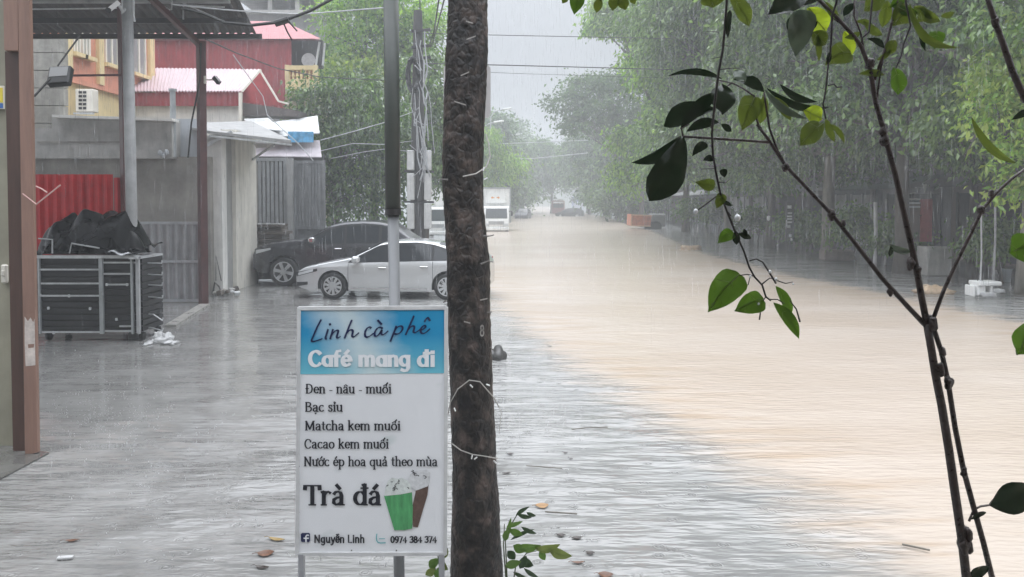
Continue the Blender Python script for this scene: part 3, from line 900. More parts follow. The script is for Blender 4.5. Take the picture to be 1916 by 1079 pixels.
gs = thing("gable_shed", "small shed with a faded pink roof and red gable beside the grey awning", "building", (-9, 29, 0))
m = MB()
e0, e1, r1, r0 = at(250, 171, 27.8), at(453, 171, 27.8), at(488, 130, 31), at(250, 127, 31)
n = 34
g = [[], []]
for i in range(n * 4 + 1):
    f = i / (n * 4); zz = Vector((0, 0, .03 if i % 4 in (1, 2) else 0))
    g[0].append(tuple(e0.lerp(e1, f) + zz)); g[1].append(tuple(r0.lerp(r1, f) + zz))
m.sheet(g); m.sheet([[(p[0], p[1], p[2] - .03) for p in r] for r in g]); m.build("roof", PINKROOF, gs)
m = MB(); a, b = at(250, 198, 27.9), at(452, 173, 27.9); corr(m, a.x, b.x, a.z, b.z, 27.9, .2, .025); m.build("fascia", REDSHEET, gs)
m = MB(); m.prism([(452, 173), (487, 133), (526, 198), (452, 190)], lambda u, v, d: tuple(at(u, v, 28.4 + d) ), 0, .12); m.build("gable", mat("gable_red", (.40, .06, .065), .4, .2, 3, streak=.25), gs)
m = MB(); m.bar(at(486, 131, 28.2), at(521, 189, 28.2), .06); m.bar(at(521, 189, 28.2), at(540, 194, 28.2), .06); m.bar(at(453, 171, 27.75), at(488, 130, 28.2), .06); m.build("verge_trim", TRIMW, gs)
m = MB(); ppanel(m, 250, 198, 448, 300, 28.1, 2.5); m.build("wall", WHITEW, gs)
m = MB(); m.bar(at(450, 173, 27.7), at(450, 240, 27.7), .1); m.build("corner_post", TRIMW, gs)
m = MB(); ppoly(m, [(450, 191), (535, 203), (562, 208), (558, 218), (450, 216)], 28.0, 1.0); m.build("dark_eave", mat("grey_brown_sheet", (.10, .085, .08), .6, .3, 3), gs)

sh = thing("tarp_shack", "lean-to shack roofed with pale tarps and a small blue board", "shack", (-8, 27.5, 0))
def quad(mb, P, th=.03):
    mb.add([tuple(p) for p in P] + [tuple(p + Vector((0, .0, -th))) for p in P], [(0, 1, 2, 3), (7, 6, 5, 4)] + [(k, (k + 1) % 4, 4 + (k + 1) % 4, 4 + k) for k in range(4)])
m = MB(); quad(m, [at(456, 236, 26.3), at(510, 256, 26.2), at(598, 248, 26.6), at(594, 216, 29)]); quad(m, [at(456, 222, 27.5), at(502, 220, 27.6), at(530, 244, 26.1), at(470, 238, 26.1)]); m.build("upper_tarp", PALETARP, sh)
m = MB(); quad(m, [at(472, 291, 25.9), at(602, 293, 25.9), at(598, 262, 27.6), at(476, 266, 27.6)]); m.build("lower_tarp", mat("pinkish_tarp", (.42, .385, .41), .45, .2, 3), sh)
m = MB(); ppanel(m, 539, 246, 586, 266, 26.05, .05); m.build("blue_board", mat("blue_board", (.10, .33, .55), .4, .4, 6), sh)
m = MB(); ppanel(m, 474, 292, 606, 430, 27.8, .2); m.build("back_wall", mat("shack_wall", (.07, .07, .07), .7, .3, 2, streak=.4), sh)
for u in (476, 606):
    m = MB(); m.bar(at(u, 290, 26.4), (at(u, 290, 26.4).x, 26.4, -.1), .07); m.build("post", DKSTEEL, sh)

GATEM = [mat("gate_pale", (.30, .31, .315), .4, .2, 4, streak=.4), mat("gate_dark", (.17, .175, .18), .45, .25, 4, streak=.4)]
for k, (u0, u1, v0, nb, lab) in enumerate([(472, 538, 298, 8, "pale barred metal gate leaf nearest the white garage wall"), (550, 608, 303, 9, "darker barred gate leaf nearer the green tree")]):
    t = thing("barred_gate", lab, "gate", (at((u0 + u1) / 2, 400, 25.4).x, 25.4, 0), group="barred gate leaves behind the pickup")
    m = MB(); a, b = at(u0, 300, 25.4), at(u1, v0, 25.4)
    for zz in (b.z, 1.55, .25): m.bx(a.x, b.x, 25.38, 25.44, zz - .05, zz + .05)
    m.bx(a.x, a.x + .07, 25.37, 25.45, 0, b.z + .06); m.bx(b.x - .07, b.x, 25.37, 25.45, 0, b.z + .06)
    m.build("frame", GATEM[k], t)
    for i in range(nb):
        x = a.x + (b.x - a.x) * (i + .7) / (nb + .4)
        m = MB(); m.bx(x - .045, x + .045, 25.4, 25.43, 1.6, b.z - .05); m.build("bar", GATEM[k], t)
    m = MB(); m.bx(a.x + .07, b.x - .07, 25.45, 25.5, .3, 1.5); m.build("lower_panel", GATEM[k], t)
m = MB(); a = at(543, 296, 25.3); m.bx(a.x - .09, a.x + .09, 25.2, 25.38, 0, a.z)
tag(m.build("gate_pillar", mat("grey_pillar", (.3, .3, .295), .6, .2, 3, streak=.4)), "square grey pillar between the two barred gate leaves", "pillar")

# stacked planks, leaning boards, rubble
ps = thing("plank_stack", "waist-high stack of dark weathered planks against the barred gate", "plank stack", (at(490, 470, 24).x, 24, 0))
g = random.Random(5)
a, b = at(447, 470, 24), at(534, 421, 24)
z = .05
while z < b.z - .04:
    hgt = g.uniform(.06, .11)
    m = MB(); m.bx(a.x + g.uniform(-.05, .1), b.x + g.uniform(-.1, .05), 23.9 + g.uniform(-.06, .06), 24.6, z, z + hgt); m.build("plank", PLANK, ps)
    z += hgt + .012
m = MB()
for u in (462, 478, 500, 520): m.box(at(u, 419, 24.05), (.28, .3, .05), R(u))
m.build("cover_scrap", LTMETAL, ps)
for k, (u, v, u2, v2) in enumerate([(462, 521, 453, 452), (468, 522, 458, 462), (450, 520, 445, 470)]):
    m = MB(); m.bar(gnd(u, v), Vector((at(u2, v2, 23.2).x, 23.2 - .1 * k, at(u2, v2, 23.2).z)), .12, .03)
    tag(m.build("leaning_board", mat("pale_board", (.3, .28, .25), .7, .3, 4)), ["tallest pale board leaning on the garage side wall", "shorter pale board leaning beside the pickup's nose", "short board leaning nearest the garage door"][k], "board", "boards leaning by the pickup")
rb = thing("rubble_heap", "low heap of broken bricks and scrap at the foot of the white pier", "rubble", tuple(gnd(415, 552)))
for i in range(26):
    m = MB(); p = gnd(g.uniform(393, 445), g.uniform(540, 556)); s_ = g.uniform(.05, .13)
    m.box(p + Vector((0, 0, s_ * .4 + g.uniform(0, .1))), (s_ * 1.6, s_, s_), Matrix.Rotation(g.uniform(0, 3), 3, 'Z') @ Matrix.Rotation(g.uniform(-.5, .5), 3, 'X'), .01)
    m.build("brick", [BLOCK, CONC, PALETARP, PLANK][i % 4], rb)
m = MB(); m.tube([gnd(398, 553) + Vector((0, 0, .02)), at(402, 528, 20.2), at(410, 536, 20.2), at(416, 549, 20.0)], .02, 6); m.tube([at(404, 525, 20.3), at(404, 478, 20.35), at(414, 525, 20.3)], .012, 5); m.build("bent_rod", DKSTEEL, rb)

# forecourt kerb edge
m = MB()
k0, k1 = gnd(392, 572), gnd(330, 612)
nrm = Vector((.16, .02, 0))
m.prism([(k0.x, k0.y), (k1.x, k1.y), (k1.x - .22, k1.y), (k0.x - .22, k0.y)], lambda u, v, d: (u, v, d), -.2, .05)
tag(m.build("forecourt_kerb", mat("wet_kerb", (.33, .32, .30), .3, .35, 6, .2)), "short pale kerb running forward from the foot of the dark canopy post", "kerb")
# ---------------------------------------------------------------- cart, tarps, splash
SLAT = mat("black_slats", (.022, .022, .023), .4, .4, 6, .2, streak=.2)
ct = thing("food_cart", "black slatted street food cart with grey metal rails and casters", "cart", (at(165, 640, 13.6).x, 13.9, 0))
a, b = at(74, 622, 13.6), at(258, 482, 13.6)
x0, x1, zb, zt = a.x - .25, b.x, a.z, b.z
m = MB(); m.bx(x0, x1, 13.66, 14.5, zb, zt)
ns = 12
for i in range(ns):
    z0 = zb + (zt - zb) * i / ns
    m.bx(x0, x1 - .03, 13.625, 13.659, z0 + .008, z0 + (zt - zb) / ns - .012)
    m.bx(x1 + .001, x1 + .03, 13.68, 14.48, z0 + .008, z0 + (zt - zb) / ns - .012)
m.build("body", SLAT, ct)
def X13(px): return at(px, 500, 13.6).x
def Z13(py): return at(200, py, 13.6).z
m = MB()
m.bx(x0, X13(262), 13.56, 13.62, Z13(483), Z13(477)); m.bx(X13(246), X13(262), 13.5, 14.5, Z13(484), Z13(480))
m.build("top_rail", LTMETAL, ct)
for u0, u1, w in ((186, 193, .03), (245, 249, .025), (255, 261, .03), (72, 75, .02)):
    m = MB(); m.bx(X13(u0), X13(u1), 13.57, 13.62, Z13(624), Z13(483.5)); m.build("upright", GALV if u0 != 255 else GREYP, ct)
for v, u0, u1 in ((504, 72, 185.5), (530, 76, 185.5), (553, 76, 185.5), (512, 194, 244), (491, 194, 254), (532, 199, 240), (621, 76, 186), (619, 194, 244), (610, 222, 244)):
    m = MB(); m.bar((X13(u0), 13.6, Z13(v)), (X13(u1), 13.6, Z13(v)), .028); m.build("rail", LTMETAL, ct)
m = MB()
for u, v in ((129, 553), (75, 552), (200, 532), (238, 532), (90, 576), (168, 577), (191, 550), (217, 597), (99, 622)):
    m.box((X13(u), 13.585, Z13(v)), (.04, .03, .05), None, .008)
m.build("clip", LTMETAL, ct)
for u, y in ((257, 13.75), (257, 14.35), (80, 13.75), (80, 14.35)):
    m = MB(); m.lathe([(.02, -.03), (.075, -.03), (.08, 0), (.075, .03), (.02, .03)], (X13(u), y, .08), 'X', 14); w = m.build("caster", BLACKPL, ct)
    m = MB(); m.bx(X13(u) - .045, X13(u) + .045, y - .03, y + .03, .15, zb); m.build("fork", GALV, w)
for v, dz in ((494, .02), (516, .02), (536, .02), (559, .01), (592, -.08), (618, -.02)):
    m = MB(); p = Vector((X13(262), 13.9, Z13(v))); m.tube([p, p + Vector((.1, -.05, 0)), p + Vector((.28, -.1, dz - .02)), p + Vector((.29, -.1, dz + .03))], .011, 6); m.build("prong", LTMETAL, ct)

TARP = mat("black_tarp", (.003, .003, .0035), .28, .4, 3, .1, spec=.12)
def cloth(mb, c, sx, sy, h, seed, n=40):
    """rumpled tarp thrown over something round"""
    r_ = np.random.default_rng(seed)
    ks = [(r_.uniform(-3.2, 3.2), r_.uniform(1, 3.4), r_.uniform(0, 6.28), r_.uniform(.3, 1)) for _ in range(5)]
    g = []
    for i in range(n):
        row = []
        v = -1 + 2 * i / (n - 1)
        for j in range(n):
            u = -1 + 2 * j / (n - 1)
            q = min(1.0, math.sqrt(u * u * .85 + v * v * .85))
            z = h * max(0, 1 - q ** 2.4)
            w = sum((.5 + .5 * math.sin(1.7 * a * u + 1.7 * b * v + p + .8 * math.sin(3 * u + 2 * v + seed))) ** 2.2 * k for a, b, p, k in ks) / 1.9 - .3
            z += w * h * .42 * (1 - .3 * q)
            row.append((c[0] + u * sx * (1 + .1 * w), c[1] + v * sy * (1 + .1 * w), c[2] + z))
        g.append(row)
    mb.sheet(g)
zc = Z13(477) + .02
tp = thing("tarp_pile", "crumpled glossy black tarps heaped over folded chairs on top of the cart", "tarp pile", (X13(160), 14.0, zc))
for (u, y, sx, sy, h, sd) in ((195, 14.15, .50, .5, .66, 3), (150, 14.05, .48, .45, .62, 8), (98, 14.1, .42, .42, .55, 12), (215, 13.95, .36, .3, .38, 21), (122, 13.85, .34, .28, .34, 33), (172, 13.8, .3, .22, .3, 41)):
    m = MB(); cloth(m, (X13(u), y, zc - .0), sx, sy, h, sd); m.build("tarp", TARP, tp, smooth=True)
m = MB(); m.bx(X13(70), X13(240), 13.75, 14.4, zc - .015, zc + .13); m.build('folded_chairs', BLACKPL, tp)
m = MB()
for pts in ([(72, 446), (98, 448), (98, 474)], [(130, 474), (134, 455), (186, 464)]):
    m.tube([at(u, v, 13.56) for u, v in pts], .014, 6)
m.build("chair_frame", GREYP, tp)
m = MB(); P = [at(200, 474, 13.5), at(250, 480, 13.5), at(256, 476, 13.95), at(232, 470, 13.95)]
g_ = [[tuple(P[0].lerp(P[1], j / 7) .lerp(P[3].lerp(P[2], j / 7), i / 4) + Vector((0, 0, .025 + .03 * math.sin(j * 1.3 + i)))) for j in range(8)] for i in range(5)]
m.sheet(g_); m.sheet([[(p[0], p[1], p[2] - .012) for p in r_] for r_ in g_])
tag(m.build("white_sheet", mat("white_plastic_sheet", (.72, .73, .75), .3, .08)), "crumpled white plastic sheet on the corner of the black cart", "sheet")

FOAM = mat("white_foam", (.5, .5, .5), .35, .08, 12, .3)
sp = MB()
for k, (u, v, rx, rz) in enumerate([(302, 640, .15, .07), (287, 641, .10, .04), (315, 642, .09, .03), (312, 636, .09, .10), (296, 634, .07, .11), (278, 644, .06, .03), (326, 643, .05, .03)]):
    sp.blob(gnd(u, v) + Vector((0, 0, .01)), (rx, .14, rz), k, .5, (10, 16), 4)
tag(sp.build("water_splash", FOAM, smooth=True), "white frothing splash where roof water hits the pavement beside the cart", "splash")

# ---------------------------------------------------------------- cars
TYRE = mat("tyre_rubber", (.012, .012, .012), .6, .2, 8)
RIMM = mat("alloy_rim", (.62, .63, .64), .3, .08, 5, metal=.6)
CARGLASS = glassmat("car_glass", (.035, .038, .042), .06)
HEADL = glassmat("headlight", (.55, .57, .58), .08)
CHROME = mat("chrome_trim", (.7, .7, .7), .15, .05, 5, metal=.9)
DARKTRIM = mat("dark_trim", (.015, .015, .016), .45, .2, 6)
SILVER = mat("silver_paint", (.60, .605, .61), .2, .04, 2, metal=.35, coat=.6, rvar=.05)
GRAPHITE = mat("graphite_paint", (.045, .045, .05), .28, .08, 2, metal=.3, coat=.6, rvar=.05)

def make_car(name, label, P, paint, loc, rz, detail=True, group=None):
    t = thing(name, label, P["cat"], loc, rz, group)
    L, Wd = P["L"], P["W"]
    xs_t, zs_t = zip(*sorted(P["top"]))
    zt = lambda x: float(np.interp(x, xs_t, zs_t))
    sm = lambda x: sum(zt(x + d) for d in (-.06, -.03, 0, .03, .06)) / 5
    belt, wm = P["belt"], Wd / 2
    R_, Ra = P["r"], P["r"] + .055
    ax = P["axles"]
    def plan(x):
        q = min(1, max(0, (abs(x) - P["flat"]) / (L / 2 - P["flat"])))
        return 1 - (P["nosef"] if x > 0 else P["nosef"] * .7) * q ** 2.3
    def w(x, z):
        bz = belt(x)
        if z <= bz:
            k = np.interp(z, [.15, .35, .62, bz - .08, bz], [.93, .975, 1.0, .985, .955])
        else:
            k = .955 - (z - bz) * P["tumble"]
        return wm * float(k) * plan(x)
    def zbot(x):
        z = P["sill"] + .12 * max(0, (abs(x) - (L / 2 - .5)) / .5) ** 2
        for a_ in ax:
            d = abs(x - a_)
            if d < Ra: z = max(z, R_ + math.sqrt(Ra * Ra - d * d))
        return z
    def edge(x): return sm(x) - (.035 if sm(x) < belt(x) + .15 else .05)
    xs = np.unique(np.concatenate([np.linspace(-L / 2, L / 2, 110)] + [a_ + Ra * np.cos(np.linspace(0, math.pi, 25)) for a_ in ax]))
    K, K2 = 15, 6
    rings = []
    for x in xs:
        z0, z1 = zbot(x), edge(x)
        z1 = max(z1, z0 + .05)
        side = []
        for i in range(K):
            z = z0 + (z1 - z0) * i / (K - 1)
            side.append((x, w(x, z), z))
        ye = side[-1][1]
        top = []
        for i in range(1, K2 + 1):
            q = i / K2
            top.append((x, ye * (1 - q ** 1.25), z1 + (sm(x) - z1 if sm(x) > z1 else .02) * math.sin(min(1, q * 1.6) * math.pi / 2)))
        half = side + top
        rings.append(half + [(p[0], -p[1], p[2]) for p in half[-2::-1]])
    m = MB()
    m.sheet(rings)
    n = len(rings[0])
    m.add(rings[0], [tuple(range(n))]); m.add(rings[-1], [tuple(range(n))[::-1]])
    m.build("body", paint, t, smooth=False, local=True)
    body = kids(t)[0]
    body.data.polygons.foreach_set("use_smooth", [len(p.vertices) == 4 for p in body.data.polygons])
    m = MB(); m.box((0, 0, .42), (L - .5, Wd * .72, .4)); m.build("underbody", DARKTRIM, t, local=True)
    def patch(poly_lo, poly_hi, x0, x1, off, mat_, nm, side=1, nx=22, nz=5):
        g = []
        for i in range(nz):
            row = []
            for j in range(nx):
                x = x0 + (x1 - x0) * j / (nx - 1)
                lo, hi = np.interp(x, *zip(*sorted(poly_lo))), np.interp(x, *zip(*sorted(poly_hi)))
                z = lo + (hi - lo) * i / (nz - 1)
                row.append((x, side * (w(x, z) + off), z))
            g.append(row)
        q = MB(); q.sheet(g)
        q.sheet([[(p[0], p[1] - side * .004, p[2]) for p in r_] for r_ in g])
        return q.build(nm, mat_, t, smooth=True, local=True)
    for s_ in (1, -1):
        for lo, hi, a_, b_ in P["windows"]:
            patch(lo, hi, a_, b_, .006, CARGLASS, "window", s_)
        if not detail: continue
        if "trim" in P:
            lo, hi, a_, b_ = P["trim"]; patch(lo, hi, a_, b_, .004, P.get("trim_mat", DARKTRIM), "window_trim", s_, 40)
        for x in P["seams"]:
            patch([(x - .01, P["sill"] + .1), (x + .01, P["sill"] + .1)], [(x - .01, belt(x) - .01), (x + .01, belt(x) - .01)], x - .006, x + .006, .003, DARKTRIM, "door_seam", s_, 2, 12)
        for x in P["handles"]:
            z = belt(x) - .13
            q = MB(); q.box((x, s_ * (w(x, z) + .018), z), (.2, .03, .032), None, .01); q.build("door_handle", CHROME if P.get("chrome") else paint, t, local=True)
        lo, hi, a_, b_ = P["lamp"]; patch(lo, hi, a_, b_, .008, HEADL, "headlight", s_)
        lo, hi, a_, b_ = P["lampdark"]; patch(lo, hi, a_, b_, .005, DARKTRIM, "lamp_surround", s_)
        lo, hi, a_, b_ = P["intake"]; patch(lo, hi, a_, b_, .005, DARKTRIM, "bumper_vent", s_)
        lo, hi, a_, b_ = P["tail"]; patch(lo, hi, a_, b_, .006, mat("tail_red", (.35, .02, .02), .2), "tail_light", s_)
        lo, hi, a_, b_ = P["rocker"]; patch(lo, hi, a_, b_, .006, P.get("rocker_mat", DARKTRIM), "sill_trim", s_, 40, 3)
        mx, mz = P["mirror"]
        q = MB(); q.box((mx, s_ * (w(mx, mz) + .13), mz), (.17, .24, .17), None, .055); q.bar((mx, s_ * w(mx, mz - .03), mz - .04), (mx, s_ * (w(mx, mz) + .08), mz - .03), .04); q.build("mirror", P.get("mirror_mat", paint), t, local=True)
    # windscreen and rear window lie on the upper skin
    for (a_, b_) in P["screens"]:
        g = []
        for j in range(14):
            x = a_ + (b_ - a_) * j / 13
            ye = w(x, edge(x)) * .93
            nx_ = Vector((-(sm(x + .02) - sm(x - .02)) / .04, 0, 1)).normalized()
            g.append([tuple(Vector((x, ye * k, edge(x) + (sm(x) - edge(x)) * math.sin(min(1, (1 - abs(k) * .93) ** .8 * 1.6) * math.pi / 2))) + nx_ * .012) for k in np.linspace(-1, 1, 13)])
        q = MB(); q.sheet(g); q.build("windscreen", CARGLASS, t, smooth=True, local=True)
    gz0, gz1, gw = P["grille"]
    q = MB(); q.box((L / 2 + .004, 0, (gz0 + gz1) / 2), (.03, gw, gz1 - gz0), None, .01); q.build("grille", DARKTRIM, t, local=True)
    for a_ in ax:
        for s_ in (1, -1):
            wy = s_ * (wm - .10)
            q = MB(); q.lathe([(R_ * .66, -.1), (R_ * .9, -.105), (R_, -.07), (R_, .07), (R_ * .9, .105), (R_ * .66, .1)], (a_, wy, R_), 'Y', 36)
            wh = q.build("wheel", TYRE, t, smooth=True, local=True)
            q = MB(); q.lathe([(R_ * .68, -.09), (R_ * .68, .09)], (a_, wy, R_), 'Y', 32)
            q.build("rim_well", DARKTRIM, wh, local=True)
            q = MB()
            q.lathe([(R_ * .685, s_ * .085), (R_ * .70, s_ * .112), (R_ * .63, s_ * .108), (R_ * .62, s_ * .085)], (a_, wy, R_), 'Y', 36)
            ns_ = P["spokes"]
            for k in range(ns_):
                for dd in ((-.09, .09) if P.get("twin") else (0,)):
                    an = 2 * math.pi * k / ns_ + .2 + dd
                    ca, sa = math.cos(an), math.sin(an)
                    w0, w1 = R_ * .075, R_ * (.065 if P.get("twin") else .10)
                    pts = [(R_ * .1, -w0), (R_ * .66, -w1), (R_ * .66, w1), (R_ * .1, w0)]
                    q.prism(pts, lambda u, v, d: (a_ + u * ca - v * sa, wy + s_ * (.098 + d), R_ + u * sa + v * ca), 0, .02)
            q.lathe([(R_ * .16, s_ * .09), (R_ * .15, s_ * .125), (.001, s_ * .128)], (a_, wy, R_), 'Y', 16)
            q.build("rim", P.get("rim_mat", RIMM), wh, local=True)
    return t

SEDAN = dict(cat="car", L=4.48, W=1.80, sill=.2, r=.325, axles=(1.34, -1.31), flat=1.6, nosef=.16, tumble=.42,
    top=[(2.24, .54), (2.23, .63), (2.18, .70), (2.05, .775), (1.7, .865), (1.25, .95), (1.02, 1.0), (.85, 1.07), (.25, 1.375), (0, 1.415), (-.35, 1.44), (-.75, 1.43), (-1.05, 1.385), (-1.35, 1.31), (-1.78, 1.11), (-2.05, 1.07), (-2.18, 1.03), (-2.24, .8)],
    belt=lambda x: .905 - .03 * x,
    windows=[([(.95, .90), (.02, .93)], [(.95, .93), (.80, 1.0), (.30, 1.27), (.02, 1.335)], .02, .92),
             ([(-.05, .93), (-.95, .955)], [(-.05, 1.345), (-.6, 1.355), (-.95, 1.31)], -.95, -.05),
             ([(-1.0, .955), (-1.52, .985)], [(-1.0, 1.295), (-1.25, 1.21), (-1.52, 1.03)], -1.5, -1.0)],
    trim=([(1.0, .885), (-1.55, .96)], [(1.0, .90), (.80, 1.03), (.30, 1.30), (0, 1.365), (-.6, 1.385), (-1.0, 1.33), (-1.25, 1.245), (-1.57, 1.0)], -1.55, .98),
    seams=(.98, -.02, -.98), handles=(.18, -.78), chrome=True,
    lamp=([(2.2, .56), (1.78, .68)], [(2.2, .625), (1.78, .735)], 1.8, 2.18), lampdark=([(2.24, .535), (1.68, .69)], [(2.24, .645), (1.68, .75)], 1.7, 2.23),
    intake=([(2.24, .29), (1.94, .35)], [(2.24, .40), (1.94, .42)], 1.94, 2.23), tail=([(-2.2, .72), (-1.85, .8)], [(-2.2, .95), (-1.85, .95)], -2.2, -1.88),
    rocker=([(.9, .235), (-.85, .235)], [(.9, .285), (-.85, .285)], -.85, .92), rocker_mat=CHROME,
    mirror=(.78, .97), screens=[(.32, .98), (-1.72, -1.1)], grille=(.42, .6, .8), spokes=10)
PICKUP = dict(cat="car", L=5.3, W=1.88, sill=.36, r=.41, axles=(1.74, -1.46), flat=2.0, nosef=.17, tumble=.34,
    top=[(2.65, .84), (2.63, 1.0), (2.52, 1.13), (2.2, 1.22), (1.7, 1.28), (1.3, 1.31), (1.12, 1.36), (.45, 1.72), (.15, 1.80), (-.4, 1.84), (-.9, 1.82), (-1.3, 1.74), (-1.85, 1.34), (-1.95, 1.27), (-2.6, 1.25), (-2.65, 1.0)],
    belt=lambda x: 1.19 - .012 * x,
    windows=[([(1.05, 1.20), (.05, 1.21)], [(1.05, 1.24), (.95, 1.32), (.45, 1.60), (.05, 1.68)], .05, 1.04),
             ([(-.02, 1.21), (-.92, 1.22)], [(-.02, 1.69), (-.5, 1.71), (-.92, 1.69)], -.92, -.02),
             ([(-1.02, 1.22), (-1.7, 1.24)], [(-1.02, 1.68), (-1.3, 1.6), (-1.7, 1.31)], -1.68, -1.0)],
    trim=([(1.15, 1.175), (-1.75, 1.205)], [(1.15, 1.19), (.95, 1.36), (.45, 1.65), (.05, 1.73), (-.5, 1.76), (-1.0, 1.72), (-1.3, 1.64), (-1.75, 1.27)], -1.74, 1.12),
    seams=(1.12, .0, -.95), handles=(.2, -.75), chrome=True,
    lamp=([(2.58, .90), (2.05, 1.04)], [(2.58, 1.01), (2.05, 1.09)], 2.1, 2.55), lampdark=([(2.6, .88), (2.0, 1.03)], [(2.6, 1.04), (2.0, 1.11)], 2.02, 2.59),
    intake=([(2.58, .46), (2.25, .50)], [(2.58, .60), (2.25, .60)], 2.25, 2.56), tail=([(-2.62, .85), (-2.4, .85)], [(-2.62, 1.15), (-2.4, 1.15)], -2.62, -2.42),
    rocker=([(1.3, .39), (-.9, .39)], [(1.3, .46), (-.9, .46)], -.9, 1.32), rocker_mat=CHROME, mirror_mat=CHROME,
    mirror=(.92, 1.30), screens=[(.5, 1.16)], grille=(.66, .98, 1.0), spokes=6, twin=True)
HATCH = dict(SEDAN, L=4.2, top=[(2.1, .60), (2.05, .75), (1.6, .90), (1.2, 1.0), (.45, 1.46), (0, 1.53), (-.8, 1.53), (-1.6, 1.46), (-1.95, 1.2), (-2.08, 1.0), (-2.1, .7)], axles=(1.28, -1.25),
    windows=[([(1.0, .92), (.0, .93)], [(1.0, 1.0), (.45, 1.33), (0, 1.4)], .0, .98), ([(-.06, .93), (-1.6, .97)], [(-.06, 1.42), (-1.1, 1.42), (-1.6, 1.3)], -1.6, -.06)], screens=[(.5, 1.15)])

def stretch(P, k):
    Q = dict(P); sc = lambda pts: [(x * k, z) for x, z in pts]
    Q["L"] = P["L"] * k; Q["axles"] = tuple(a * k for a in P["axles"]); Q["flat"] = P["flat"] * k; Q["top"] = sc(P["top"])
    for key in ("trim", "lamp", "lampdark", "intake", "tail", "rocker"): lo, hi, a, b = P[key]; Q[key] = (sc(lo), sc(hi), a * k, b * k)
    Q["windows"] = [(sc(lo), sc(hi), a * k, b * k) for lo, hi, a, b in P["windows"]]
    Q["screens"] = [(a * k, b * k) for a, b in P["screens"]]
    Q["seams"] = tuple(x * k for x in P["seams"]); Q["handles"] = tuple(x * k for x in P["handles"]); Q["mirror"] = (P["mirror"][0] * k, P["mirror"][1])
    return Q
SEDAN = stretch(SEDAN, 1.06)
fw, rw = gnd(625, 558.5), gnd(836, 560.5)
ang = math.atan2(fw.y - rw.y, fw.x - rw.x)
side_off = Vector((-math.sin(ang), math.cos(ang), 0))
# nearside wheel line is half a track from the car's centre line
def car_center(front_ground, axle_x, half, ang):
    d = Vector((math.cos(ang), math.sin(ang), 0)); nrm = Vector((math.sin(ang), -math.cos(ang), 0))
    if nrm.y < 0: nrm = -nrm
    return front_ground - d * axle_x + nrm * half
make_car("silver_sedan", "silver sedan parked beside the dark pickup behind the cafe sign", SEDAN, SILVER, tuple(car_center(fw, 1.34 * 1.06, .79, ang)), ang)
fw2 = gnd(533, 535); ang2 = R(180) - R(1.5)
make_car("dark_pickup", "dark grey pickup truck parked behind the silver sedan", PICKUP, GRAPHITE, tuple(car_center(fw2, 1.74, .83, ang2)), ang2)
p = gnd(1066, 404.5)
make_car("dark_hatchback", "dark hatchback driving through the flood far down the road", HATCH, mat("charcoal_paint", (.05, .05, .055), .35), (p.x, p.y, -.25), R(180) + R(-14), False)
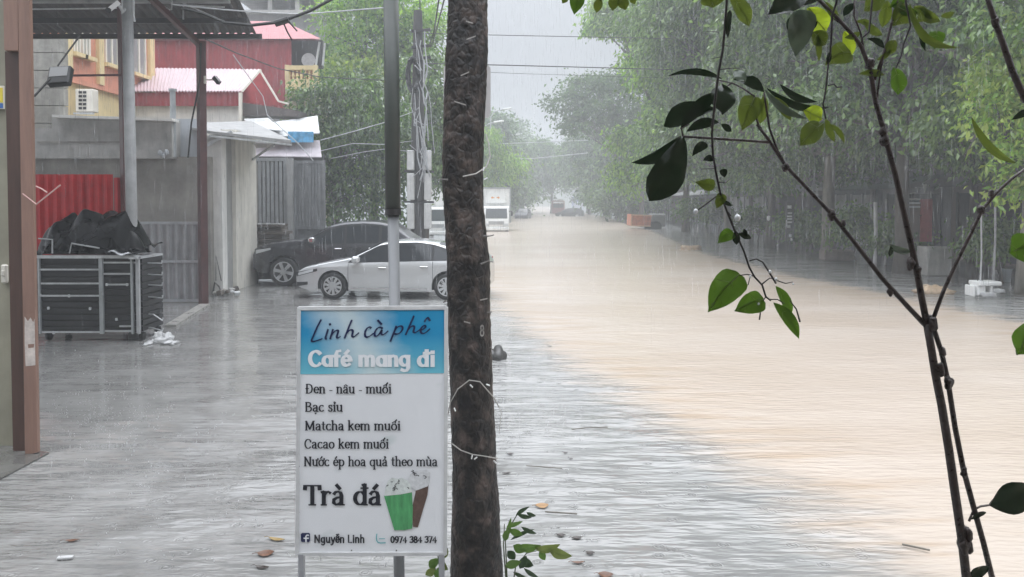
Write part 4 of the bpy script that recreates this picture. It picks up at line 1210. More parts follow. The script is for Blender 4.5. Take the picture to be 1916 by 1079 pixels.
# ---------------------------------------------------------------- trucks and far traffic
TRUCKW = mat("truck_white", (.84, .84, .82), .4, .1, 2, streak=.2)
LOGO = mat("logo_orange", (.75, .3, .06), .5)
def box_truck(name, label, cx, y, w_, logo=True, lift=-.35):
    t = thing(name, label, "truck", (cx, y, lift))
    h = w_ / 2
    q = MB(); q.bx(-h - .12, h + .12, 1.3, 6.5, 1.0, 3.75, .02); q.build("cargo_box", TRUCKW, t, local=True)
    q = MB()
    for (a_, b_, c_, d_) in ((-h - .15, h + .15, 3.68, 3.8), (-h - .15, -h - .05, 1.0, 3.68), (h + .05, h + .15, 1.0, 3.68)):
        q.bx(a_, b_, 1.25, 1.32, c_, d_)
    q.build("box_frame", GALV, t, local=True)
    if logo:
        q = MB(); q.bx(-h + .1, h - .22, 1.2, 1.249, 2.55, 3.35); pn = q.build("logo_panel", mat("white_panel", (.82, .82, .8), .4, .04), t, local=True)
        q = MB()
        for s_ in (-1, 1):
            q.prism([(s_ * .08, 3.02), (s_ * .22, 3.02), (s_ * .22, 3.09), (s_ * .36, 2.98), (s_ * .22, 2.87), (s_ * .22, 2.94), (s_ * .08, 2.94)], lambda u, v, d: (u - .1, 1.19 + d, v), 0, .008)
        q.build("arrow_logo", LOGO, pn, local=True)
    prof = [(0, .55), (-.06, 1.0), (0, 1.28), (.32, 2.2), (.42, 2.3), (1.15, 2.32), (1.15, .55)]
    q = MB(); q.prism(prof, lambda u, v, d: (d, u, v), -h, h); q.build("cab", TRUCKW, t, local=True)
    q = MB(); q.add([(-h + .12, .03, 1.36), (h - .12, .03, 1.36), (h - .17, .285, 2.12), (-h + .17, .285, 2.12)], [(0, 1, 2, 3)]); q.add([(-h + .12, .02, 1.36), (h - .12, .02, 1.36), (h - .17, .275, 2.12), (-h + .17, .275, 2.12)], [(0, 1, 2, 3)]); q.build("windscreen", glassmat("truck_glass", (.05, .06, .065), .08), t, local=True)
    q = MB(); q.bx(-.6, .6, -.075, -.03, .9, 1.15); q.build("grille", GREYP, t, local=True)
    for s_ in (-1, 1):
        q = MB(); q.box((s_ * (h - .25), -.05, .88), (.34, .08, .2), None, .03); q.build("headlight", HEADL, t, local=True)
        q = MB(); q.bar((s_ * h, .2, 1.9), (s_ * (h + .2), .05, 1.95), .03); q.box((s_ * (h + .22), .05, 1.75), (.12, .06, .36), None, .02); q.build("mirror", DARKTRIM, t, local=True)
        for yy in (.5, 4.8):
            q = MB(); q.lathe([(.2, -.11), (.36, -.12), (.39, -.08), (.39, .08), (.36, .12), (.2, .11)], (s_ * (h - .15), yy, .39), 'X', 22); q.build("wheel", TYRE, t, local=True)
    q = MB(); q.box((0, -.08, .55), (2 * h, .18, .22), None, .03); q.build("bumper", TRUCKW, t, local=True)
    q = MB(); q.bx(-.25, .25, -.19, -.172, .5, .6); q.build("number_plate", mat("plate", (.8, .8, .78), .4), t, local=True)
    return t
p = gnd(930, 433)
box_truck("box_truck", "white box truck with an orange double arrow on its front standing in the flood", p.x - .05, p.y, 1.95)
p = gnd(815, 441)
box_truck("box_truck", "white truck half hidden between the utility pole and the big trunk", p.x, p.y, 1.8, False)
# far bus
t = thing("red_bus", "small red and white bus dim in the haze beside the distant hatchback", "bus", (at(1044, 390, 150).x, 150, -.3))
q = MB(); q.box((0, 1.5, 1.5), (2.3, 6, 2.4), None, .12); q.build("body", mat("bus_red", (.22, .07, .06), .4), t, local=True)
q = MB(); q.box((0, -1.49, 2.35), (1.9, .1, .32), None, .02); q.box((0, -1.49, 2.85), (1.9, .2, .3), None, .05); q.build("white_band", TRUCKW, t, local=True)
q = MB(); q.box((0, -1.5, 1.75), (1.9, .06, .7), None, .02); q.build("windscreen", CARGLASS, t, local=True)
# dark parked car and scooter behind the box truck
p = gnd(985, 406)
make_car("parked_car", "dark car parked just beyond the white box truck", HATCH, mat("dull_blue_paint", (.05, .055, .07), .4), (p.x - .6, p.y - 8, -.2), R(-100), False)
# blue truck and pale box at the vanishing point
t = thing("blue_truck", "faint blue-backed truck at the far end of the road", "truck", (at(1082, 385, 185).x, 185, -.3))
q = MB(); q.box((0, 2, 2.1), (2.4, 5, 3.0), None, .05); q.build("cargo_box", mat("truck_blue", (.2, .24, .4), .5), t, local=True)
q = MB(); q.box((0, -1.2, 1.4), (2.2, 1.4, 1.9), None, .15); q.build("cab", mat("truck_pale", (.5, .52, .6), .5), t, local=True)
# orange trailer on the far kerb
p = gnd(1200, 429)
t = thing("orange_tipper", "rusty orange tipper body with a dark wheel, half under water on the far kerb", "trailer", (p.x, p.y, -.2))
OR = mat("rust_orange", (.5, .16, .07), .5, .35, 3, .2, streak=.3)
q = MB(); q.prism([(-.85, .5), (.75, .45), (.85, 1.35), (-.8, 1.45)], lambda u, v, d: (u, d, v), 0, 2.6); q.build("tub", OR, t, local=True)
q = MB()
for (a_, b_) in (((-.85, -.03, 1.42), (.9, -.03, 1.34)), ((-.85, -.03, .5), (-.82, -.03, 1.42)), ((-.85, -.03, .52), (.78, -.03, .47))): q.bar(a_, b_, .1)
q.build("rim_rail", mat("pale_orange", (.6, .35, .2), .5, .3), t, local=True)
for s_ in (.75, 1.35):
    q = MB(); q.lathe([(.2, -.1), (.42, -.12), (.46, 0), (.42, .12), (.2, .1)], (s_, .5, .42), 'Y', 22); q.build("wheel", TYRE, t, local=True)
q = MB(); q.box((1.5, 1.2, .95), (1.3, 1.4, 1.1), None, .1); q.build("engine_cover", mat("grey_cover", (.16, .16, .155), .5, .3), t, local=True)
# ---------------------------------------------------------------- lettering: a small broad-pen letter set
def arc(cx, cy, rx, ry, a0, a1, n=14):
    return [(cx + rx * math.cos(R(a0 + (a1 - a0) * i / n)), cy + ry * math.sin(R(a0 + (a1 - a0) * i / n))) for i in range(n + 1)]
def flagtop(x, y): return [(x - .17, y - .05), (x, y)]
def foot(x, y=0, w=.17): return [(x - w, y), (x + w, y)]
ARCH = lambda x0, x1: [(x0, .68), (x0 + .08, .85), ((x0 + x1) / 2 + .02, .97), (x1 - .05, .87), (x1, .66), (x1, 0)]
BOWL = lambda cx: arc(cx, .49, .34, .46, 0, 360, 22)
G = {   # strokes; 'serif' strokes are left out of the sans cut
 'n': (1.02, [[(.2, .97), (.2, 0)], ARCH(.2, .78)], [flagtop(.2, .97), foot(.2), foot(.78)]),
 'm': (1.55, [[(.2, .97), (.2, 0)], ARCH(.2, .74), ARCH(.74, 1.3)], [flagtop(.2, .97), foot(.2, 0, .14), foot(.74, 0, .14), foot(1.3, 0, .14)]),
 'h': (1.02, [[(.2, 1.5), (.2, 0)], ARCH(.2, .78)], [flagtop(.2, 1.5), foot(.2), foot(.78)]),
 'u': (1.02, [[(.2, .97), (.2, .3), (.27, .1), (.45, .02), (.65, .1), (.78, .3)], [(.78, .97), (.78, 0)]], [flagtop(.2, .97), flagtop(.78, .97), [(.78, 0), (.95, 0)]]),
 'i': (.5, [[(.25, .97), (.25, 0)]], [flagtop(.25, .97), foot(.25)]),
 'o': (.98, [arc(.48, .48, .37, .46, 90, 450, 24)], []),
 'c': (.85, [arc(.48, .48, .37, .46, 48, 318, 20)], []),
 'e': (.9, [[(.2, .52), (.76, .52)], arc(.48, .5, .34, .46, 0, 318, 24)], []),
 'a': (.92, [[(.15, .78), (.25, .93), (.45, .97), (.62, .88), (.67, .68), (.67, .0)], [(.67, .58), (.35, .52), (.14, .38), (.13, .16), (.28, .02), (.48, .05), (.67, .22)]], [[(.67, 0), (.86, 0)]]),
 't': (.65, [[(.28, 1.28), (.28, .22), (.36, .05), (.55, .06)], [(.06, .93), (.56, .93)]], []),
 'r': (.75, [[(.2, .97), (.2, 0)], [(.2, .68), (.35, .9), (.52, .97), (.66, .86)]], [flagtop(.2, .97), foot(.2)]),
 's': (.75, [[(.62, .8), (.52, .94), (.34, .97), (.17, .88), (.16, .7), (.3, .56), (.5, .46), (.62, .3), (.58, .1), (.38, .01), (.2, .05), (.1, .2)]], []),
 'k': (.98, [[(.2, 1.5), (.2, 0)], [(.22, .45), (.74, .96)], [(.4, .62), (.82, 0)]], [flagtop(.2, 1.5), foot(.2), foot(.82, 0, .14), foot(.74, .96, .12)]),
 'p': (1.02, [[(.2, .97), (.2, -.5)], arc(.5, .48, .36, .46, 150, -150, 20)], [flagtop(.2, .97), foot(.2, -.5)]),
 'q': (1.02, [[(.8, .97), (.8, -.5)], arc(.48, .48, .36, .46, 30, 330, 20)], [foot(.8, -.5)]),
 'd': (1.04, [[(.8, 1.5), (.8, 0)], arc(.48, .48, .36, .46, 30, 330, 20)], [flagtop(.8, 1.5), [(.8, 0), (.97, 0)]]),
 'f': (.66, [[(.26, 0), (.26, 1.1), (.34, 1.4), (.6, 1.45)], [(.05, .93), (.55, .93)]], [foot(.26)]),
 'g': (1.0, [arc(.46, .5, .34, .44, 30, 330, 20), [(.78, .97), (.78, -.2), (.66, -.42), (.42, -.46), (.2, -.36)]], []),
 'v_a': (.95, [arc(.46, .48, .34, .44, 30, 330, 20), [(.78, .97), (.78, 0)]], []),
 'B': (1.15, [[(.22, 1.4), (.22, 0)], [(.1, 1.4), (.55, 1.4), (.84, 1.28), (.86, 1.02), (.7, .8), (.35, .76), (.75, .74), (.98, .52), (.95, .2), (.7, 0), (.08, 0)]], []),
 'M': (1.6, [[(.22, 1.4), (.22, 0)], [(.22, 1.4), (.76, .15)], [(.76, .15), (1.3, 1.4)], [(1.3, 1.4), (1.34, 0)]], [foot(.22), foot(1.34), [(.06, 1.4), (.24, 1.4)], [(1.3, 1.4), (1.48, 1.4)]]),
 'C': (1.15, [arc(.62, .7, .5, .7, 42, 318, 24)], [[(1.0, 1.22), (1.02, .98)]]),
 'N': (1.35, [[(.22, 1.4), (.22, 0)], [(.22, 1.4), (1.06, .0)], [(1.06, 1.4), (1.06, 0)]], [foot(.22), foot(1.06, 1.4), [(.06, 1.4), (.24, 1.4)]]),
 'T': (1.15, [[(.56, 1.4), (.56, 0)], [(.06, 1.4), (1.06, 1.4)]], [foot(.56, 0, .22), [(.06, 1.4), (.04, 1.12)], [(1.06, 1.4), (1.08, 1.12)]]),
 'D': (1.25, [[(.24, 1.4), (.24, 0)], [(.1, 1.4), (.6, 1.4), (.95, 1.2), (1.08, .7), (.95, .2), (.6, 0), (.1, 0)]], []),
 'L': (.95, [[(.2, 1.4), (.2, 0), (.82, 0)]], []),
 'y': (.92, [[(.12, .97), (.46, .1)], [(.82, .97), (.4, -.3), (.2, -.46), (.08, -.42)]], []),
 '-': (.55, [[(.08, .42), (.46, .42)]], []),
 '0': (.9, [arc(.44, .7, .33, .68, 90, 450, 24)], []), '1': (.6, [[(.15, 1.15), (.38, 1.4), (.38, 0)]], []),
 '3': (.85, [[(.14, 1.25), (.35, 1.4), (.6, 1.36), (.72, 1.12), (.62, .86), (.36, .76), (.66, .68), (.76, .4), (.64, .1), (.38, 0), (.12, .12)]], []),
 '4': (.9, [[(.62, 0), (.62, 1.4), (.08, .4), (.84, .4)]], []),
 '7': (.8, [[(.08, 1.38), (.74, 1.38), (.32, 0)]], []),
 '8': (.88, [arc(.44, 1.06, .27, .32, -90, 270, 20), arc(.44, .37, .33, .37, 90, 450, 20)], []),
 '9': (.88, [arc(.44, .98, .31, .4, 0, 360, 22), [(.75, .98), (.72, .5), (.55, .12), (.3, 0)]], []),
 ' ': (.55, [], []),
}
MARK = {'acute': [[(-.1, 1.16), (.16, 1.46)]], 'grave': [[(.1, 1.16), (-.16, 1.46)]], 'circ': [[(-.24, 1.12), (0, 1.34), (.24, 1.12)]],
        'hook': [[(-.12, 1.42), (.04, 1.48), (.12, 1.36), (.0, 1.26), (0, 1.14)]], 'tilde': [[(-.22, 1.2), (-.1, 1.3), (.08, 1.2), (.22, 1.3)]],
        'dot': [[(0, -.36), (0, -.24)]], 'idot': [[(0, 1.24), (0, 1.38)]]}
VIET = {'â': 'a+circ', 'ố': 'o+circ+acute2', 'ạ': 'a+dot', 'ỉ': 'i+hook', 'ư': 'u+horn', 'ớ': 'o+horn+acute', 'é': 'e+acute', 'ả': 'a+hook', 'ù': 'u+grave',
        'à': 'a+grave', 'á': 'a+acute', 'đ': 'd+bar', 'Đ': 'D+barD', 'i': 'i+idot', 'ễ': 'e+circ+tilde2', 'ê': 'e+circ'}

def glyph(chh, serif):
    base, marks = chh, []
    if chh in VIET:
        q = VIET[chh].split('+'); base, marks = q[0], q[1:]
    adv, st, se = G[base if (serif or base != 'a') else 'v_a']
    out = [list(s) for s in st] + ([list(s) for s in se] if serif else [])
    cxm = {'i': .25, 'd': .5}.get(base, .47)
    for mk in marks:
        if mk == 'horn': out.append([(.74 if base == 'o' else .78, .86), (.98, .96), (.96, 1.18)])
        elif mk == 'bar': out.append([(.55, 1.22), (1.02, 1.22)])
        elif mk == 'barD': out.append([(.02, .72), (.5, .72)])
        elif mk == 'acute2': out += [[(.18 + cxm, 1.34), (.4 + cxm, 1.62)]]
        elif mk == 'tilde2': out += [[(x + cxm, y + .3) for x, y in s] for s in MARK['tilde']]
        else: out += [[(x + cxm, y) for x, y in s] for s in MARK[mk]]
    return adv, out

def pen(mb, pts, thick, thin, fn, nib=0.0, d0=0.0, d1=-.0006):
    """one stroke of a flat pen: wide going down, fine going across"""
    n = len(pts)
    lo, hi = [], []
    for i, p in enumerate(pts):
        a, b = pts[max(i - 1, 0)], pts[min(i + 1, n - 1)]
        dx, dy = b[0] - a[0], b[1] - a[1]
        L = math.hypot(dx, dy) or 1
        k = abs(math.sin(math.atan2(dy, dx) - nib))
        wd = (thin + (thick - thin) * k) / 2
        nx, ny = -dy / L * wd, dx / L * wd
        e = (0, 0)
        if i == 0: e = (-dx / L * thin * .45, -dy / L * thin * .45)
        if i == n - 1: e = (dx / L * thin * .45, dy / L * thin * .45)
        lo.append((p[0] + nx + e[0], p[1] + ny + e[1])); hi.append((p[0] - nx + e[0], p[1] - ny + e[1]))
    pen.layer = (getattr(pen, 'layer', 0) + 1) % 41
    off = -.00004 * pen.layer
    vs = [fn(*p, d1 + off) for p in lo] + [fn(*p, d1 + off) for p in hi]
    fs = [(i, i + 1, n + i + 1, n + i) for i in range(n - 1)]
    mb.add(vs, fs)

def write(mb, text, x0, x1, base, xh, P, thick=.21, thin=.085, serif=True, nib=0.0, gap=.02):
    """text between photograph columns x0 and x1 on a baseline; P maps sign pixels to the board"""
    gl = [glyph(c, serif) for c in text]
    tot = sum(a + gap for a, _ in gl) - gap
    sx = (x1 - x0) / tot
    x = 0
    for adv, st in gl:
        for s in st:
            pen(mb, [(px + x, py) for px, py in s], thick, thin, lambda u, v, d: P(x0 + u * sx, base - v * xh, d), nib)
        x += adv + gap

# ---------------------------------------------------------------- cafe sign
SY = 4.5
def SP(u, v, d=0.0): return tuple(at(u, v, SY) + Vector((0, d, 0)))
sign = thing("cafe_sign", "white and blue cafe menu board on white metal legs beside the big tree trunk", "sign", (at(695, 0, SY).x, SY, 0))
m = MB(); ppoly(m, [(562, 578), (832, 577), (831, 1033), (559, 1034)], SY, .012)
def board_mat():
    mm = mat("printed_board", (.80, .81, .83), .3, .05, 1.2, spec=.5, coat=.25, rvar=.04)
    n, l = mm.node_tree.nodes, mm.node_tree.links
    b = n["Principled BSDF"]
    src = b.inputs["Base Color"].links[0].from_socket
    tc = n.new("ShaderNodeTexCoord")
    mp = n.new("ShaderNodeMapping"); mp.inputs["Scale"].default_value = (3.2, 1, 5.2)
    l.new(tc.outputs["Object"], mp.inputs[0])
    z = n.new("ShaderNodeTexNoise"); z.inputs["Scale"].default_value = 1.6; z.inputs["Detail"].default_value = 3
    l.new(mp.outputs[0], z.inputs["Vector"])
    r_ = n.new("ShaderNodeMapRange"); r_.inputs["From Min"].default_value = .62; r_.inputs["From Max"].default_value = .8; r_.inputs["To Max"].default_value = .5
    l.new(z.outputs["Fac"], r_.inputs["Value"])
    x = n.new("ShaderNodeMix"); x.data_type = 'RGBA'
    l.new(r_.outputs[0], x.inputs[0]); l.new(src, x.inputs[6]); x.inputs[7].default_value = (.38, .50, .47, 1)
    l.new(x.outputs[2], b.inputs["Base Color"])
    return mm
m.build("board", board_mat(), sign)
def header_mat():
    """printed blue sky picture: lighter towards its lower edge, with a pale slanting cloud"""
    mm = bpy.data.materials.new("printed_header"); mm.use_nodes = True
    n, l = mm.node_tree.nodes, mm.node_tree.links
    b = n["Principled BSDF"]; b.inputs["Roughness"].default_value = .28; b.inputs["Coat Weight"].default_value = .25
    tc = n.new("ShaderNodeTexCoord"); s = n.new("ShaderNodeSeparateXYZ")
    l.new(tc.outputs["Generated"], s.inputs[0])
    r1 = n.new("ShaderNodeValToRGB")
    r1.color_ramp.elements[0].position = 0; r1.color_ramp.elements[0].color = (.16, .52, .64, 1)
    r1.color_ramp.elements[1].position = .62; r1.color_ramp.elements[1].color = (.02, .27, .50, 1)
    l.new(s.outputs["Z"], r1.inputs[0])
    z = n.new("ShaderNodeTexNoise"); z.inputs["Scale"].default_value = 5; z.inputs["Detail"].default_value = 4
    l.new(tc.outputs["Generated"], z.inputs["Vector"])
    def mt(op, a, c):
        q = n.new("ShaderNodeMath"); q.operation = op
        for i, v in enumerate((a, c)):
            if isinstance(v, (int, float)): q.inputs[i].default_value = v
            else: l.new(v, q.inputs[i])
        return q.outputs[0]
    cen = mt('SUBTRACT', .52, mt('MULTIPLY', s.outputs["Z"], .22))
    dst = mt('ABSOLUTE', mt('SUBTRACT', s.outputs["X"], cen), 0)
    dst = mt('ADD', dst, mt('MULTIPLY', mt('SUBTRACT', z.outputs["Fac"], .5), .22))
    r_ = n.new("ShaderNodeMapRange"); r_.inputs["From Min"].default_value = .02; r_.inputs["From Max"].default_value = .34; r_.inputs["To Min"].default_value = .8; r_.inputs["To Max"].default_value = 0
    l.new(dst, r_.inputs["Value"])
    x = n.new("ShaderNodeMix"); x.data_type = 'RGBA'
    l.new(r_.outputs[0], x.inputs[0]); l.new(r1.outputs[0], x.inputs[6]); x.inputs[7].default_value = (.66, .74, .74, 1)
    l.new(x.outputs[2], b.inputs["Base Color"])
    return mm
m = MB(); ppoly(m, [(563, 581), (831, 580), (831, 698), (562, 700)], SY - .002, .002); m.build("blue_header", header_mat(), sign)
FRAMEW = mat("white_enamel", (.6, .6, .6), .35, .12, 8, .05, streak=.2)
for a_, b_ in (((559, 576.5), (835, 575)), ((556.5, 1036), (834, 1035.5))):
    m = MB(); m.bar(Vector(SP(*a_)), Vector(SP(*b_)), .016, .02); m.build("frame_rail", FRAMEW, sign)
for (u0, v0, u1) in ((560, 575, 556), (835, 574, 833)):
    m = MB(); pa = Vector(SP(u0, v0)); pb = Vector(SP(u1, 1037)); m.bar(pa, pb, .016, .02); m.build("frame_side", FRAMEW, sign)
for u0, u1 in ((563.5, 563), (826, 827)):
    m = MB(); pa = Vector(SP(u0, 1036)) + Vector((0, .01, 0)); pb = Vector((SP(u1, 1079)[0], SY + .01, -.2)); m.bar(pa, pb, .038, .03); m.build("leg", mat("leg_grey", (.33, .335, .35), .4, .15, 6, streak=.3), sign)
m = MB()
for u, v in ((561, 745), (560, 872), (559, 958), (658, 1029), (742, 1029), (600, 577)):
    m.lathe([(.0025, -.004), (.004, -.001), (.004, .0)], SP(u, v, -.003), 'Y', 8)
m.build("screw", DKSTEEL, sign)
INK = mat("print_black", (.012, .013, .02), .35, .1)
NAVY = mat("print_navy", (.012, .018, .075), .35, .1)
PWHITE = mat("print_white", (.80, .82, .84), .3, .05)
TEAL = mat("print_teal", (.10, .42, .45), .35, .1)
PSIGN = lambda u, v, d: SP(u, v, d - .0045)
for txt, x0, x1, base in (("Đen - nâu - muối", 572, 733, 735), ("Bạc sỉu", 571, 642, 769), ("Matcha kem muối", 571, 750, 804), ("Cacao kem muối", 570, 728, 838), ("Nước ép hoa quả theo mùa", 569, 819, 871)):
    m = MB(); write(m, txt, x0, x1, base, 12.0, PSIGN, .25, .12); m.build("menu_line", INK, sign)
m = MB(); write(m, "Trà đá", 570, 714, 943.5, 25.5, PSIGN, .29, .11); m.build("big_lettering", INK, sign)
m = MB(); write(m, "Nguyễn Linh", 588, 683, 1014, 9.6, PSIGN, .30, .25, False); m.build("contact_name", INK, sign)
m = MB(); write(m, "0974 384 374", 731, 817, 1014, 8.0, PSIGN, .33, .28, False); m.build("contact_number", INK, sign)
m = MB(); write(m, "Café mang đi", 578, 815, 684, 19.5, PSIGN, .38, .22, False, R(18)); m.build("white_lettering", PWHITE, sign)
# script headline, drawn stroke by stroke
SCR = [[(213, 97), (200, 120), (185, 150), (168, 190), (152, 226), (150, 236), (166, 238), (192, 230), (220, 220)],
       [(258, 160), (246, 198), (240, 218), (248, 220)], [(270, 122), (272, 130)],
       [(290, 160), (281, 192), (272, 220)], [(276, 204), (292, 180), (312, 164), (327, 165), (322, 185), (313, 207), (320, 217), (338, 206)],
       [(412, 100), (395, 140), (378, 185), (366, 215)], [(372, 197), (388, 172), (407, 160), (422, 166), (416, 190), (414, 206), (426, 209), (442, 196), (458, 182)],
       [(538, 150), (528, 142), (512, 150), (498, 176), (497, 200), (508, 211), (530, 204), (552, 186)],
       [(612, 152), (594, 143), (576, 152), (560, 180), (561, 202), (574, 205), (592, 190), (612, 154), (604, 178), (606, 193), (620, 194), (648, 170)], [(582, 100), (594, 112), (606, 126)],
       [(702, 138), (690, 170), (676, 206), (664, 236)], [(688, 172), (704, 148), (726, 135), (744, 140), (742, 164), (724, 184), (704, 191), (688, 186)],
       [(816, 72), (800, 110), (780, 154), (764, 192)], [(774, 168), (790, 146), (808, 135), (822, 140), (816, 162), (812, 176), (824, 182), (840, 172), (858, 158)],
       [(862, 164), (882, 156), (895, 142), (888, 132), (872, 138), (859, 160), (862, 182), (878, 187), (898, 178), (920, 156)], [(886, 108), (900, 84), (908, 82), (920, 102)]]
m = MB()
for s_ in SCR:
    fine = []
    for i in range(len(s_) - 1):
        for k in range(3):
            f = k / 3; fine.append((s_[i][0] + (s_[i + 1][0] - s_[i][0]) * f, s_[i][1] + (s_[i + 1][1] - s_[i][1]) * f))
    fine.append(s_[-1])
    for _ in range(2):
        fine = [fine[0]] + [tuple((fine[i - 1][k] + 2 * fine[i][k] + fine[i + 1][k]) / 4 for k in (0, 1)) for i in range(1, len(fine) - 1)] + [fine[-1]]
    pen(m, fine, 15, 6.5, lambda u, v, d: PSIGN(540 + u / 3.48, 570 + v / 3.48, d), R(-30))
m.build("script_lettering", NAVY, sign)
m = MB(); ppoly(m, [(563, 999), (565, 997), (578, 997), (580, 999), (580, 1012), (578, 1014), (565, 1014), (563, 1012)], SY - .005, .0015); ic = m.build("square_icon", NAVY, sign)
m = MB()
for s_ in ([(577.5, 1000.5), (575, 1000), (573, 1002), (573, 1013.5)], [(569.5, 1006), (577, 1006)]):
    pen(m, s_, 2.8, 2.6, lambda u, v, d: SP(u, v, d - .0055))
m.build("f_letter", PWHITE, ic)
m = MB(); pen(m, [(705.5, 998.5), (704.5, 1004), (705, 1010), (707.5, 1014), (712, 1015), (721, 1014.6)], 1.9, 1.9, PSIGN); pen(m, [(710, 1007), (720, 1007)], 1.3, 1.3, PSIGN); m.build("call_icon", TEAL, sign)
# printed drinks
def flat(pts, mt_, nm, d, parent):
    q = MB(); q.prism(pts, lambda u, v, e: SP(u, v, d + e), 0, .0006); return q.build(nm, mt_, parent)
cup2 = flat([(779, 914), (802, 906), (800, 925), (782, 986), (773, 985), (771, 950)], mat("print_cocoa", (.12, .075, .06), .35, .35, 30), "cocoa_drink", -.0034, sign)
flat([(764, 896), (768, 886), (778, 880), (788, 881), (799, 878), (805, 884), (803, 897), (801, 909), (779, 917), (770, 912)], mat("print_cream", (.66, .67, .68), .35, .15, 60), "cream_top", -.0042, cup2)
cup1 = flat([(718.5, 926), (771, 919), (772.5, 950), (771.5, 988), (757, 991), (738, 991)], mat("print_green", (.085, .34, .13), .35, .3, 14, stretch=(3, 1, .6)), "green_drink", -.005, sign)
flat([(719, 927), (722, 912), (726, 899), (734, 893), (744, 895), (752, 893), (762, 897), (768, 905), (771, 920), (750, 924)], mat("print_whip", (.68, .72, .69), .35, .15, 60), "cream_top", -.0058, cup1)
g = random.Random(4)
m = MB()
for i in range(17):
    u, v, r_ = (g.uniform(724, 764), g.uniform(897, 916), g.uniform(1, 2.6)) if i < 10 else (g.uniform(768, 804), g.uniform(879, 893), g.uniform(1, 2.8))
    a0 = g.uniform(0, 360)
    pen(m, arc(u, v, r_ * 1.7, r_, a0, a0 + g.uniform(60, 170), 5), 1.7, .9, lambda a, b, d: SP(a, b, d - .0066))
m.build("crumb_print", INK, cup1)

# ---------------------------------------------------------------- grey pole behind the sign
gp = thing("grey_pole", "grey steel pole of two telescoped tubes behind the cafe sign", "pole", (at(746, 1000, 4.8).x, 4.8, 0))
PM = mat("pole_grey", (.075, .083, .075), .4, .2, 3, .1, streak=.3)
PM2 = mat("pole_grey_lower", (.20, .205, .21), .4, .15, 3, .1, streak=.25)
m = MB(); m.tube([at(735.5, 400, 4.8), at(731, -60, 4.8)], .0455, 20); m.build("upper_tube", PM, gp, smooth=True)
a = at(747, 1079, 4.8)
m = MB(); m.tube([Vector((a.x, 4.8, -.2)), a, at(735.5, 394, 4.8)], .0335, 20); m.build("lower_tube", PM2, gp, smooth=True)
m = MB(); m.tube([at(735.5, 402, 4.8), at(735.5, 390, 4.8)], .0485, 20); m.build("collar", DKSTEEL, gp)

# ---------------------------------------------------------------- big trunk
TY = 4.9
OUT = [(-900, 855, 925), (-150, 846, 914), (0, 838, 913), (60, 836, 913), (105, 832, 914), (130, 832, 913), (240, 827, 908), (330, 826, 905), (400, 830, 908), (480, 835, 917), (560, 836, 918), (650, 838, 922), (750, 842, 925), (850, 845, 930), (950, 843, 937), (1079, 840, 944), (1180, 832, 958)]
bt = thing("roadside_tree", "big dark rough-barked tree trunk wound with fairy light wire beside the cafe sign", "tree", tuple(at(892, 1100, TY).xy) + (0,))
def trunk_mat():
    mm = mat("dark_bark", (.014, .011, .009), .5, .3, 4, 0, spec=.45)
    n, l = mm.node_tree.nodes, mm.node_tree.links
    b = n["Principled BSDF"]
    tc = n.new("ShaderNodeTexCoord")
    mp = n.new("ShaderNodeMapping"); mp.inputs["Scale"].default_value = (9, 9, 7.0)
    l.new(tc.outputs["Object"], mp.inputs[0])
    v = n.new("ShaderNodeTexVoronoi"); v.feature = 'DISTANCE_TO_EDGE'; v.inputs["Scale"].default_value = 2.4
    wz = n.new("ShaderNodeTexNoise"); wz.inputs["Scale"].default_value = 2; wz.inputs["Detail"].default_value = 5
    l.new(mp.outputs[0], wz.inputs["Vector"])
    ad = n.new("ShaderNodeMixRGB"); ad.blend_type = 'ADD'; ad.inputs[0].default_value = .4
    l.new(mp.outputs[0], ad.inputs[1]); l.new(wz.outputs["Color"], ad.inputs[2])
    l.new(ad.outputs[0], v.inputs["Vector"])
    nz = n.new("ShaderNodeTexNoise"); nz.inputs["Scale"].default_value = 1.5; nz.inputs["Detail"].default_value = 6; nz.inputs["Roughness"].default_value = .6
    l.new(mp.outputs[0], nz.inputs["Vector"])
    rp = n.new("ShaderNodeValToRGB")
    e = rp.color_ramp.elements
    e[0].position = .42; e[0].color = (.006, .005, .0045, 1)
    e[1].position = .66; e[1].color = (.064, .048, .040, 1)
    q = e.new(.53); q.color = (.019, .0145, .012, 1)
    l.new(nz.outputs["Fac"], rp.inputs[0])
    # grey lichen and reddish flakes with shapes of their own
    n2 = n.new("ShaderNodeTexNoise"); n2.inputs["Scale"].default_value = 7; n2.inputs["Detail"].default_value = 5
    l.new(tc.outputs["Object"], n2.inputs["Vector"])
    r2 = n.new("ShaderNodeMapRange"); r2.inputs["From Min"].default_value = .56; r2.inputs["From Max"].default_value = .68; r2.inputs["To Max"].default_value = .7
    l.new(n2.outputs["Fac"], r2.inputs["Value"])
    sz = n.new("ShaderNodeSeparateXYZ"); l.new(tc.outputs["Object"], sz.inputs[0])
    x = n.new("ShaderNodeMix"); x.data_type = 'RGBA'
    l.new(r2.outputs[0], x.inputs[0]); l.new(rp.outputs[0], x.inputs[6]); x.inputs[7].default_value = (.115, .085, .072, 1)
    l.new(x.outputs[2], b.inputs["Base Color"])
    r3 = n.new("ShaderNodeMapRange"); r3.inputs["From Max"].default_value = .22
    l.new(v.outputs["Distance"], r3.inputs["Value"])
    hh = n.new("ShaderNodeMath"); hh.operation = 'MULTIPLY_ADD'; hh.inputs[1].default_value = .3
    l.new(r3.outputs[0], hh.inputs[0]); l.new(nz.outputs["Fac"], hh.inputs[2])
    bp = n.new("ShaderNodeBump"); bp.inputs["Strength"].default_value = .9; bp.inputs["Distance"].default_value = .013
    l.new(hh.outputs[0], bp.inputs["Height"]); l.new(bp.outputs[0], b.inputs["Normal"])
    return mm
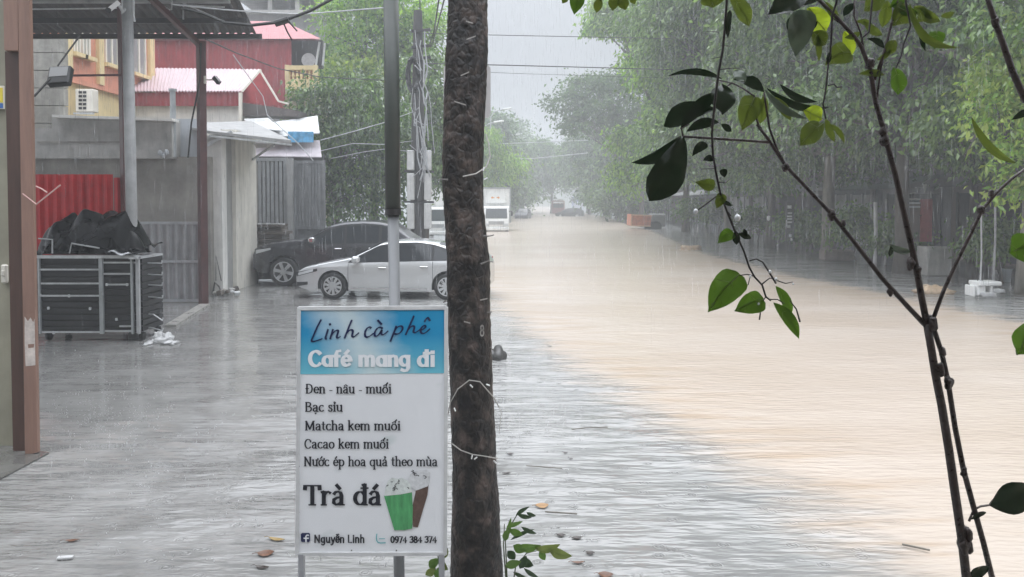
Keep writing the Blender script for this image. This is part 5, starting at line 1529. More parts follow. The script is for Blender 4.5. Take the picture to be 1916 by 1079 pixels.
def vnoise(seed, na_, nz_, A, Zf):
    """value noise over a cylinder: na_ cells round, nz_ cells up"""
    g = np.random.default_rng(seed)
    T = g.random((nz_ + 2, na_))
    a = (A / (2 * math.pi) * na_) % na_
    z = np.clip(Zf, 0, .9999) * nz_
    i, j = z.astype(int), a.astype(int) % na_
    fz, fa = z - i, a - np.floor(a)
    fz, fa = fz * fz * (3 - 2 * fz), fa * fa * (3 - 2 * fa)
    j2 = (j + 1) % na_
    return (T[i, j] * (1 - fa) + T[i, j2] * fa) * (1 - fz) + (T[i + 1, j] * (1 - fa) + T[i + 1, j2] * fa) * fz
yy = np.concatenate([np.linspace(-900, -60, 60), np.linspace(-57, 1085, 560), np.linspace(1090, 1180, 20)])
na = 150
A, ZZ = np.meshgrid(np.linspace(0, 2 * math.pi, na, endpoint=False), np.linspace(0, 1, len(yy)))
warp = vnoise(1, 9, 30, A, ZZ) * .5
zf = np.interp(np.arange(len(yy)), np.arange(len(yy)), (yy + 900) / 2080)[:, None] + 0 * A
AW = A + warp
D = (vnoise(2, 7, 22, AW, zf) - .5) * .030
D += (1 - np.abs(2 * vnoise(3, 17, 60, AW, zf) - 1)) ** 2 * .017
D -= (1 - np.abs(2 * vnoise(4, 30, 130, AW, zf) - 1)) ** 3 * .011
D += (vnoise(5, 60, 330, A, zf) - .5) * .010
D -= (1 - np.abs(2 * vnoise(6, 6, 90, AW, zf) - 1)) ** 6 * .012
V = []
for k, py in enumerate(yy):
    l_ = np.interp(py, *zip(*[(o[0], o[1]) for o in OUT])); r_ = np.interp(py, *zip(*[(o[0], o[2]) for o in OUT]))
    c = at((l_ + r_) / 2, py, TY); rad = (r_ - l_) / 2 / FPX * TY
    row = [(c.x + (rad * .965 + D[k, j] * .25) * math.cos(A[k, j]), c.y + (rad * .965 + D[k, j] * .25) * math.sin(A[k, j]), c.z) for j in range(na)]
    row.append(row[0])
    V.append(row)
m = MB(); m.sheet(V); m.build("trunk", trunk_mat(), bt, smooth=True)
# crown high above the picture
cl = [(bt.location.x + dx, TY + dy, dz, 1.5, 1.4, 1.0) for dx, dy, dz in ((-.6, .2, 7.6), (.9, .4, 8.0), (.2, -.6, 8.6), (-1.6, .5, 8.4))]
m = MB(); top = Vector(V[0][0])
for L in cl: m.tube([top + Vector((0, 0, -.4)), top.lerp(Vector(L[:3]), .5) + Vector((0, 0, .2)), Vector(L[:3])], [.1, .07, .03], 8)
m.build("limb", M_TRUNK, bt)
leaf_cloud("crown", [(c[0] - bt.location.x, c[1] - bt.location.y, c[2], *c[3:]) for c in cl], 2600, .16, [L_DARK], 77, parent=bt)
# stubs, nails and paint on the trunk
m = MB()
for pts, r_ in (([(905, 442), (917, 441), (924, 439)], .006), ([(900, 494), (914, 488), (923, 490)], .006), ([(838, 336), (826, 335), (821, 337)], .006), ([(912, 585), (921, 583)], .005), ([(834, 562), (829, 566)], .006), ([(916, 650), (925, 655)], .004), ([(838, 676), (832, 681)], .005)):
    m.tube([at(u, v, TY - .13) for u, v in pts], [r_ * 1.2] + [r_ * .6] * (len(pts) - 1), 6)
m.build("twig_stub", mat("grey_twig", (.12, .11, .10), .5, .3), bt)
m = MB()
for (u, v, s_) in ((902, 608, 5.2), ):
    for st in G['8'][1]: pen(m, st, .26, .2, lambda x, y, d: tuple(at(u - 4 + x * 9, v + 20 - y * 14, TY - .158)))
for u0, v0, u1, v1 in ((872, 38, 885, 42), (873, 72, 890, 66), (862, 140, 878, 133), (850, 188, 872, 195), (898, 560, 912, 557), (868, 600, 880, 603)):
    m.add([tuple(at(u0, v0, TY - .165)), tuple(at(u1, v1, TY - .165)), tuple(at(u1, v1 + 2.5, TY - .165)), tuple(at(u0, v0 + 2.5, TY - .165))], [(0, 1, 2, 3)])
m.build("pale_mark", mat("old_white_paint", (.3, .28, .26), .5, .4, 60), bt)
WIREW = mat("fairy_wire", (.45, .43, .40), .4, .2)
fw_ = thing("fairy_lights", "pale fairy light wire with small white bulbs looped around the dark trunk", "string lights", tuple(at(885, 860, TY - .17)))
m = MB()
def wrap(pts, r_=.0035):
    m.tube([at(u, v, TY - d * .83) for u, v, d in pts], r_, 5)
wrap([(838, 775, .06), (843, 752, .12), (856, 728, .165), (878, 711, .19), (898, 714, .19), (912, 730, .16), (925, 745, .08), (934, 762, .03)])
wrap([(836, 828, .05), (846, 830, .13), (862, 842, .17), (884, 850, .18), (905, 853, .17), (922, 856, .11), (932, 858, .04)])
wrap([(934, 762, .03), (938, 772, .03), (935, 800, .03), (934, 812, .03)], .002)
wrap([(909, 250, .1), (914, 268, .1), (917, 292, .1), (910, 312, .12), (890, 325, .17), (866, 330, .18)], .004)
m.build("wire", WIREW, fw_)
m = MB()
for u, v, d in ((851, 766, .15), (882, 722, .2), (913, 720, .17), (883, 855, .19), (890, 857, .19), (926, 864, .1), (905, 316, .16), (909, 334, .13)):
    m.box(at(u, v, TY - d * .85), (.008, .008, .024), Matrix.Rotation(u, 3, 'Y'), .002)
m.build("bulb", mat("bulb_white", (.8, .8, .78), .3), fw_)
# white sign board behind the trunk on its own post
ws = thing("road_sign", "plain white board half hidden behind the upper part of the dark trunk", "sign", (at(873, 0, 6.4).x, 6.4, 0))
m = MB(); rr_ = [(830, 126), (834, 121), (913, 121), (918, 127), (918, 213), (914, 220), (834, 220), (830, 214)]; ppoly(m, rr_, 6.4, .02); m.build("board", mat("sign_back", (.50, .48, .47), .45, .1), ws)
m = MB(); m.tube([Vector((at(873, 0, 6.45).x + .02, 6.45, -.2)), at(873, 122, 6.45)], .04, 12); m.build("post", GALV, ws)
# ---------------------------------------------------------------- foreground sapling and hanging vines
STEM = mat("sapling_stem", (.036, .023, .020), .3, .5, 45, .5)
VINE = mat("vine_stem", (.022, .018, .015), .45, .3, 40, .2)
def fg_leaf(name, col, trans, tcol, rough=.3):
    m = bpy.data.materials.new(name); m.use_nodes = True
    n, l = m.node_tree.nodes, m.node_tree.links
    b = n["Principled BSDF"]
    tc = n.new("ShaderNodeTexCoord"); z = n.new("ShaderNodeTexNoise"); z.inputs["Scale"].default_value = 26; z.inputs["Detail"].default_value = 5
    l.new(tc.outputs["Object"], z.inputs["Vector"])
    x = n.new("ShaderNodeMix"); x.data_type = 'RGBA'
    l.new(z.outputs["Fac"], x.inputs[0]); x.inputs[6].default_value = (*[c * .7 for c in col], 1); x.inputs[7].default_value = (*[c * 1.3 for c in col], 1)
    l.new(x.outputs[2], b.inputs["Base Color"]); b.inputs["Roughness"].default_value = rough
    t = n.new("ShaderNodeBsdfTranslucent")
    x2 = n.new("ShaderNodeMix"); x2.data_type = 'RGBA'
    l.new(z.outputs["Fac"], x2.inputs[0]); x2.inputs[6].default_value = (*[c * .75 for c in tcol], 1); x2.inputs[7].default_value = (*[c * 1.25 for c in tcol], 1)
    l.new(x2.outputs[2], t.inputs["Color"])
    s = n.new("ShaderNodeMixShader"); s.inputs[0].default_value = trans
    l.new(b.outputs[0], s.inputs[1]); l.new(t.outputs[0], s.inputs[2]); l.new(s.outputs[0], n["Material Output"].inputs["Surface"])
    return m
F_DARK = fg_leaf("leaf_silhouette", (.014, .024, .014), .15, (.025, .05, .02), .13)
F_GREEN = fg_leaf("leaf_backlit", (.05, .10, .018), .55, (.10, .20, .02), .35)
F_OLIVE = fg_leaf("leaf_olive", (.05, .085, .02), .5, (.15, .20, .03), .35)
F_LIME = fg_leaf("leaf_lime", (.16, .24, .03), .6, (.38, .50, .03), .35)
F_GREY = fg_leaf("leaf_wet_grey", (.10, .13, .10), .25, (.12, .16, .10), .14)
F_RIB = fg_leaf("leaf_midrib", (.16, .20, .08), .3, (.22, .28, .08), .35)
FM = [F_DARK, F_GREEN, F_OLIVE, F_LIME, F_GREY, F_RIB]
SHAPE = {'oval': [(0, .03), (.12, .5), (.3, .88), (.48, 1), (.66, .9), (.82, .6), (.93, .25), (1, .01)],
         'heart': [(0, .30), (.05, .72), (.18, .97), (.34, 1), (.52, .88), (.7, .62), (.86, .32), (1, .01)],
         'long': [(0, .05), (.12, .55), (.3, .95), (.5, 1), (.7, .8), (.88, .4), (1, .01)],
         'egg': [(0, .03), (.10, .34), (.3, .72), (.55, 1), (.75, .95), (.9, .6), (1, .02)]}
def leaf(mb, b, t, w, mi, Y, sh='oval', bend=0.0, dy=.0, fold=.18):
    """one leaf from base b to tip t (photograph pixels at distance Y), width w, curved by bend, tip dy metres farther away"""
    A, B = at(b[0], b[1], Y), at(t[0], t[1], Y + dy)
    ax = B - A; L = ax.length
    tow = Vector((0, -1, 0))
    sd = ax.cross(tow).normalized()
    up = sd.cross(ax).normalized()
    wd = w / FPX * Y / 2
    prof = SHAPE[sh]
    rows = []
    n = 13
    for i in range(n):
        f = i / (n - 1)
        k = np.interp(f, *zip(*prof))
        c = A + ax * f + sd * (bend * L * 4 * f * (1 - f)) + up * (.06 * L * math.sin(f * 3.1))
        row = []
        for q in (-1, -.55, 0, .55, 1):
            row.append(tuple(c + sd * (q * wd * k) + up * (abs(q) * wd * fold * k + .004 * math.sin(9 * f + 5 * q) * wd / .03)))
        rows.append(row)
    mb.mat(mi).sheet(rows)
    if mi in (1, 2, 3) and w > 18:     # midrib and side veins, a little proud of the blade
        V3 = [Vector(r[2]) - up * .0006 for r in rows]
        mb.mat(5).tube(V3[:-1], [wd * .035] * (n - 1), 4)
        for i in (3, 5, 7, 9):
            for q in (0, 4):
                a_, b_ = Vector(rows[i][2]), Vector(rows[min(i + 2, n - 1)][q])
                e_ = a_.lerp(b_, .85)
                mb.tube([a_ - up * .0004, a_.lerp(e_, .5) - up * .0007, e_ - up * .0004], wd * .016, 3)
SPY = 2.2
sap = thing("sapling", "thin forked dark-stemmed sapling with broad leaves close to the viewer", "sapling", (at(1815, 1079, SPY).x, SPY, 0))
m = MB()
def st(pts, w0, w1, Y=SPY, dy=0.0, n=9):
    P = [at(u, v, Y + dy * i / max(1, len(pts) - 1)) for i, (u, v) in enumerate(pts)]
    W = [(w0 + (w1 - w0) * i / (len(P) - 1)) / FPX * Y / 2 for i in range(len(P))]
    m.tube(P, W, n)
def node(u, v, w, Y=SPY):
    m.blob(at(u, v, Y), (w / FPX * Y / 2, w / FPX * Y / 2, w / FPX * Y * .75), int(u), .25)
a = at(1808, 1079, SPY)
m.tube([Vector((a.x + .06, SPY, -.1)), Vector((a.x + .03, SPY, .6)), a], [.016, .014, 17 / FPX * SPY / 2], 9)
st([(1808, 1079), (1800, 1010), (1788, 930), (1775, 840), (1762, 760), (1750, 700), (1742, 650), (1734, 605)], 17, 14)
st([(1734, 605), (1725, 560), (1714, 500), (1703, 450), (1692, 400), (1676, 330), (1658, 262), (1648, 225), (1638, 190), (1628, 130), (1612, 88), (1600, 70), (1565, 32), (1528, -5), (1490, -50)], 13, 6.5)
b_ = at(1856, 1079, SPY + .05)
m.tube([Vector((b_.x + .03, SPY + .05, -.1)), b_], [.012, 9 / FPX * SPY / 2], 8)
st([(1856, 1079), (1840, 1015), (1822, 950), (1803, 880), (1787, 800), (1774, 715), (1762, 660), (1746, 612), (1738, 590)], 11, 9, SPY + .04, -.04)
st([(1735, 612), (1700, 575), (1650, 520), (1600, 455), (1560, 405), (1510, 352), (1472, 312), (1450, 280), (1436, 258), (1416, 232)], 10, 5.5)
st([(1438, 266), (1400, 263), (1340, 259), (1278, 255)], 6, 5)
st([(1472, 312), (1455, 282), (1440, 240), (1432, 190), (1430, 172)], 5, 3.5)
st([(1436, 258), (1420, 235), (1408, 200), (1412, 178)], 5, 3)
st([(1744, 602), (1765, 545), (1790, 490), (1815, 440), (1838, 392), (1865, 360), (1892, 335), (1940, 300)], 8, 5.5)
st([(1838, -40), (1852, 10), (1862, 40), (1878, 85), (1895, 135), (1920, 190)], 9, 13)
st([(1636, 150), (1655, 95), (1668, 45), (1685, -20)], 6, 4)
st([(1640, 190), (1648, 130), (1660, 70)], 4, 3)
st([(1617, 95), (1610, 60), (1598, 30), (1600, -20)], 4, 3)
st([(1600, 70), (1575, 45), (1555, 32)], 3, 2)
for u, v, w in ((1652, 245, 16), (1655, 262, 17), (1628, 118, 15), (1705, 492, 17), (1716, 505, 14), (1742, 606, 22), (1775, 715, 17), (1803, 1020, 22), (1756, 692, 19), (1764, 660, 13), (1556, 402, 15), (1470, 312, 13), (1836, 392, 13), (1862, 40, 15), (1855, 362, 10), (1578, 418, 10), (1804, 885, 13), (1811, 1000, 18), (1812, 1025, 16), (1665, 545, 12)):
    node(u, v, w)
m.build("stem", STEM, sap, smooth=True)
m = MB()
LV = [  # base, tip, width, material, distance offset, shape, bend, dy
 ((1278, 255), (1214, 376), 64, 0, 0, 'egg', -.05, -.02), ((1274, 254), (1181, 304), 24, 0, 0, 'long', -.13, .03), ((1338, 203), (1242, 236), 40, 0, .02, 'egg', .12, .02),
 ((1345, 172), (1272, 242), 26, 0, .01, 'long', .06, .0), ((1352, 148), (1250, 142), 13, 0, .02, 'long', .10, .03), ((1350, 158), (1352, 214), 48, 0, -.02, 'oval', .0, -.03),
 ((1345, 228), (1284, 246), 20, 0, .0, 'long', .1, .02), ((1350, 232), (1369, 246), 13, 0, .0, 'oval', 0, .0), ((1395, 152), (1374, 132), 22, 4, -.02, 'oval', 0, .03),
 ((1430, 172), (1372, 148), 22, 0, .01, 'long', .12, .03), ((1435, 165), (1552, 200), 15, 0, .02, 'long', .13, .04), ((1432, 168), (1512, 222), 15, 4, .0, 'long', .13, -.02), ((1460, 158), (1530, 190), 15, 0, .0, 'long', .14, -.02),
 ((1412, 180), (1388, 244), 46, 2, 0, 'heart', .03, .0), ((1430, 178), (1422, 232), 22, 2, .01, 'oval', 0, .02), ((1440, 180), (1480, 226), 20, 2, .0, 'oval', -.05, .0), ((1442, 180), (1476, 204), 9, 4, -.01, 'long', .05, .02),
 ((1505, 206), (1538, 222), 36, 3, .01, 'oval', 0, .02), ((1540, 230), (1496, 272), 40, 2, 0, 'oval', .05, -.02), ((1545, 222), (1562, 266), 15, 2, 0, 'long', .06, .0), ((1552, 232), (1580, 268), 11, 2, 0, 'long', -.08, .0),
 ((1330, -12), (1334, 14), 46, 2, 0, 'oval', 0, .0), ((1366, -8), (1402, 50), 32, 2, .01, 'oval', -.06, .02), ((1366, 18), (1362, 72), 13, 0, 0, 'long', .06, .0), ((1515, -24), (1436, 26), 46, 0, -.05, 'oval', .0, -.06),
 ((1548, -14), (1450, 4), 34, 0, -.02, 'oval', .0, -.02), ((1505, 18), (1488, 106), 52, 4, .0, 'heart', .03, .02), ((1500, 22), (1476, 62), 34, 0, .0, 'oval', .0, .03), ((1512, 14), (1545, 62), 44, 3, .01, 'oval', 0, .03), ((1580, 58), (1592, 106), 26, 3, .02, 'oval', 0, .02), ((1520, 60), (1545, 84), 34, 2, .0, 'oval', 0, .0), ((1530, 64), (1532, 116), 12, 2, .0, 'long', 0, .0),
 ((1592, 98), (1543, 122), 42, 2, 0, 'heart', .14, .0), ((1616, 38), (1652, 66), 17, 2, 0, 'oval', .12, .0), ((1656, -6), (1616, 20), 34, 2, .0, 'oval', .05, .0), ((1702, 12), (1668, 48), 44, 2, 0, 'heart', .0, .0), ((1660, 0), (1650, 52), 24, 2, .02, 'oval', 0, .02),
 ((1702, 6), (1798, 88), 17, 2, -.02, 'long', .26, .0), ((1545, 4), (1570, 34), 16, 2, .0, 'oval', .1, .0), ((1600, 6), (1578, 30), 15, 0, .0, 'oval', .1, .02), ((1610, 60), (1580, 70), 13, 2, .0, 'oval', -.1, .0), ((1632, 50), (1600, 40), 12, 2, .01, 'long', .1, .0), ((1668, 8), (1720, 24), 18, 1, .0, 'oval', .1, .0), ((1690, -6), (1664, 14), 20, 1, .0, 'heart', .0, .0), ((1640, 112), (1668, 90), 10, 2, .0, 'oval', .1, 0), ((1716, 10), (1742, 46), 12, 2, 0, 'long', -.1, 0), ((1760, 30), (1786, 22), 12, 2, 0, 'long', .1, 0), ((1530, 40), (1506, 58), 14, 0, 0, 'oval', 0, .02), ((1710, 12), (1760, 40), 24, 2, .0, 'long', .1, .0), ((1738, 20), (1716, 40), 22, 2, .02, 'oval', 0, 0), ((1752, 58), (1748, 92), 32, 1, 0, 'heart', 0, .0), ((1722, 56), (1732, 96), 10, 0, 0, 'long', .08, .0), ((1674, 74), (1660, 104), 23, 2, 0, 'oval', .05, .0),
 ((1672, 126), (1680, 178), 32, 1, 0, 'oval', -.06, .0), ((1655, 140), (1606, 138), 14, 2, 0, 'long', .05, .0), ((1818, 220), (1904, 306), 17, 2, 0, 'long', .15, .0), ((1935, 205), (1892, 224), 14, 0, 0, 'long', .05, .0), ((1655, 90), (1622, 72), 12, 0, 0, 'long', .1, 0),
 ((1940, 448), (1889, 472), 58, 1, 0, 'egg', .0, .0), ((1940, 600), (1903, 664), 60, 1, 0, 'oval', .05, .0), ((1850, 945), (1950, 918), 62, 0, .03, 'oval', -.06, -.02), ((1845, 958), (1816, 972), 11, 0, .02, 'long', .1, .0), ((1850, 1060), (1812, 1086), 24, 0, 0, 'oval', .1, .0),
 ((1705, 470), (1664, 456), 13, 4, .0, 'long', -.1, -.02), ((1668, 458), (1664, 480), 9, 0, .0, 'long', 0, .02), ((1700, 468), (1668, 466), 8, 4, -.01, 'oval', -.1, .0)]
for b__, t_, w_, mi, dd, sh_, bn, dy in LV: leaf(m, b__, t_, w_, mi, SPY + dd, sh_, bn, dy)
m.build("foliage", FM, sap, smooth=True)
m = MB(); m.cur = 0
def st2(mm, pts, w0, w1, Y, n=6):
    P = [at(u, v, Y) for u, v in pts]
    mm.tube(P, [(w0 + (w1 - w0) * i / (len(P) - 1)) / FPX * Y / 2 for i in range(len(P))], n)
st2(m, [(1813, 975), (1822, 953), (1835, 947), (1856, 944)], 5, 4, SPY + .03)
st2(m, [(1412, 180), (1390, 165), (1370, 155), (1345, 150)], 4, 3, SPY)
st2(m, [(1330, 240), (1336, 215), (1345, 170), (1370, 155)], 3, 3, SPY)
st2(m, [(1278, 255), (1275, 240), (1290, 232)], 4, 2, SPY); st2(m, [(1270, 256), (1273, 275)], 3, 1.5, SPY)
m.build("leaf_stalk", STEM, sap)
DROPM = glassmat("water_drop", (.85, .87, .9), .05)

VY = 2.05
def vine(label, stems, leaves, drops=()):
    t = thing("hanging_vine", label, "vine", tuple(at(*stems[0][0][0], VY)), group="thin vines hanging in front of the viewer")
    mm = MB()
    for pts, w0, w1 in stems:
        st2(mm, pts, w0, w1, VY, 7)
    mm.build("stem", VINE, t, smooth=True)
    mm = MB()
    for b__, t_, w_, mi, sh_, bn, dy in leaves: leaf(mm, b__, t_, w_, mi, VY, sh_, bn, dy)
    if leaves: mm.build("foliage", FM, t, smooth=True)
    if drops:
        mm = MB()
        for u, v, r_ in drops: mm.blob(at(u, v, VY - .004), (r_ / FPX * VY, r_ / FPX * VY, r_ / FPX * VY * 1.1), 1, .05)
        mm.build("water_drop", DROPM, t, smooth=True)
vine("longest hanging vine with round heart leaves near its tip, in front of the brown water",
     [([(1364, -60), (1360, 0), (1356, 55), (1352, 95), (1345, 132), (1340, 170), (1336, 205), (1332, 250), (1334, 290), (1340, 325), (1348, 362), (1360, 395), (1370, 420), (1382, 448), (1392, 470), (1402, 500), (1412, 518), (1426, 533), (1433, 555), (1442, 562)], 5, 3.5),
      ([(1347, 362), (1330, 375), (1303, 395)], 3, 2.5), ([(1410, 516), (1398, 513), (1384, 515)], 2.5, 2), ([(1432, 556), (1424, 568), (1412, 572)], 2.5, 2), ([(1425, 532), (1440, 520), (1452, 522)], 2.5, 2),
      ([(1402, 488), (1415, 484), (1427, 490), (1440, 510), (1452, 530)], 2.5, 4), ([(1452, 524), (1470, 530), (1484, 527)], 2.5, 1.5), ([(1440, 560), (1455, 560), (1468, 568)], 2.5, 2), ([(1424, 574), (1421, 598)], 2, 3), ([(1478, 562), (1490, 578), (1497, 602)], 2, 3.5), ([(1404, 514), (1400, 533)], 2, 1.5),
      ([(1346, 60), (1322, 58)], 2, 1), ([(1348, 106), (1330, 110)], 2, 1), ([(1350, 85), (1368, 86)], 2, 1), ([(1345, 130), (1370, 127), (1384, 128)], 2, 1.5), ([(1338, 315), (1312, 316)], 2, 1), ([(1343, 340), (1358, 342), (1365, 335)], 2, 1.2), ([(1372, 420), (1362, 396), (1368, 404)], 2, 2)],
     [((1384, 512), (1325, 584), 62, 1, 'heart', .06, .0), ((1429, 560), (1374, 582), 44, 1, 'heart', .06, .0), ((1448, 566), (1495, 634), 24, 1, 'long', -.06, .0), ((1452, 535), (1480, 592), 20, 1, 'long', -.05, .02), ((1372, 434), (1343, 455), 25, 1, 'heart', .1, .0), ((1376, 432), (1378, 458), 15, 0, 'oval', 0, 0), ((1382, 436), (1406, 446), 12, 0, 'long', .0, 0), ((1392, 428), (1396, 442), 9, 0, 'oval', 0, 0),
      ((1338, 346), (1301, 340), 23, 2, 'heart', -.05, 0), ((1352, 362), (1340, 390), 21, 2, 'heart', 0, 0), ((1352, 376), (1370, 385), 8, 0, 'long', 0, 0), ((1352, 316), (1356, 332), 15, 0, 'heart', 0, 0), ((1322, 268), (1295, 292), 18, 0, 'heart', .1, 0), ((1334, 296), (1315, 300), 13, 0, 'heart', .1, 0), ((1376, 404), (1390, 411), 9, 4, 'oval', 0, 0), ((1368, 20), (1362, 70), 12, 0, 'long', .08, 0)],
     [(1302, 395, 4.5), (1380, 407, 6), (1419, 568, 2.5), (1404, 517, 2.5), (1484, 531, 2), (1452, 522, 3), (1441, 508, 3)])
vine("short vine with bare kinked stem ending behind the sapling's middle fork",
     [([(1568, -40), (1565, 5), (1557, 28), (1556, 62), (1553, 105), (1550, 118), (1547, 150), (1544, 175), (1540, 195), (1545, 222)], 4.5, 3), ([(1549, 160), (1560, 157), (1566, 163), (1575, 162)], 3, 3)],
     [((1553, 96), (1548, 120), 10, 0, 'oval', 0, 0)])
vine("thin vine left hanging beside the sapling's upper stem with one ragged green leaf",
     [([(1690, -40), (1696, 10), (1704, 48), (1690, 85), (1686, 105), (1676, 128)], 4, 2.5), ([(1636, -40), (1630, 20), (1626, 60), (1614, 70), (1612, 80)], 4, 3)],
     [])
vine("vine with a few olive leaves dangling against the pale sky over the road",
     [([(1090, -60), (1086, -10), (1082, 5)], 3, 2), ([(1128, -60), (1124, 2)], 3, 2), ([(1155, -60), (1158, 0)], 3, 2)],
     [((1082, -10), (1074, 27), 28, 1, 'heart', 0, 0), ((1062, -8), (1052, 6), 12, 2, 'oval', 0, 0), ((1124, -4), (1116, 24), 17, 2, 'oval', .05, 0), ((1152, -8), (1146, 20), 20, 2, 'oval', .05, 0), ((1164, -8), (1170, 19), 22, 2, 'oval', .05, 0), ((1180, -10), (1188, 8), 14, 2, 'oval', 0, 0)])

# ---------------------------------------------------------------- plant at the foot of the big trunk
pl = thing("trunk_plant", "leafy green shoots growing at the foot of the big trunk by the water", "plant", tuple(gnd(960, 1140)))
m = MB(); ml = MB()
PYY = 4.75
for pts, w in (([(950, 1140), (948, 1060), (945, 1000), (968, 962), (990, 948)], 3), ([(952, 1140), (965, 1060), (985, 1035), (1035, 1022)], 3), ([(950, 1140), (975, 1075), (1000, 1085)], 3), ([(948, 1100), (942, 1020), (944, 980)], 3), ([(838, 1140), (822, 1060), (818, 1030), (806, 1000)], 3), ([(836, 1140), (830, 1090), (812, 1060)], 2.5), ([(806, 1000), (795, 985), (790, 976)], 1.2)):
    st2(m, pts, w, w * .5, PYY, 6)
m.build("stem", mat("green_stem", (.06, .08, .03), .4, .3), pl)
g = random.Random(12)
for b__, t_, w_, mi in [((968, 962), (995, 968), 9, 0), ((965, 965), (990, 948), 8, 0), ((950, 990), (945, 1012), 13, 1), ((952, 990), (978, 1000), 14, 1), ((948, 985), (978, 975), 9, 1), ((955, 1010), (1000, 990), 8, 0), ((960, 1020), (985, 1030), 18, 1), ((965, 1022), (1012, 1020), 17, 1), ((1000, 1026), (1048, 1018), 16, 2), ((1025, 1022), (1070, 1040), 20, 2), ((1010, 1030), (1020, 1048), 14, 1), ((985, 1040), (972, 1064), 16, 0), ((975, 1050), (998, 1058), 18, 0), ((950, 1030), (964, 1046), 17, 0), ((960, 1070), (985, 1082), 8, 0), ((980, 1062), (1008, 1080), 9, 0), ((945, 1010), (956, 968), 9, 1), ((975, 985), (1004, 998), 9, 0), ((945, 1060), (975, 1050), 17, 1), ((985, 958), (1003, 965), 8, 0),
     ((820, 1045), (803, 1062), 18, 1), ((818, 1040), (812, 1020), 9, 2), ((822, 1050), (838, 1066), 16, 2), ((815, 1060), (796, 1076), 16, 2), ((824, 1060), (816, 1084), 18, 1), ((834, 1020), (826, 1046), 15, 2)]:
    leaf(ml, b__, t_, w_, mi, PYY + g.uniform(-.05, .05), 'oval', g.uniform(-.08, .08), g.uniform(-.03, .03))
ml.build("foliage", [fg_leaf("plant_dark", (.03, .055, .025), .3, (.05, .09, .03)), fg_leaf("plant_green", (.08, .16, .03), .4, (.16, .28, .05)), fg_leaf("plant_olive", (.14, .18, .05), .4, (.22, .28, .06))], pl, smooth=True)

# ---------------------------------------------------------------- floating leaves and litter
def floater(u, v, w, asp, mi, label, cat="leaf", name="fallen_leaf"):
    c = gnd(u, v, .012)
    L = w / FPX * c.y
    q = MB()
    rows = []
    g = random.Random(int(u * 7 + v))
    an = g.uniform(-.4, .4)
    ca, sa = math.cos(an), math.sin(an)
    for i in range(9):
        f = i / 8
        k = np.interp(f, *zip(*SHAPE['oval']))
        row = []
        for s_ in (-1, -.5, 0, .5, 1):
            x, y = (f - .5) * L, s_ * k * L * asp / 2
            row.append((c.x + x * ca - y * sa, c.y + x * sa + y * ca, c.z - .006 + .004 * abs(s_) + .012 * L / .1 * (f - .5) ** 2 * 2 + g.uniform(0, .002)))
        rows.append(row)
    q.sheet(rows)
    q.tube([(c.x - L * .5 * ca, c.y - L * .5 * sa, c.z + .01), (c.x - L * .75 * ca, c.y - L * .75 * sa - .01, c.z + .006)], .002, 5)
    o = q.build(name, mi, smooth=True)
    tag(o, label, cat, "fallen leaves floating on the flood water")
LBR = mat("leaf_brown", (.12, .055, .03), .35, .4, 20)
LDK = mat("leaf_brown_dark", (.035, .025, .02), .3, .4, 20)
LOCH = mat("leaf_ochre", (.24, .16, .05), .4, .3, 20)
LTAN = mat("leaf_tan", (.30, .17, .07), .4, .3, 20)
for u, v, w, asp, mi, lab in [(497, 1034, 32, .9, LBR, "reddish brown oval leaf floating left of the sign's leg"), (518, 1008, 36, .35, LOCH, "narrow ochre leaf floating above the reddish brown one near the sign"), (490, 1060, 30, .4, LDK, "dark narrow leaf floating lowest left of the sign"),
    (1014, 945, 26, 1.0, LTAN, "curled tan leaf floating right of the big trunk beside a straight twig"), (1050, 1000, 17, .9, LDK, "small dark curled leaf floating above the trunk plant's tip"), (1080, 1005, 22, .6, LDK, "grey-brown leaf floating just right of the small curled one"), (1104, 1033, 18, .9, LDK, "dark upright leaf scrap floating right of the plant"), (1082, 1051, 26, .4, LBR, "flat pale brown leaf floating under the plant's tip"),
    (1133, 1074, 30, .8, LBR, "red-brown leaf floating at the bottom edge right of the plant"), (955, 848, 13, .8, LDK, "small black leaf floating beside the trunk at bulb height"), (948, 884, 19, .5, LDK, "brownish flat leaf floating beside the trunk under the small black one"), (1058, 846, 9, .8, LDK, "tiny dark leaf speck floating out on the grey water"),
    (135, 1010, 26, .4, LBR, "faint brown leaf sunk near the porch step"), (1028, 647, 9, .6, LDK, "tiny dark leaf drifting near the far end of the grey water"), (1068, 857, 8, .7, LDK, "tiny dark speck of leaf drifting just below another on the grey water")]:
    floater(u, v, w, asp, mi, lab)
def stick(pts, r_, label):
    q = MB(); q.tube([gnd(u, v, .02) for u, v in pts], r_, 6)
    tag(q.build("floating_twig", mat("wet_twig", (.16, .145, .12), .4, .3)), label, "twig", "twigs floating on the flood water")
stick([(1070, 803), (1095, 800), (1137, 799)], .006, "straight twig floating farther out where grey water meets brown")
stick([(1020, 957), (1080, 961)], .006, "thin straight twig floating beside the curled tan leaf")
stick([(985, 871), (1052, 876)], .005, "faint thin twig floating between the tan leaf and the open water")
stick([(1688, 1018), (1740, 1029)], .007, "short twig floating in brown water near the sapling's stem")
q = MB(); c = gnd(122, 1043, .015); q.box(c, (.1, .035, .02), R(10), .006); tag(q.build("paper_scrap", FOAM), "small white paper scrap floating near the porch step", "litter")
q = MB(); q.blob(gnd(930, 672), (.14, .12, .2), 3, .3, (12, 16), 2.5); tag(q.build("rock", mat("wet_rock", (.07, .068, .065), .3, .35, 5, .4), smooth=True), "dark wet rock poking out of the water behind the big trunk", "rock")
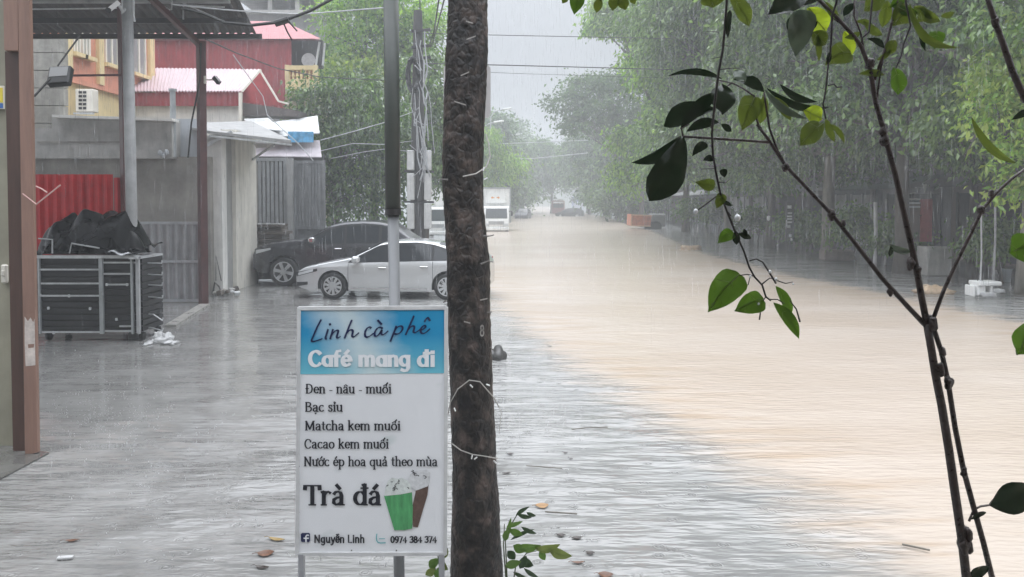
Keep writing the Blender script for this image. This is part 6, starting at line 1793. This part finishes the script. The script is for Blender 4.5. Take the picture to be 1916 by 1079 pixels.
# ---------------------------------------------------------------- far bank: shop houses, trees behind, street clutter
SHOPW = [mat("shop_wall_grey", (.16, .16, .165), .7, .25, 1.2, streak=.5), mat("shop_wall_brown", (.15, .115, .10), .7, .25, 1.2, streak=.5), mat("shop_wall_blue", (.12, .145, .15), .7, .25, 1.2, streak=.5), mat("shop_wall_pink", (.42, .32, .29), .7, .2, 1.2, streak=.4)]
def shop(label, y0, y1, x, h, wm_, seed, awn=True, sign_col=None):
    g = random.Random(seed)
    t = thing("shop_house", label, "shop house", (x, (y0 + y1) / 2, 0), group="dim shop houses behind the far row of trees")
    q = MB(); q.bx(x, x + 8, y0, y1, -.2, h); q.build("wall", wm_, t)
    n = max(1, int((y1 - y0) / 3.2))
    for k in range(n):
        a_, b_ = y0 + (y1 - y0) * (k + .12) / n, y0 + (y1 - y0) * (k + .88) / n
        q = MB(); q.bx(x - .03, x - .004, a_, b_, .1, 2.7); dr = q.build("shopfront", DARKIN if g.random() < .6 else GREYP, t)  # dark ones carry the shade of an open front in their colour
        q = MB()
        for yy in (a_ - .05, (a_ + b_) / 2, b_ + .05): q.bx(x - .09, x - .034, yy - .05, yy + .05, .1, 2.75)
        q.build("door_frame", LTMETAL if g.random() < .3 else DKSTEEL, dr)
        for fl in range(1, int(h // 3.2)):
            q = MB(); q.bx(x - .06, x - .004, a_ + .5, b_ - .5, fl * 3.2 + .9, fl * 3.2 + 2.3); w = q.build("window", TRIMW, t)
            q = MB(); q.bx(x - .08, x - .062, a_ + .58, b_ - .58, fl * 3.2 + .98, fl * 3.2 + 2.22); q.build("pane", WINGLASS, w)
    if awn:
        q = MB(); q.add([(x - .05, y0 + .2, 3.5), (x - .05, y1 - .2, 3.5), (x - 2.4, y1 - .2, 2.95), (x - 2.4, y0 + .2, 2.95)], [(0, 1, 2, 3)]); q.add([(x - .05, y0 + .2, 3.45), (x - .05, y1 - .2, 3.45), (x - 2.4, y1 - .2, 2.9), (x - 2.4, y0 + .2, 2.9)], [(3, 2, 1, 0)])
        q.build("awning", [GREYROOF, DKSHEET, mat("green_awning", (.07, .11, .09), .6)][seed % 3], t)
    if sign_col:
        q = MB(); q.bx(x - .14, x - .03, y0 + .8, y1 - .8, 3.6, 4.4); q.build("fascia_board", mat("fascia", sign_col, .5, .2), t)
    q = MB(); q.bx(x - .15, x + 8.1, y0 - .02, y1 + .02, h, h + .25); q.build("parapet", wm_, t)
    return t
ROW = [(10, 17.8, 19.2, 6.5, 3, "pinkish pale shop house rising at the right edge behind the yellow-green bush", (.3, .1, .08)),
       (18, 23.5, 18.6, 4.4, 0, "low grey shop with dark open front behind the white stool", None),
       (23.7, 28, 18.4, 7, 2, "blue-grey shop house behind the red door panel", (.1, .2, .3)),
       (28.2, 33.5, 18.3, 4.2, 1, "brown low shop house between the two pale pole strips", None),
       (33.7, 40, 18.4, 7.2, 0, "dark grey two storey shop with the white vertical letter sign in front", None),
       (40.2, 47, 18.3, 4.6, 2, "low blue-grey shop house left of the vertical letter sign", (.2, .2, .22)),
       (47.2, 56, 18.5, 7.4, 1, "brown two storey shop house behind the orange tipper", None),
       (56.2, 70, 18.8, 7, 0, "long grey shop house deep in the haze beyond the orange tipper", None),
       (70.5, 90, 19.5, 6.5, 2, "blue-grey shop house third farthest of the far row, beyond the long grey one", None),
       (90.5, 130, 18.0, 7.5, 1, "long brown building dimmest and farthest of the far row", None)]
for i, (y0, y1, x, h, wi, lab, sc_) in enumerate(ROW): shop(lab, y0, y1, x, h, SHOPW[wi], 10 + i, i != 0, sc_)
# trees and undergrowth in front of and behind the shops
BACK = "trees crowding behind the far row"
bk = [(17.0, 22.5, 8.8, 3.6, 3.0, [L_GREY, L_DARK], "grey-green back tree over the low shop behind the white stool"), (17.2, 30, 8.0, 3.8, 3.0, [L_GREY, L_DARK], "drooping back tree over the brown low shop house"), (17.0, 38, 8.4, 4.0, 3.4, [L_DARK, L_GREY], "dark back tree above the vertical letter sign"),
      (17.2, 46.5, 8.4, 4.4, 3.6, [L_DARK, L_GREY], "dark back tree over the low blue-grey shop house"), (17.0, 57, 9, 5, 4, [L_DARK, L_GREY], "back tree behind the orange tipper, dark and dense"), (17.5, 72, 9, 5.5, 4.5, [L_DARK, L_GREY], "back tree fading into haze beyond the orange tipper")]
for i, (x, y, cz, hw, hh, mats, lab) in enumerate(bk):
    lo = lobes_from(500 + i, 0, cz, hw * .8, hh * .75, 2.6, 12, 1.9)
    tree("back_tree", lab, "tree", x, y, 4.5, .17, lo, 8000, .27 + .002 * y, mats, M_TRUNK, 520 + i, BACK, droop=.9, spread=.5)
for i, (u, y, h, lab) in enumerate([(1548, 34.5, 1.2, "small weeping shrub beside the brick mound on the far kerb"), (1420, 42, 1.5, "dark roadside shrub left of the vertical letter sign"), (1345, 52, 1.7, "dark bushy shrub just right of the orange tipper"), (1875, 23.5, 1.3, "green shrub behind the pale bucket"), (1490, 38.5, 1.3, "dim shrub standing under the vertical letter sign"), (1600, 31, 1.5, "grey-green shrub just left of the peeling whitewashed post"), (1290, 58, 1.9, "bushy dark shrub behind the brown hump of water"), (1690, 27.5, 1.2, "shrub at the foot of the red door panel")]):
    x = at(u, 400, y).x
    tree("roadside_shrub", lab, "shrub", x, y, h * .6, .05, [(0, 0, h, .7, .7, .6), (-.5, 0, h * .7, .6, .6, .5), (.5, .1, h * .75, .6, .6, .5)], 1500, .2, [L_DARK, L_GREY] if i < 3 else [L_MID, L_GREY], M_TRUNK, 540 + i, "shrubs along the far kerb", droop=.8, spread=.25)
PALEPOST = mat("lime_white", (.42, .42, .42), .6, .3, 4, streak=.3)
for k, (u, v0, v1, y, w_, lab) in enumerate([(1638, 378, 470, 27.3, 7, "pale post with peeling whitewash nearest the sapling's main stem"), (1658, 372, 440, 30, 4, "thin pale post right beside the peeling whitewashed one"), (1862, 360, 470, 22.4, 4, "thin pale post behind the white stool"), (1836, 400, 520, 20.2, 3, "slim grey stake standing at the white stool")]):
    q = MB(); p = at(u, v0, y); q.tube([(p.x, y, -.1), (p.x + .03, y, p.z * .5), (p.x, y, p.z)], w_ / FPX * y / 2, 8)
    tag(q.build("pale_post", PALEPOST), lab, "post", "pale posts among the far trees")
vs_ = thing("vertical_sign", "tall narrow dark sign with stacked white letters on the far pavement", "sign", (at(1478, 420, 36).x, 36, 0))
q = MB(); ppanel(q, 1471, 378, 1486, 452, 36, .12); ppanel(q, 1477, 452, 1480, 470, 36, .08); q.build("board", mat("sign_dark", (.06, .06, .065), .5), vs_)
q = MB()
for v0, v1, u0, u1 in ((384, 390, 1473.5, 1481), (397, 400, 1474, 1482), (403, 406, 1473, 1482), (408, 411, 1473, 1482), (414, 417, 1472.5, 1482), (421, 426, 1472, 1479), (438, 443, 1476, 1481), (445, 450, 1479, 1483), (411, 424, 1471, 1473)):
    ppanel(q, u0, v0, u1, v1, 35.985, .012)
q.build("lettering", PWHITE, vs_)
q = MB(); q.lathe([(.02, -.12), (.07, -.08), (.08, .08), (.02, .12)], at(1438, 408, 38), 'Z', 12)
tag(q.build("hanging_lamp", mat("lamp_white", (.85, .85, .85), .3)), "small white lamp bulb hanging in the dark shop front", "lamp")
rd = thing("red_shopfront", "tall red door panel with a pale stacked cap among the far trunks", "panel", (at(1735, 420, 26.5).x, 26.5, 0))
q = MB(); ppanel(q, 1722, 372, 1745, 452, 26.5, .1); q.build("panel", mat("dull_red", (.30, .06, .06), .5, .3, 3, streak=.4), rd)
q = MB(); ppanel(q, 1696, 378, 1722, 452, 26.55, .1); q.build("brown_side", SHOPW[1], rd)
q = MB()
for v in (371, 378, 385): ppanel(q, 1698, v, 1722, v + 3.5, 26.4, .3)
q.build("pale_cap", PALEPOST, rd)
q = MB()
for pts in ([(1694, 372), (1698, 356)], [(1703, 362), (1713, 360)], [(1716, 360), (1719, 350)], [(1726, 343), (1733, 352)], [(1733, 344), (1730, 360)], [(1742, 370), (1741, 358)], [(1728, 352), (1730, 345)]):
    q.tube([at(u, v, 26.4) for u, v in pts], .02, 5)
q.build("bottle_neck", PALEPOST, rd)
# white stool, bucket, jar
WPL = mat("white_plastic_stool", (.78, .78, .76), .35, .06)
sl = thing("white_stool", "low white plastic bench stool standing at the flood's edge", "stool", tuple(gnd(1842, 553)))
Ys = sl.location.y
q = MB(); p0, p1 = at(1822, 533, Ys), at(1864, 525, Ys); q.bx(p0.x, p1.x, Ys - .25, Ys + .25, p0.z, p1.z, .02); q.build("seat", WPL, sl)
q = MB(); q.box((at(1840, 0, Ys).x, Ys, p0.z * .55), (.22, .35, p0.z * 1.0), None, .02); q.build("centre_support", WPL, sl)
for u, dx in ((1826, -.02), (1858, .02)):
    q = MB(); x = at(u, 0, Ys).x; q.box((x, Ys, p0.z * .5), (.06, .4, p0.z), None, .015); q.build("leg", WPL, sl)
q = MB(); q.tube([at(1829, 527, Ys), at(1830, 518, Ys), at(1834, 514, Ys), at(1838, 519, Ys), at(1838, 527, Ys)], .012, 6); q.build("wire_handle", DKSTEEL, sl)
for u, v, rx, lab in ((1834, 552, .22, "larger white plastic bag lying in the water at the stool's foot"), (1857, 546, .12, "smaller white plastic bag at the right foot of the stool")):
    q = MB(); q.blob(gnd(u, v) + Vector((0, -.3, .05)), (rx, .15, .08), int(u), .3, (9, 14), 3); tag(q.build("plastic_bag", FOAM, smooth=True), lab, "bag")
bk_ = gnd(1883, 527)
q = MB(); q.lathe([(.11, 0), (.15, .36), (.165, .37), (.165, .39), (.14, .385)], bk_, 'Z', 22); tag(q.build("bucket", mat("pale_blue_plastic", (.5, .56, .60), .4, .1), smooth=True), "pale blue-grey plastic bucket behind the white stool", "bucket")
q = MB(); q.lathe([(.08, 0), (.09, .2), (.05, .3), (.04, .36)], gnd(1862, 528), 'Z', 16); tag(q.build("jar", mat("grey_jar", (.2, .2, .2), .3)), "dull grey jar between the stool and the bucket", "jar")
q = MB(); p0, p1 = at(1735, 497, 25.5), at(1782, 462, 25.5); q.bx(p0.x, p1.x, 25.5, 26.2, 0, p1.z, .03); tag(q.build("concrete_box", CONC), "grey concrete planter box behind the sapling's right fork", "box")
q = MB(); p0, p1 = at(1544, 488, 32), at(1600, 468, 32); q.bx(p0.x, p1.x, 32, 32.7, 0, p1.z, .05); tag(q.build("brick_mound", mat("old_brick", (.17, .14, .12), .7, .3, 4, .3)), "low square brick mound beside the weeping shrub on the far kerb", "mound")
for u, v, s_, lab in ((1292, 467, .5, "churning brown hump of water by the far kerb under the dark leaf"), (1745, 549, .45, "small foaming hump of brown water left of the stool")):
    q = MB(); q.blob(gnd(u, v), (s_, s_ * .5, s_ * .42), int(u), .4, (10, 18), 3)
    tag(q.build("water_swell", mat("muddy_froth", (.42, .31, .21), .3, .3, 8, .4), smooth=True), lab, "swell")

# ---------------------------------------------------------------- utility pole and wires
UY = 28.0
up_ = thing("utility_pole", "dark concrete utility pole tangled with cables and white meter boxes", "utility pole", (at(783, 450, UY).x, UY, 0))
q = MB(); p = at(783, 430, UY); q.tube([(p.x, UY, -.2), (p.x, UY, 3.2), at(782, 20, UY)], [.30, .27, .15], 12); q.build("pole", mat("pole_concrete", (.06, .06, .06), .6, .3, 3, .2, streak=.4), up_)
MBX = mat("meter_white", (.58, .58, .57), .45, .15, 4, streak=.4)
for u0, u1 in ((762, 775), (794, 807)):
    for v0, v1 in ((281, 318), (324, 374), (380, 428)):
        q = MB(); p0, p1 = at(u0, v1, UY - .35), at(u1, v0, UY - .35); q.bx(p0.x, p1.x, UY - .45, UY - .25, p0.z, p1.z, .02); q.build("meter_box", MBX, up_)
for v in (320, 377):
    q = MB(); q.bar(at(756, v, UY - .3), at(812, v + 1, UY - .3), .07); q.build("bracket", DKSTEEL, up_)
WIREB = mat("cable_black", (.02, .02, .02), .5, .2)
WIREG = mat("cable_grey", (.40, .41, .42), .5, .2)
q = MB()
g = random.Random(3)
for k in range(9):
    c = at(773 + g.uniform(-2, 3), 140, UY - .3); rx, rz = g.uniform(.16, .26), g.uniform(.45, .62)
    q.tube([(c.x + rx * math.cos(a_ * .45), c.y + g.uniform(-.1, .1) + .04 * math.sin(a_), c.z + rz * math.sin(a_ * .45)) for a_ in range(15)], .035, 5)
q.build("cable_coil", WIREB, up_)
q = MB()
for k in range(26):
    u0, v0 = 783 + g.uniform(-12, 18), g.uniform(50, 300)
    pts = [at(u0 + g.uniform(-14, 22) * f, v0 + f * g.uniform(30, 120), UY - .35 - .2 * g.random()) for f in (0, .3, .6, 1)]
    q.tube(pts, g.choice([.012, .018, .025]), 5)
q.build("loose_cable", WIREG, up_)
for v in (58, 88, 110):
    q = MB(); q.bar(at(770, v, UY - .2), at(806, v - 3, UY - .2), .09); q.build("crossarm", DKSTEEL, up_)
def cable(pts3, r_, label, mt_=None, sag=0.0, group="overhead cables"):
    q = MB()
    P = []
    for i in range(len(pts3) - 1):
        for k in range(8):
            f = k / 8; p = pts3[i].lerp(pts3[i + 1], f); p.z -= sag * 4 * f * (1 - f); P.append(p)
    P.append(pts3[-1])
    q.tube(P, r_, 6)
    return tag(q.build("overhead_cable", mt_ or WIREB), label, "cable", group)
cable([at(783, 62, UY), at(960, 66, 30), at(1260, 72, 34)], .014, "upper of the two thin cables crossing the pale sky over the road")
cable([at(783, 118, UY), at(960, 122, 30), at(1260, 130, 34)], .02, "lower darker cable crossing the pale sky over the road")
cable([at(783, 128, UY), at(960, 137, 30), at(1260, 146, 34)], .008, "faintest cable just under the darker one across the sky")
cable([at(340, 15, 12), at(380, 25, 12), at(420, 42, 12), at(470, 47, 12), at(524, 41, 12), at(580, 20, 12), at(640, -12, 12)], .024, "thick black cable bundle with a splice sagging in front of the red shed")
cable([at(320, 8, 13), at(420, 18, 13), at(500, 24, 13), at(570, 26, 13.5), at(720, 14, 14)], .012, "pale thin cable running level above the thick splice bundle", WIREG)
cable([at(385, 73, 18.4), at(440, 98, 20), at(520, 128, 23), at(600, 144, 25), at(720, 150, 27), at(783, 146, UY)], .016, "thin drooping cable from the canopy post to the utility pole")
cable([at(600, 262, 26), at(660, 246, 26), at(722, 228, 27), at(783, 205, UY)], .014, "grey cable rising from the shack to the utility pole", WIREG)
cable([at(436, 102, 24), at(492, 180, 25), at(500, 215, 25), at(560, 270, 25), at(586, 300, 25)], .014, "slack cable dropping past the gable shed to the barred gate", WIREG)
cable([at(806, 90, UY), at(818, 50, 22), at(836, -20, 16)], .018, "steep drop cable climbing from the pole beside the trunk")
cable([at(800, 92, UY), at(812, 60, 22), at(824, -20, 16)], .018, "second steep drop cable nearest the utility pole")
cable([at(786, 20, UY), at(785, -30, UY)], .02, "vertical cable rising from the very top of the utility pole")
cable([at(600, 282, 26), at(660, 268, 26), at(720, 270, 27), at(783, 262, UY)], .012, "low grey cable level with the shack's tarp roof", WIREG)
cable([at(376, 80, 18.3), at(374, 150, 18.3), at(358, 230, 18.6), at(352, 294, 19.5)], .02, "black cable hanging down beside the dark canopy post")
cable([at(620, 296, 26), at(680, 284, 26), at(724, 278, 27), at(783, 285, UY)], .01, "lowest grey cable tangled in the dark green tree", WIREG)
cable([at(905, 270, 85), at(960, 268, 90), at(1100, 262, 95)], .05, "hazy cable crossing under the distant lamps", WIREG)
cable([at(905, 300, 90), at(1000, 296, 95), at(1100, 286, 100)], .06, "hazier lower cable crossing the far end of the road", WIREG)
q = MB()
c = at(528, 40, 11.95); q.tube([at(515, 44, 11.95), c, at(540, 36, 11.95)], .05, 8); q.tube([at(530, 42, 11.95), at(538, 60, 12), at(546, 74, 12.2)], .012, 5); q.tube([at(540, 40, 11.95), at(556, 58, 12)], .012, 5)
tag(q.build("cable_splice", WIREB), "lumpy black splice box on the thick cable bundle", "splice")
s2 = thing("security_camera", "small black and white security camera on a bracket by the dark canopy post", "camera", tuple(at(404, 150, 18.2)))
q = MB(); q.bar(at(401, 144, 18.2), at(410, 155, 18.15), .09); q.build("body", BLACKPL, s2)
q = MB(); q.bar(at(386, 149, 18.3), at(402, 149, 18.25), .03); q.bar(at(384, 142, 18.35), at(384, 156, 18.35), .05); q.build("bracket", TRIMW, s2)
# far street lamps
for k, (u, v, y, lab) in enumerate([(944, 204, 95, "highest pale street lamp head against the far trees"), (928, 228, 85, "nearest curved street lamp reaching from behind the big trunk"), (962, 252, 110, "lowest street lamp head dim in the haze")]):
    t = thing("street_lamp", lab, "street lamp", (at(u - 26, 400, y).x, y, 0), group="far street lamps")
    top = at(u, v, y)
    q = MB(); bx_ = at(u - 26, 0, y).x; q.tube([(bx_, y, -.2), (bx_, y, top.z - .9), (bx_ + .5, y, top.z - .25), (top.x, y, top.z)], .07, 7); q.build("pole", GREYP, t)
    q = MB(); q.box(top + Vector((.3, 0, .05)), (1.1, .5, .16), Matrix.Rotation(R(-8), 3, 'Y'), .05); q.build("lamp_head", TRUCKW, t)

# ---------------------------------------------------------------- falling rain
def rain():
    g = np.random.default_rng(99)
    N = 18000
    Y = 12 + 36 * g.random(N) ** .8
    X = (g.random(N) * 1.1 - .55) * Y * 1.35
    Z = g.random(N) * (2.4 + Y * .30)
    L = .22 + .32 * g.random(N)
    W = .0016 + .0022 * g.random(N)
    tilt = g.normal(-.02, .02, N)
    base = np.stack([X, Y, Z], 1)
    d = np.stack([tilt * L, np.zeros(N), L], 1)
    rings = []
    for k in range(3):
        a_ = 2 * math.pi * k / 3
        rings.append(base + d * .35 + np.stack([W * math.cos(a_), W * math.sin(a_), np.zeros(N)], 1))
    V = np.stack([base] + rings + [base + d], 1).reshape(-1, 3)
    q = np.arange(N) * 5
    T = []
    for k in range(3):
        k2 = (k + 1) % 3
        T.append(np.stack([q, q + 1 + k2, q + 1 + k], 1)); T.append(np.stack([q + 4, q + 1 + k, q + 1 + k2], 1))
    T = np.concatenate(T, 0)
    me = bpy.data.meshes.new("rain")
    me.vertices.add(len(V)); me.vertices.foreach_set("co", V.astype(np.float32).ravel())
    me.loops.add(T.size); me.loops.foreach_set("vertex_index", T.astype(np.int32).ravel())
    me.polygons.add(len(T)); me.polygons.foreach_set("loop_start", (np.arange(len(T)) * 3).astype(np.int32))
    mm = bpy.data.materials.new("rain_water"); mm.use_nodes = True
    n, l = mm.node_tree.nodes, mm.node_tree.links
    b = n["Principled BSDF"]; b.inputs["Base Color"].default_value = (.8, .82, .85, 1); b.inputs["Roughness"].default_value = .2
    b.inputs["Alpha"].default_value = .25
    me.materials.append(mm)
    me.update(calc_edges=True)
    o = bpy.data.objects.new("rain", me); COL.objects.link(o)
    tag(o, "fine falling rain across the whole street", "rain", kind="stuff")
rain()
# raindrop splashes on the near shallow water
def splashes():
    g = np.random.default_rng(5)
    q = MB()
    for i in range(420):
        if i < 170: u, v = g.normal(190, 60), g.normal(775, 28)
        else: u, v = g.uniform(60, 1100), g.uniform(600, 1060)
        if u < 90: continue
        c = gnd(u, v)
        if c.x > mudline(c.y) + .5: continue
        h = g.uniform(.008, .03)
        q.add([(c.x - .006, c.y, 0), (c.x + .006, c.y, 0), (c.x, c.y + .006, 0), (c.x + g.normal() * .004, c.y, h)], [(0, 1, 3), (1, 2, 3), (2, 0, 3)])
        for k in range(2): 
            p = c + Vector((g.normal() * .03, g.normal() * .03, g.uniform(.004, .04)))
            r_ = g.uniform(.002, .0045)
            q.add([tuple(p + Vector(e) * r_) for e in ((1, 0, 0), (-1, 0, 0), (0, 1, 0), (0, -1, 0), (0, 0, 1.6), (0, 0, -1))], [(0, 2, 4), (2, 1, 4), (1, 3, 4), (3, 0, 4), (2, 0, 5), (1, 2, 5), (3, 1, 5), (0, 3, 5)])
    tag(q.build("rain_splash", glassmat("splash_water", (.6, .6, .6), .1)), "tiny raindrop splashes jumping from the shallow water", "splash", kind="stuff")
splashes()
# ---------------------------------------------------------------- rain haze
def haze():
    mb = MB()
    mb.bx(-950, 950, -60, 1560, -1.4, 27)
    m = bpy.data.materials.new("rain_haze")
    m.use_nodes = True
    n, l = m.node_tree.nodes, m.node_tree.links
    n.remove(n["Principled BSDF"])
    v = n.new("ShaderNodeVolumePrincipled")
    v.inputs["Color"].default_value = (.745, .77, .795, 1)
    v.inputs["Density"].default_value = .0044
    v.inputs["Anisotropy"].default_value = .2
    l.new(v.outputs[0], n["Material Output"].inputs["Volume"])
    o = mb.build("haze", m)
    tag(o, "pale rain haze hanging over the whole flooded street", "haze", kind="stuff")
haze()
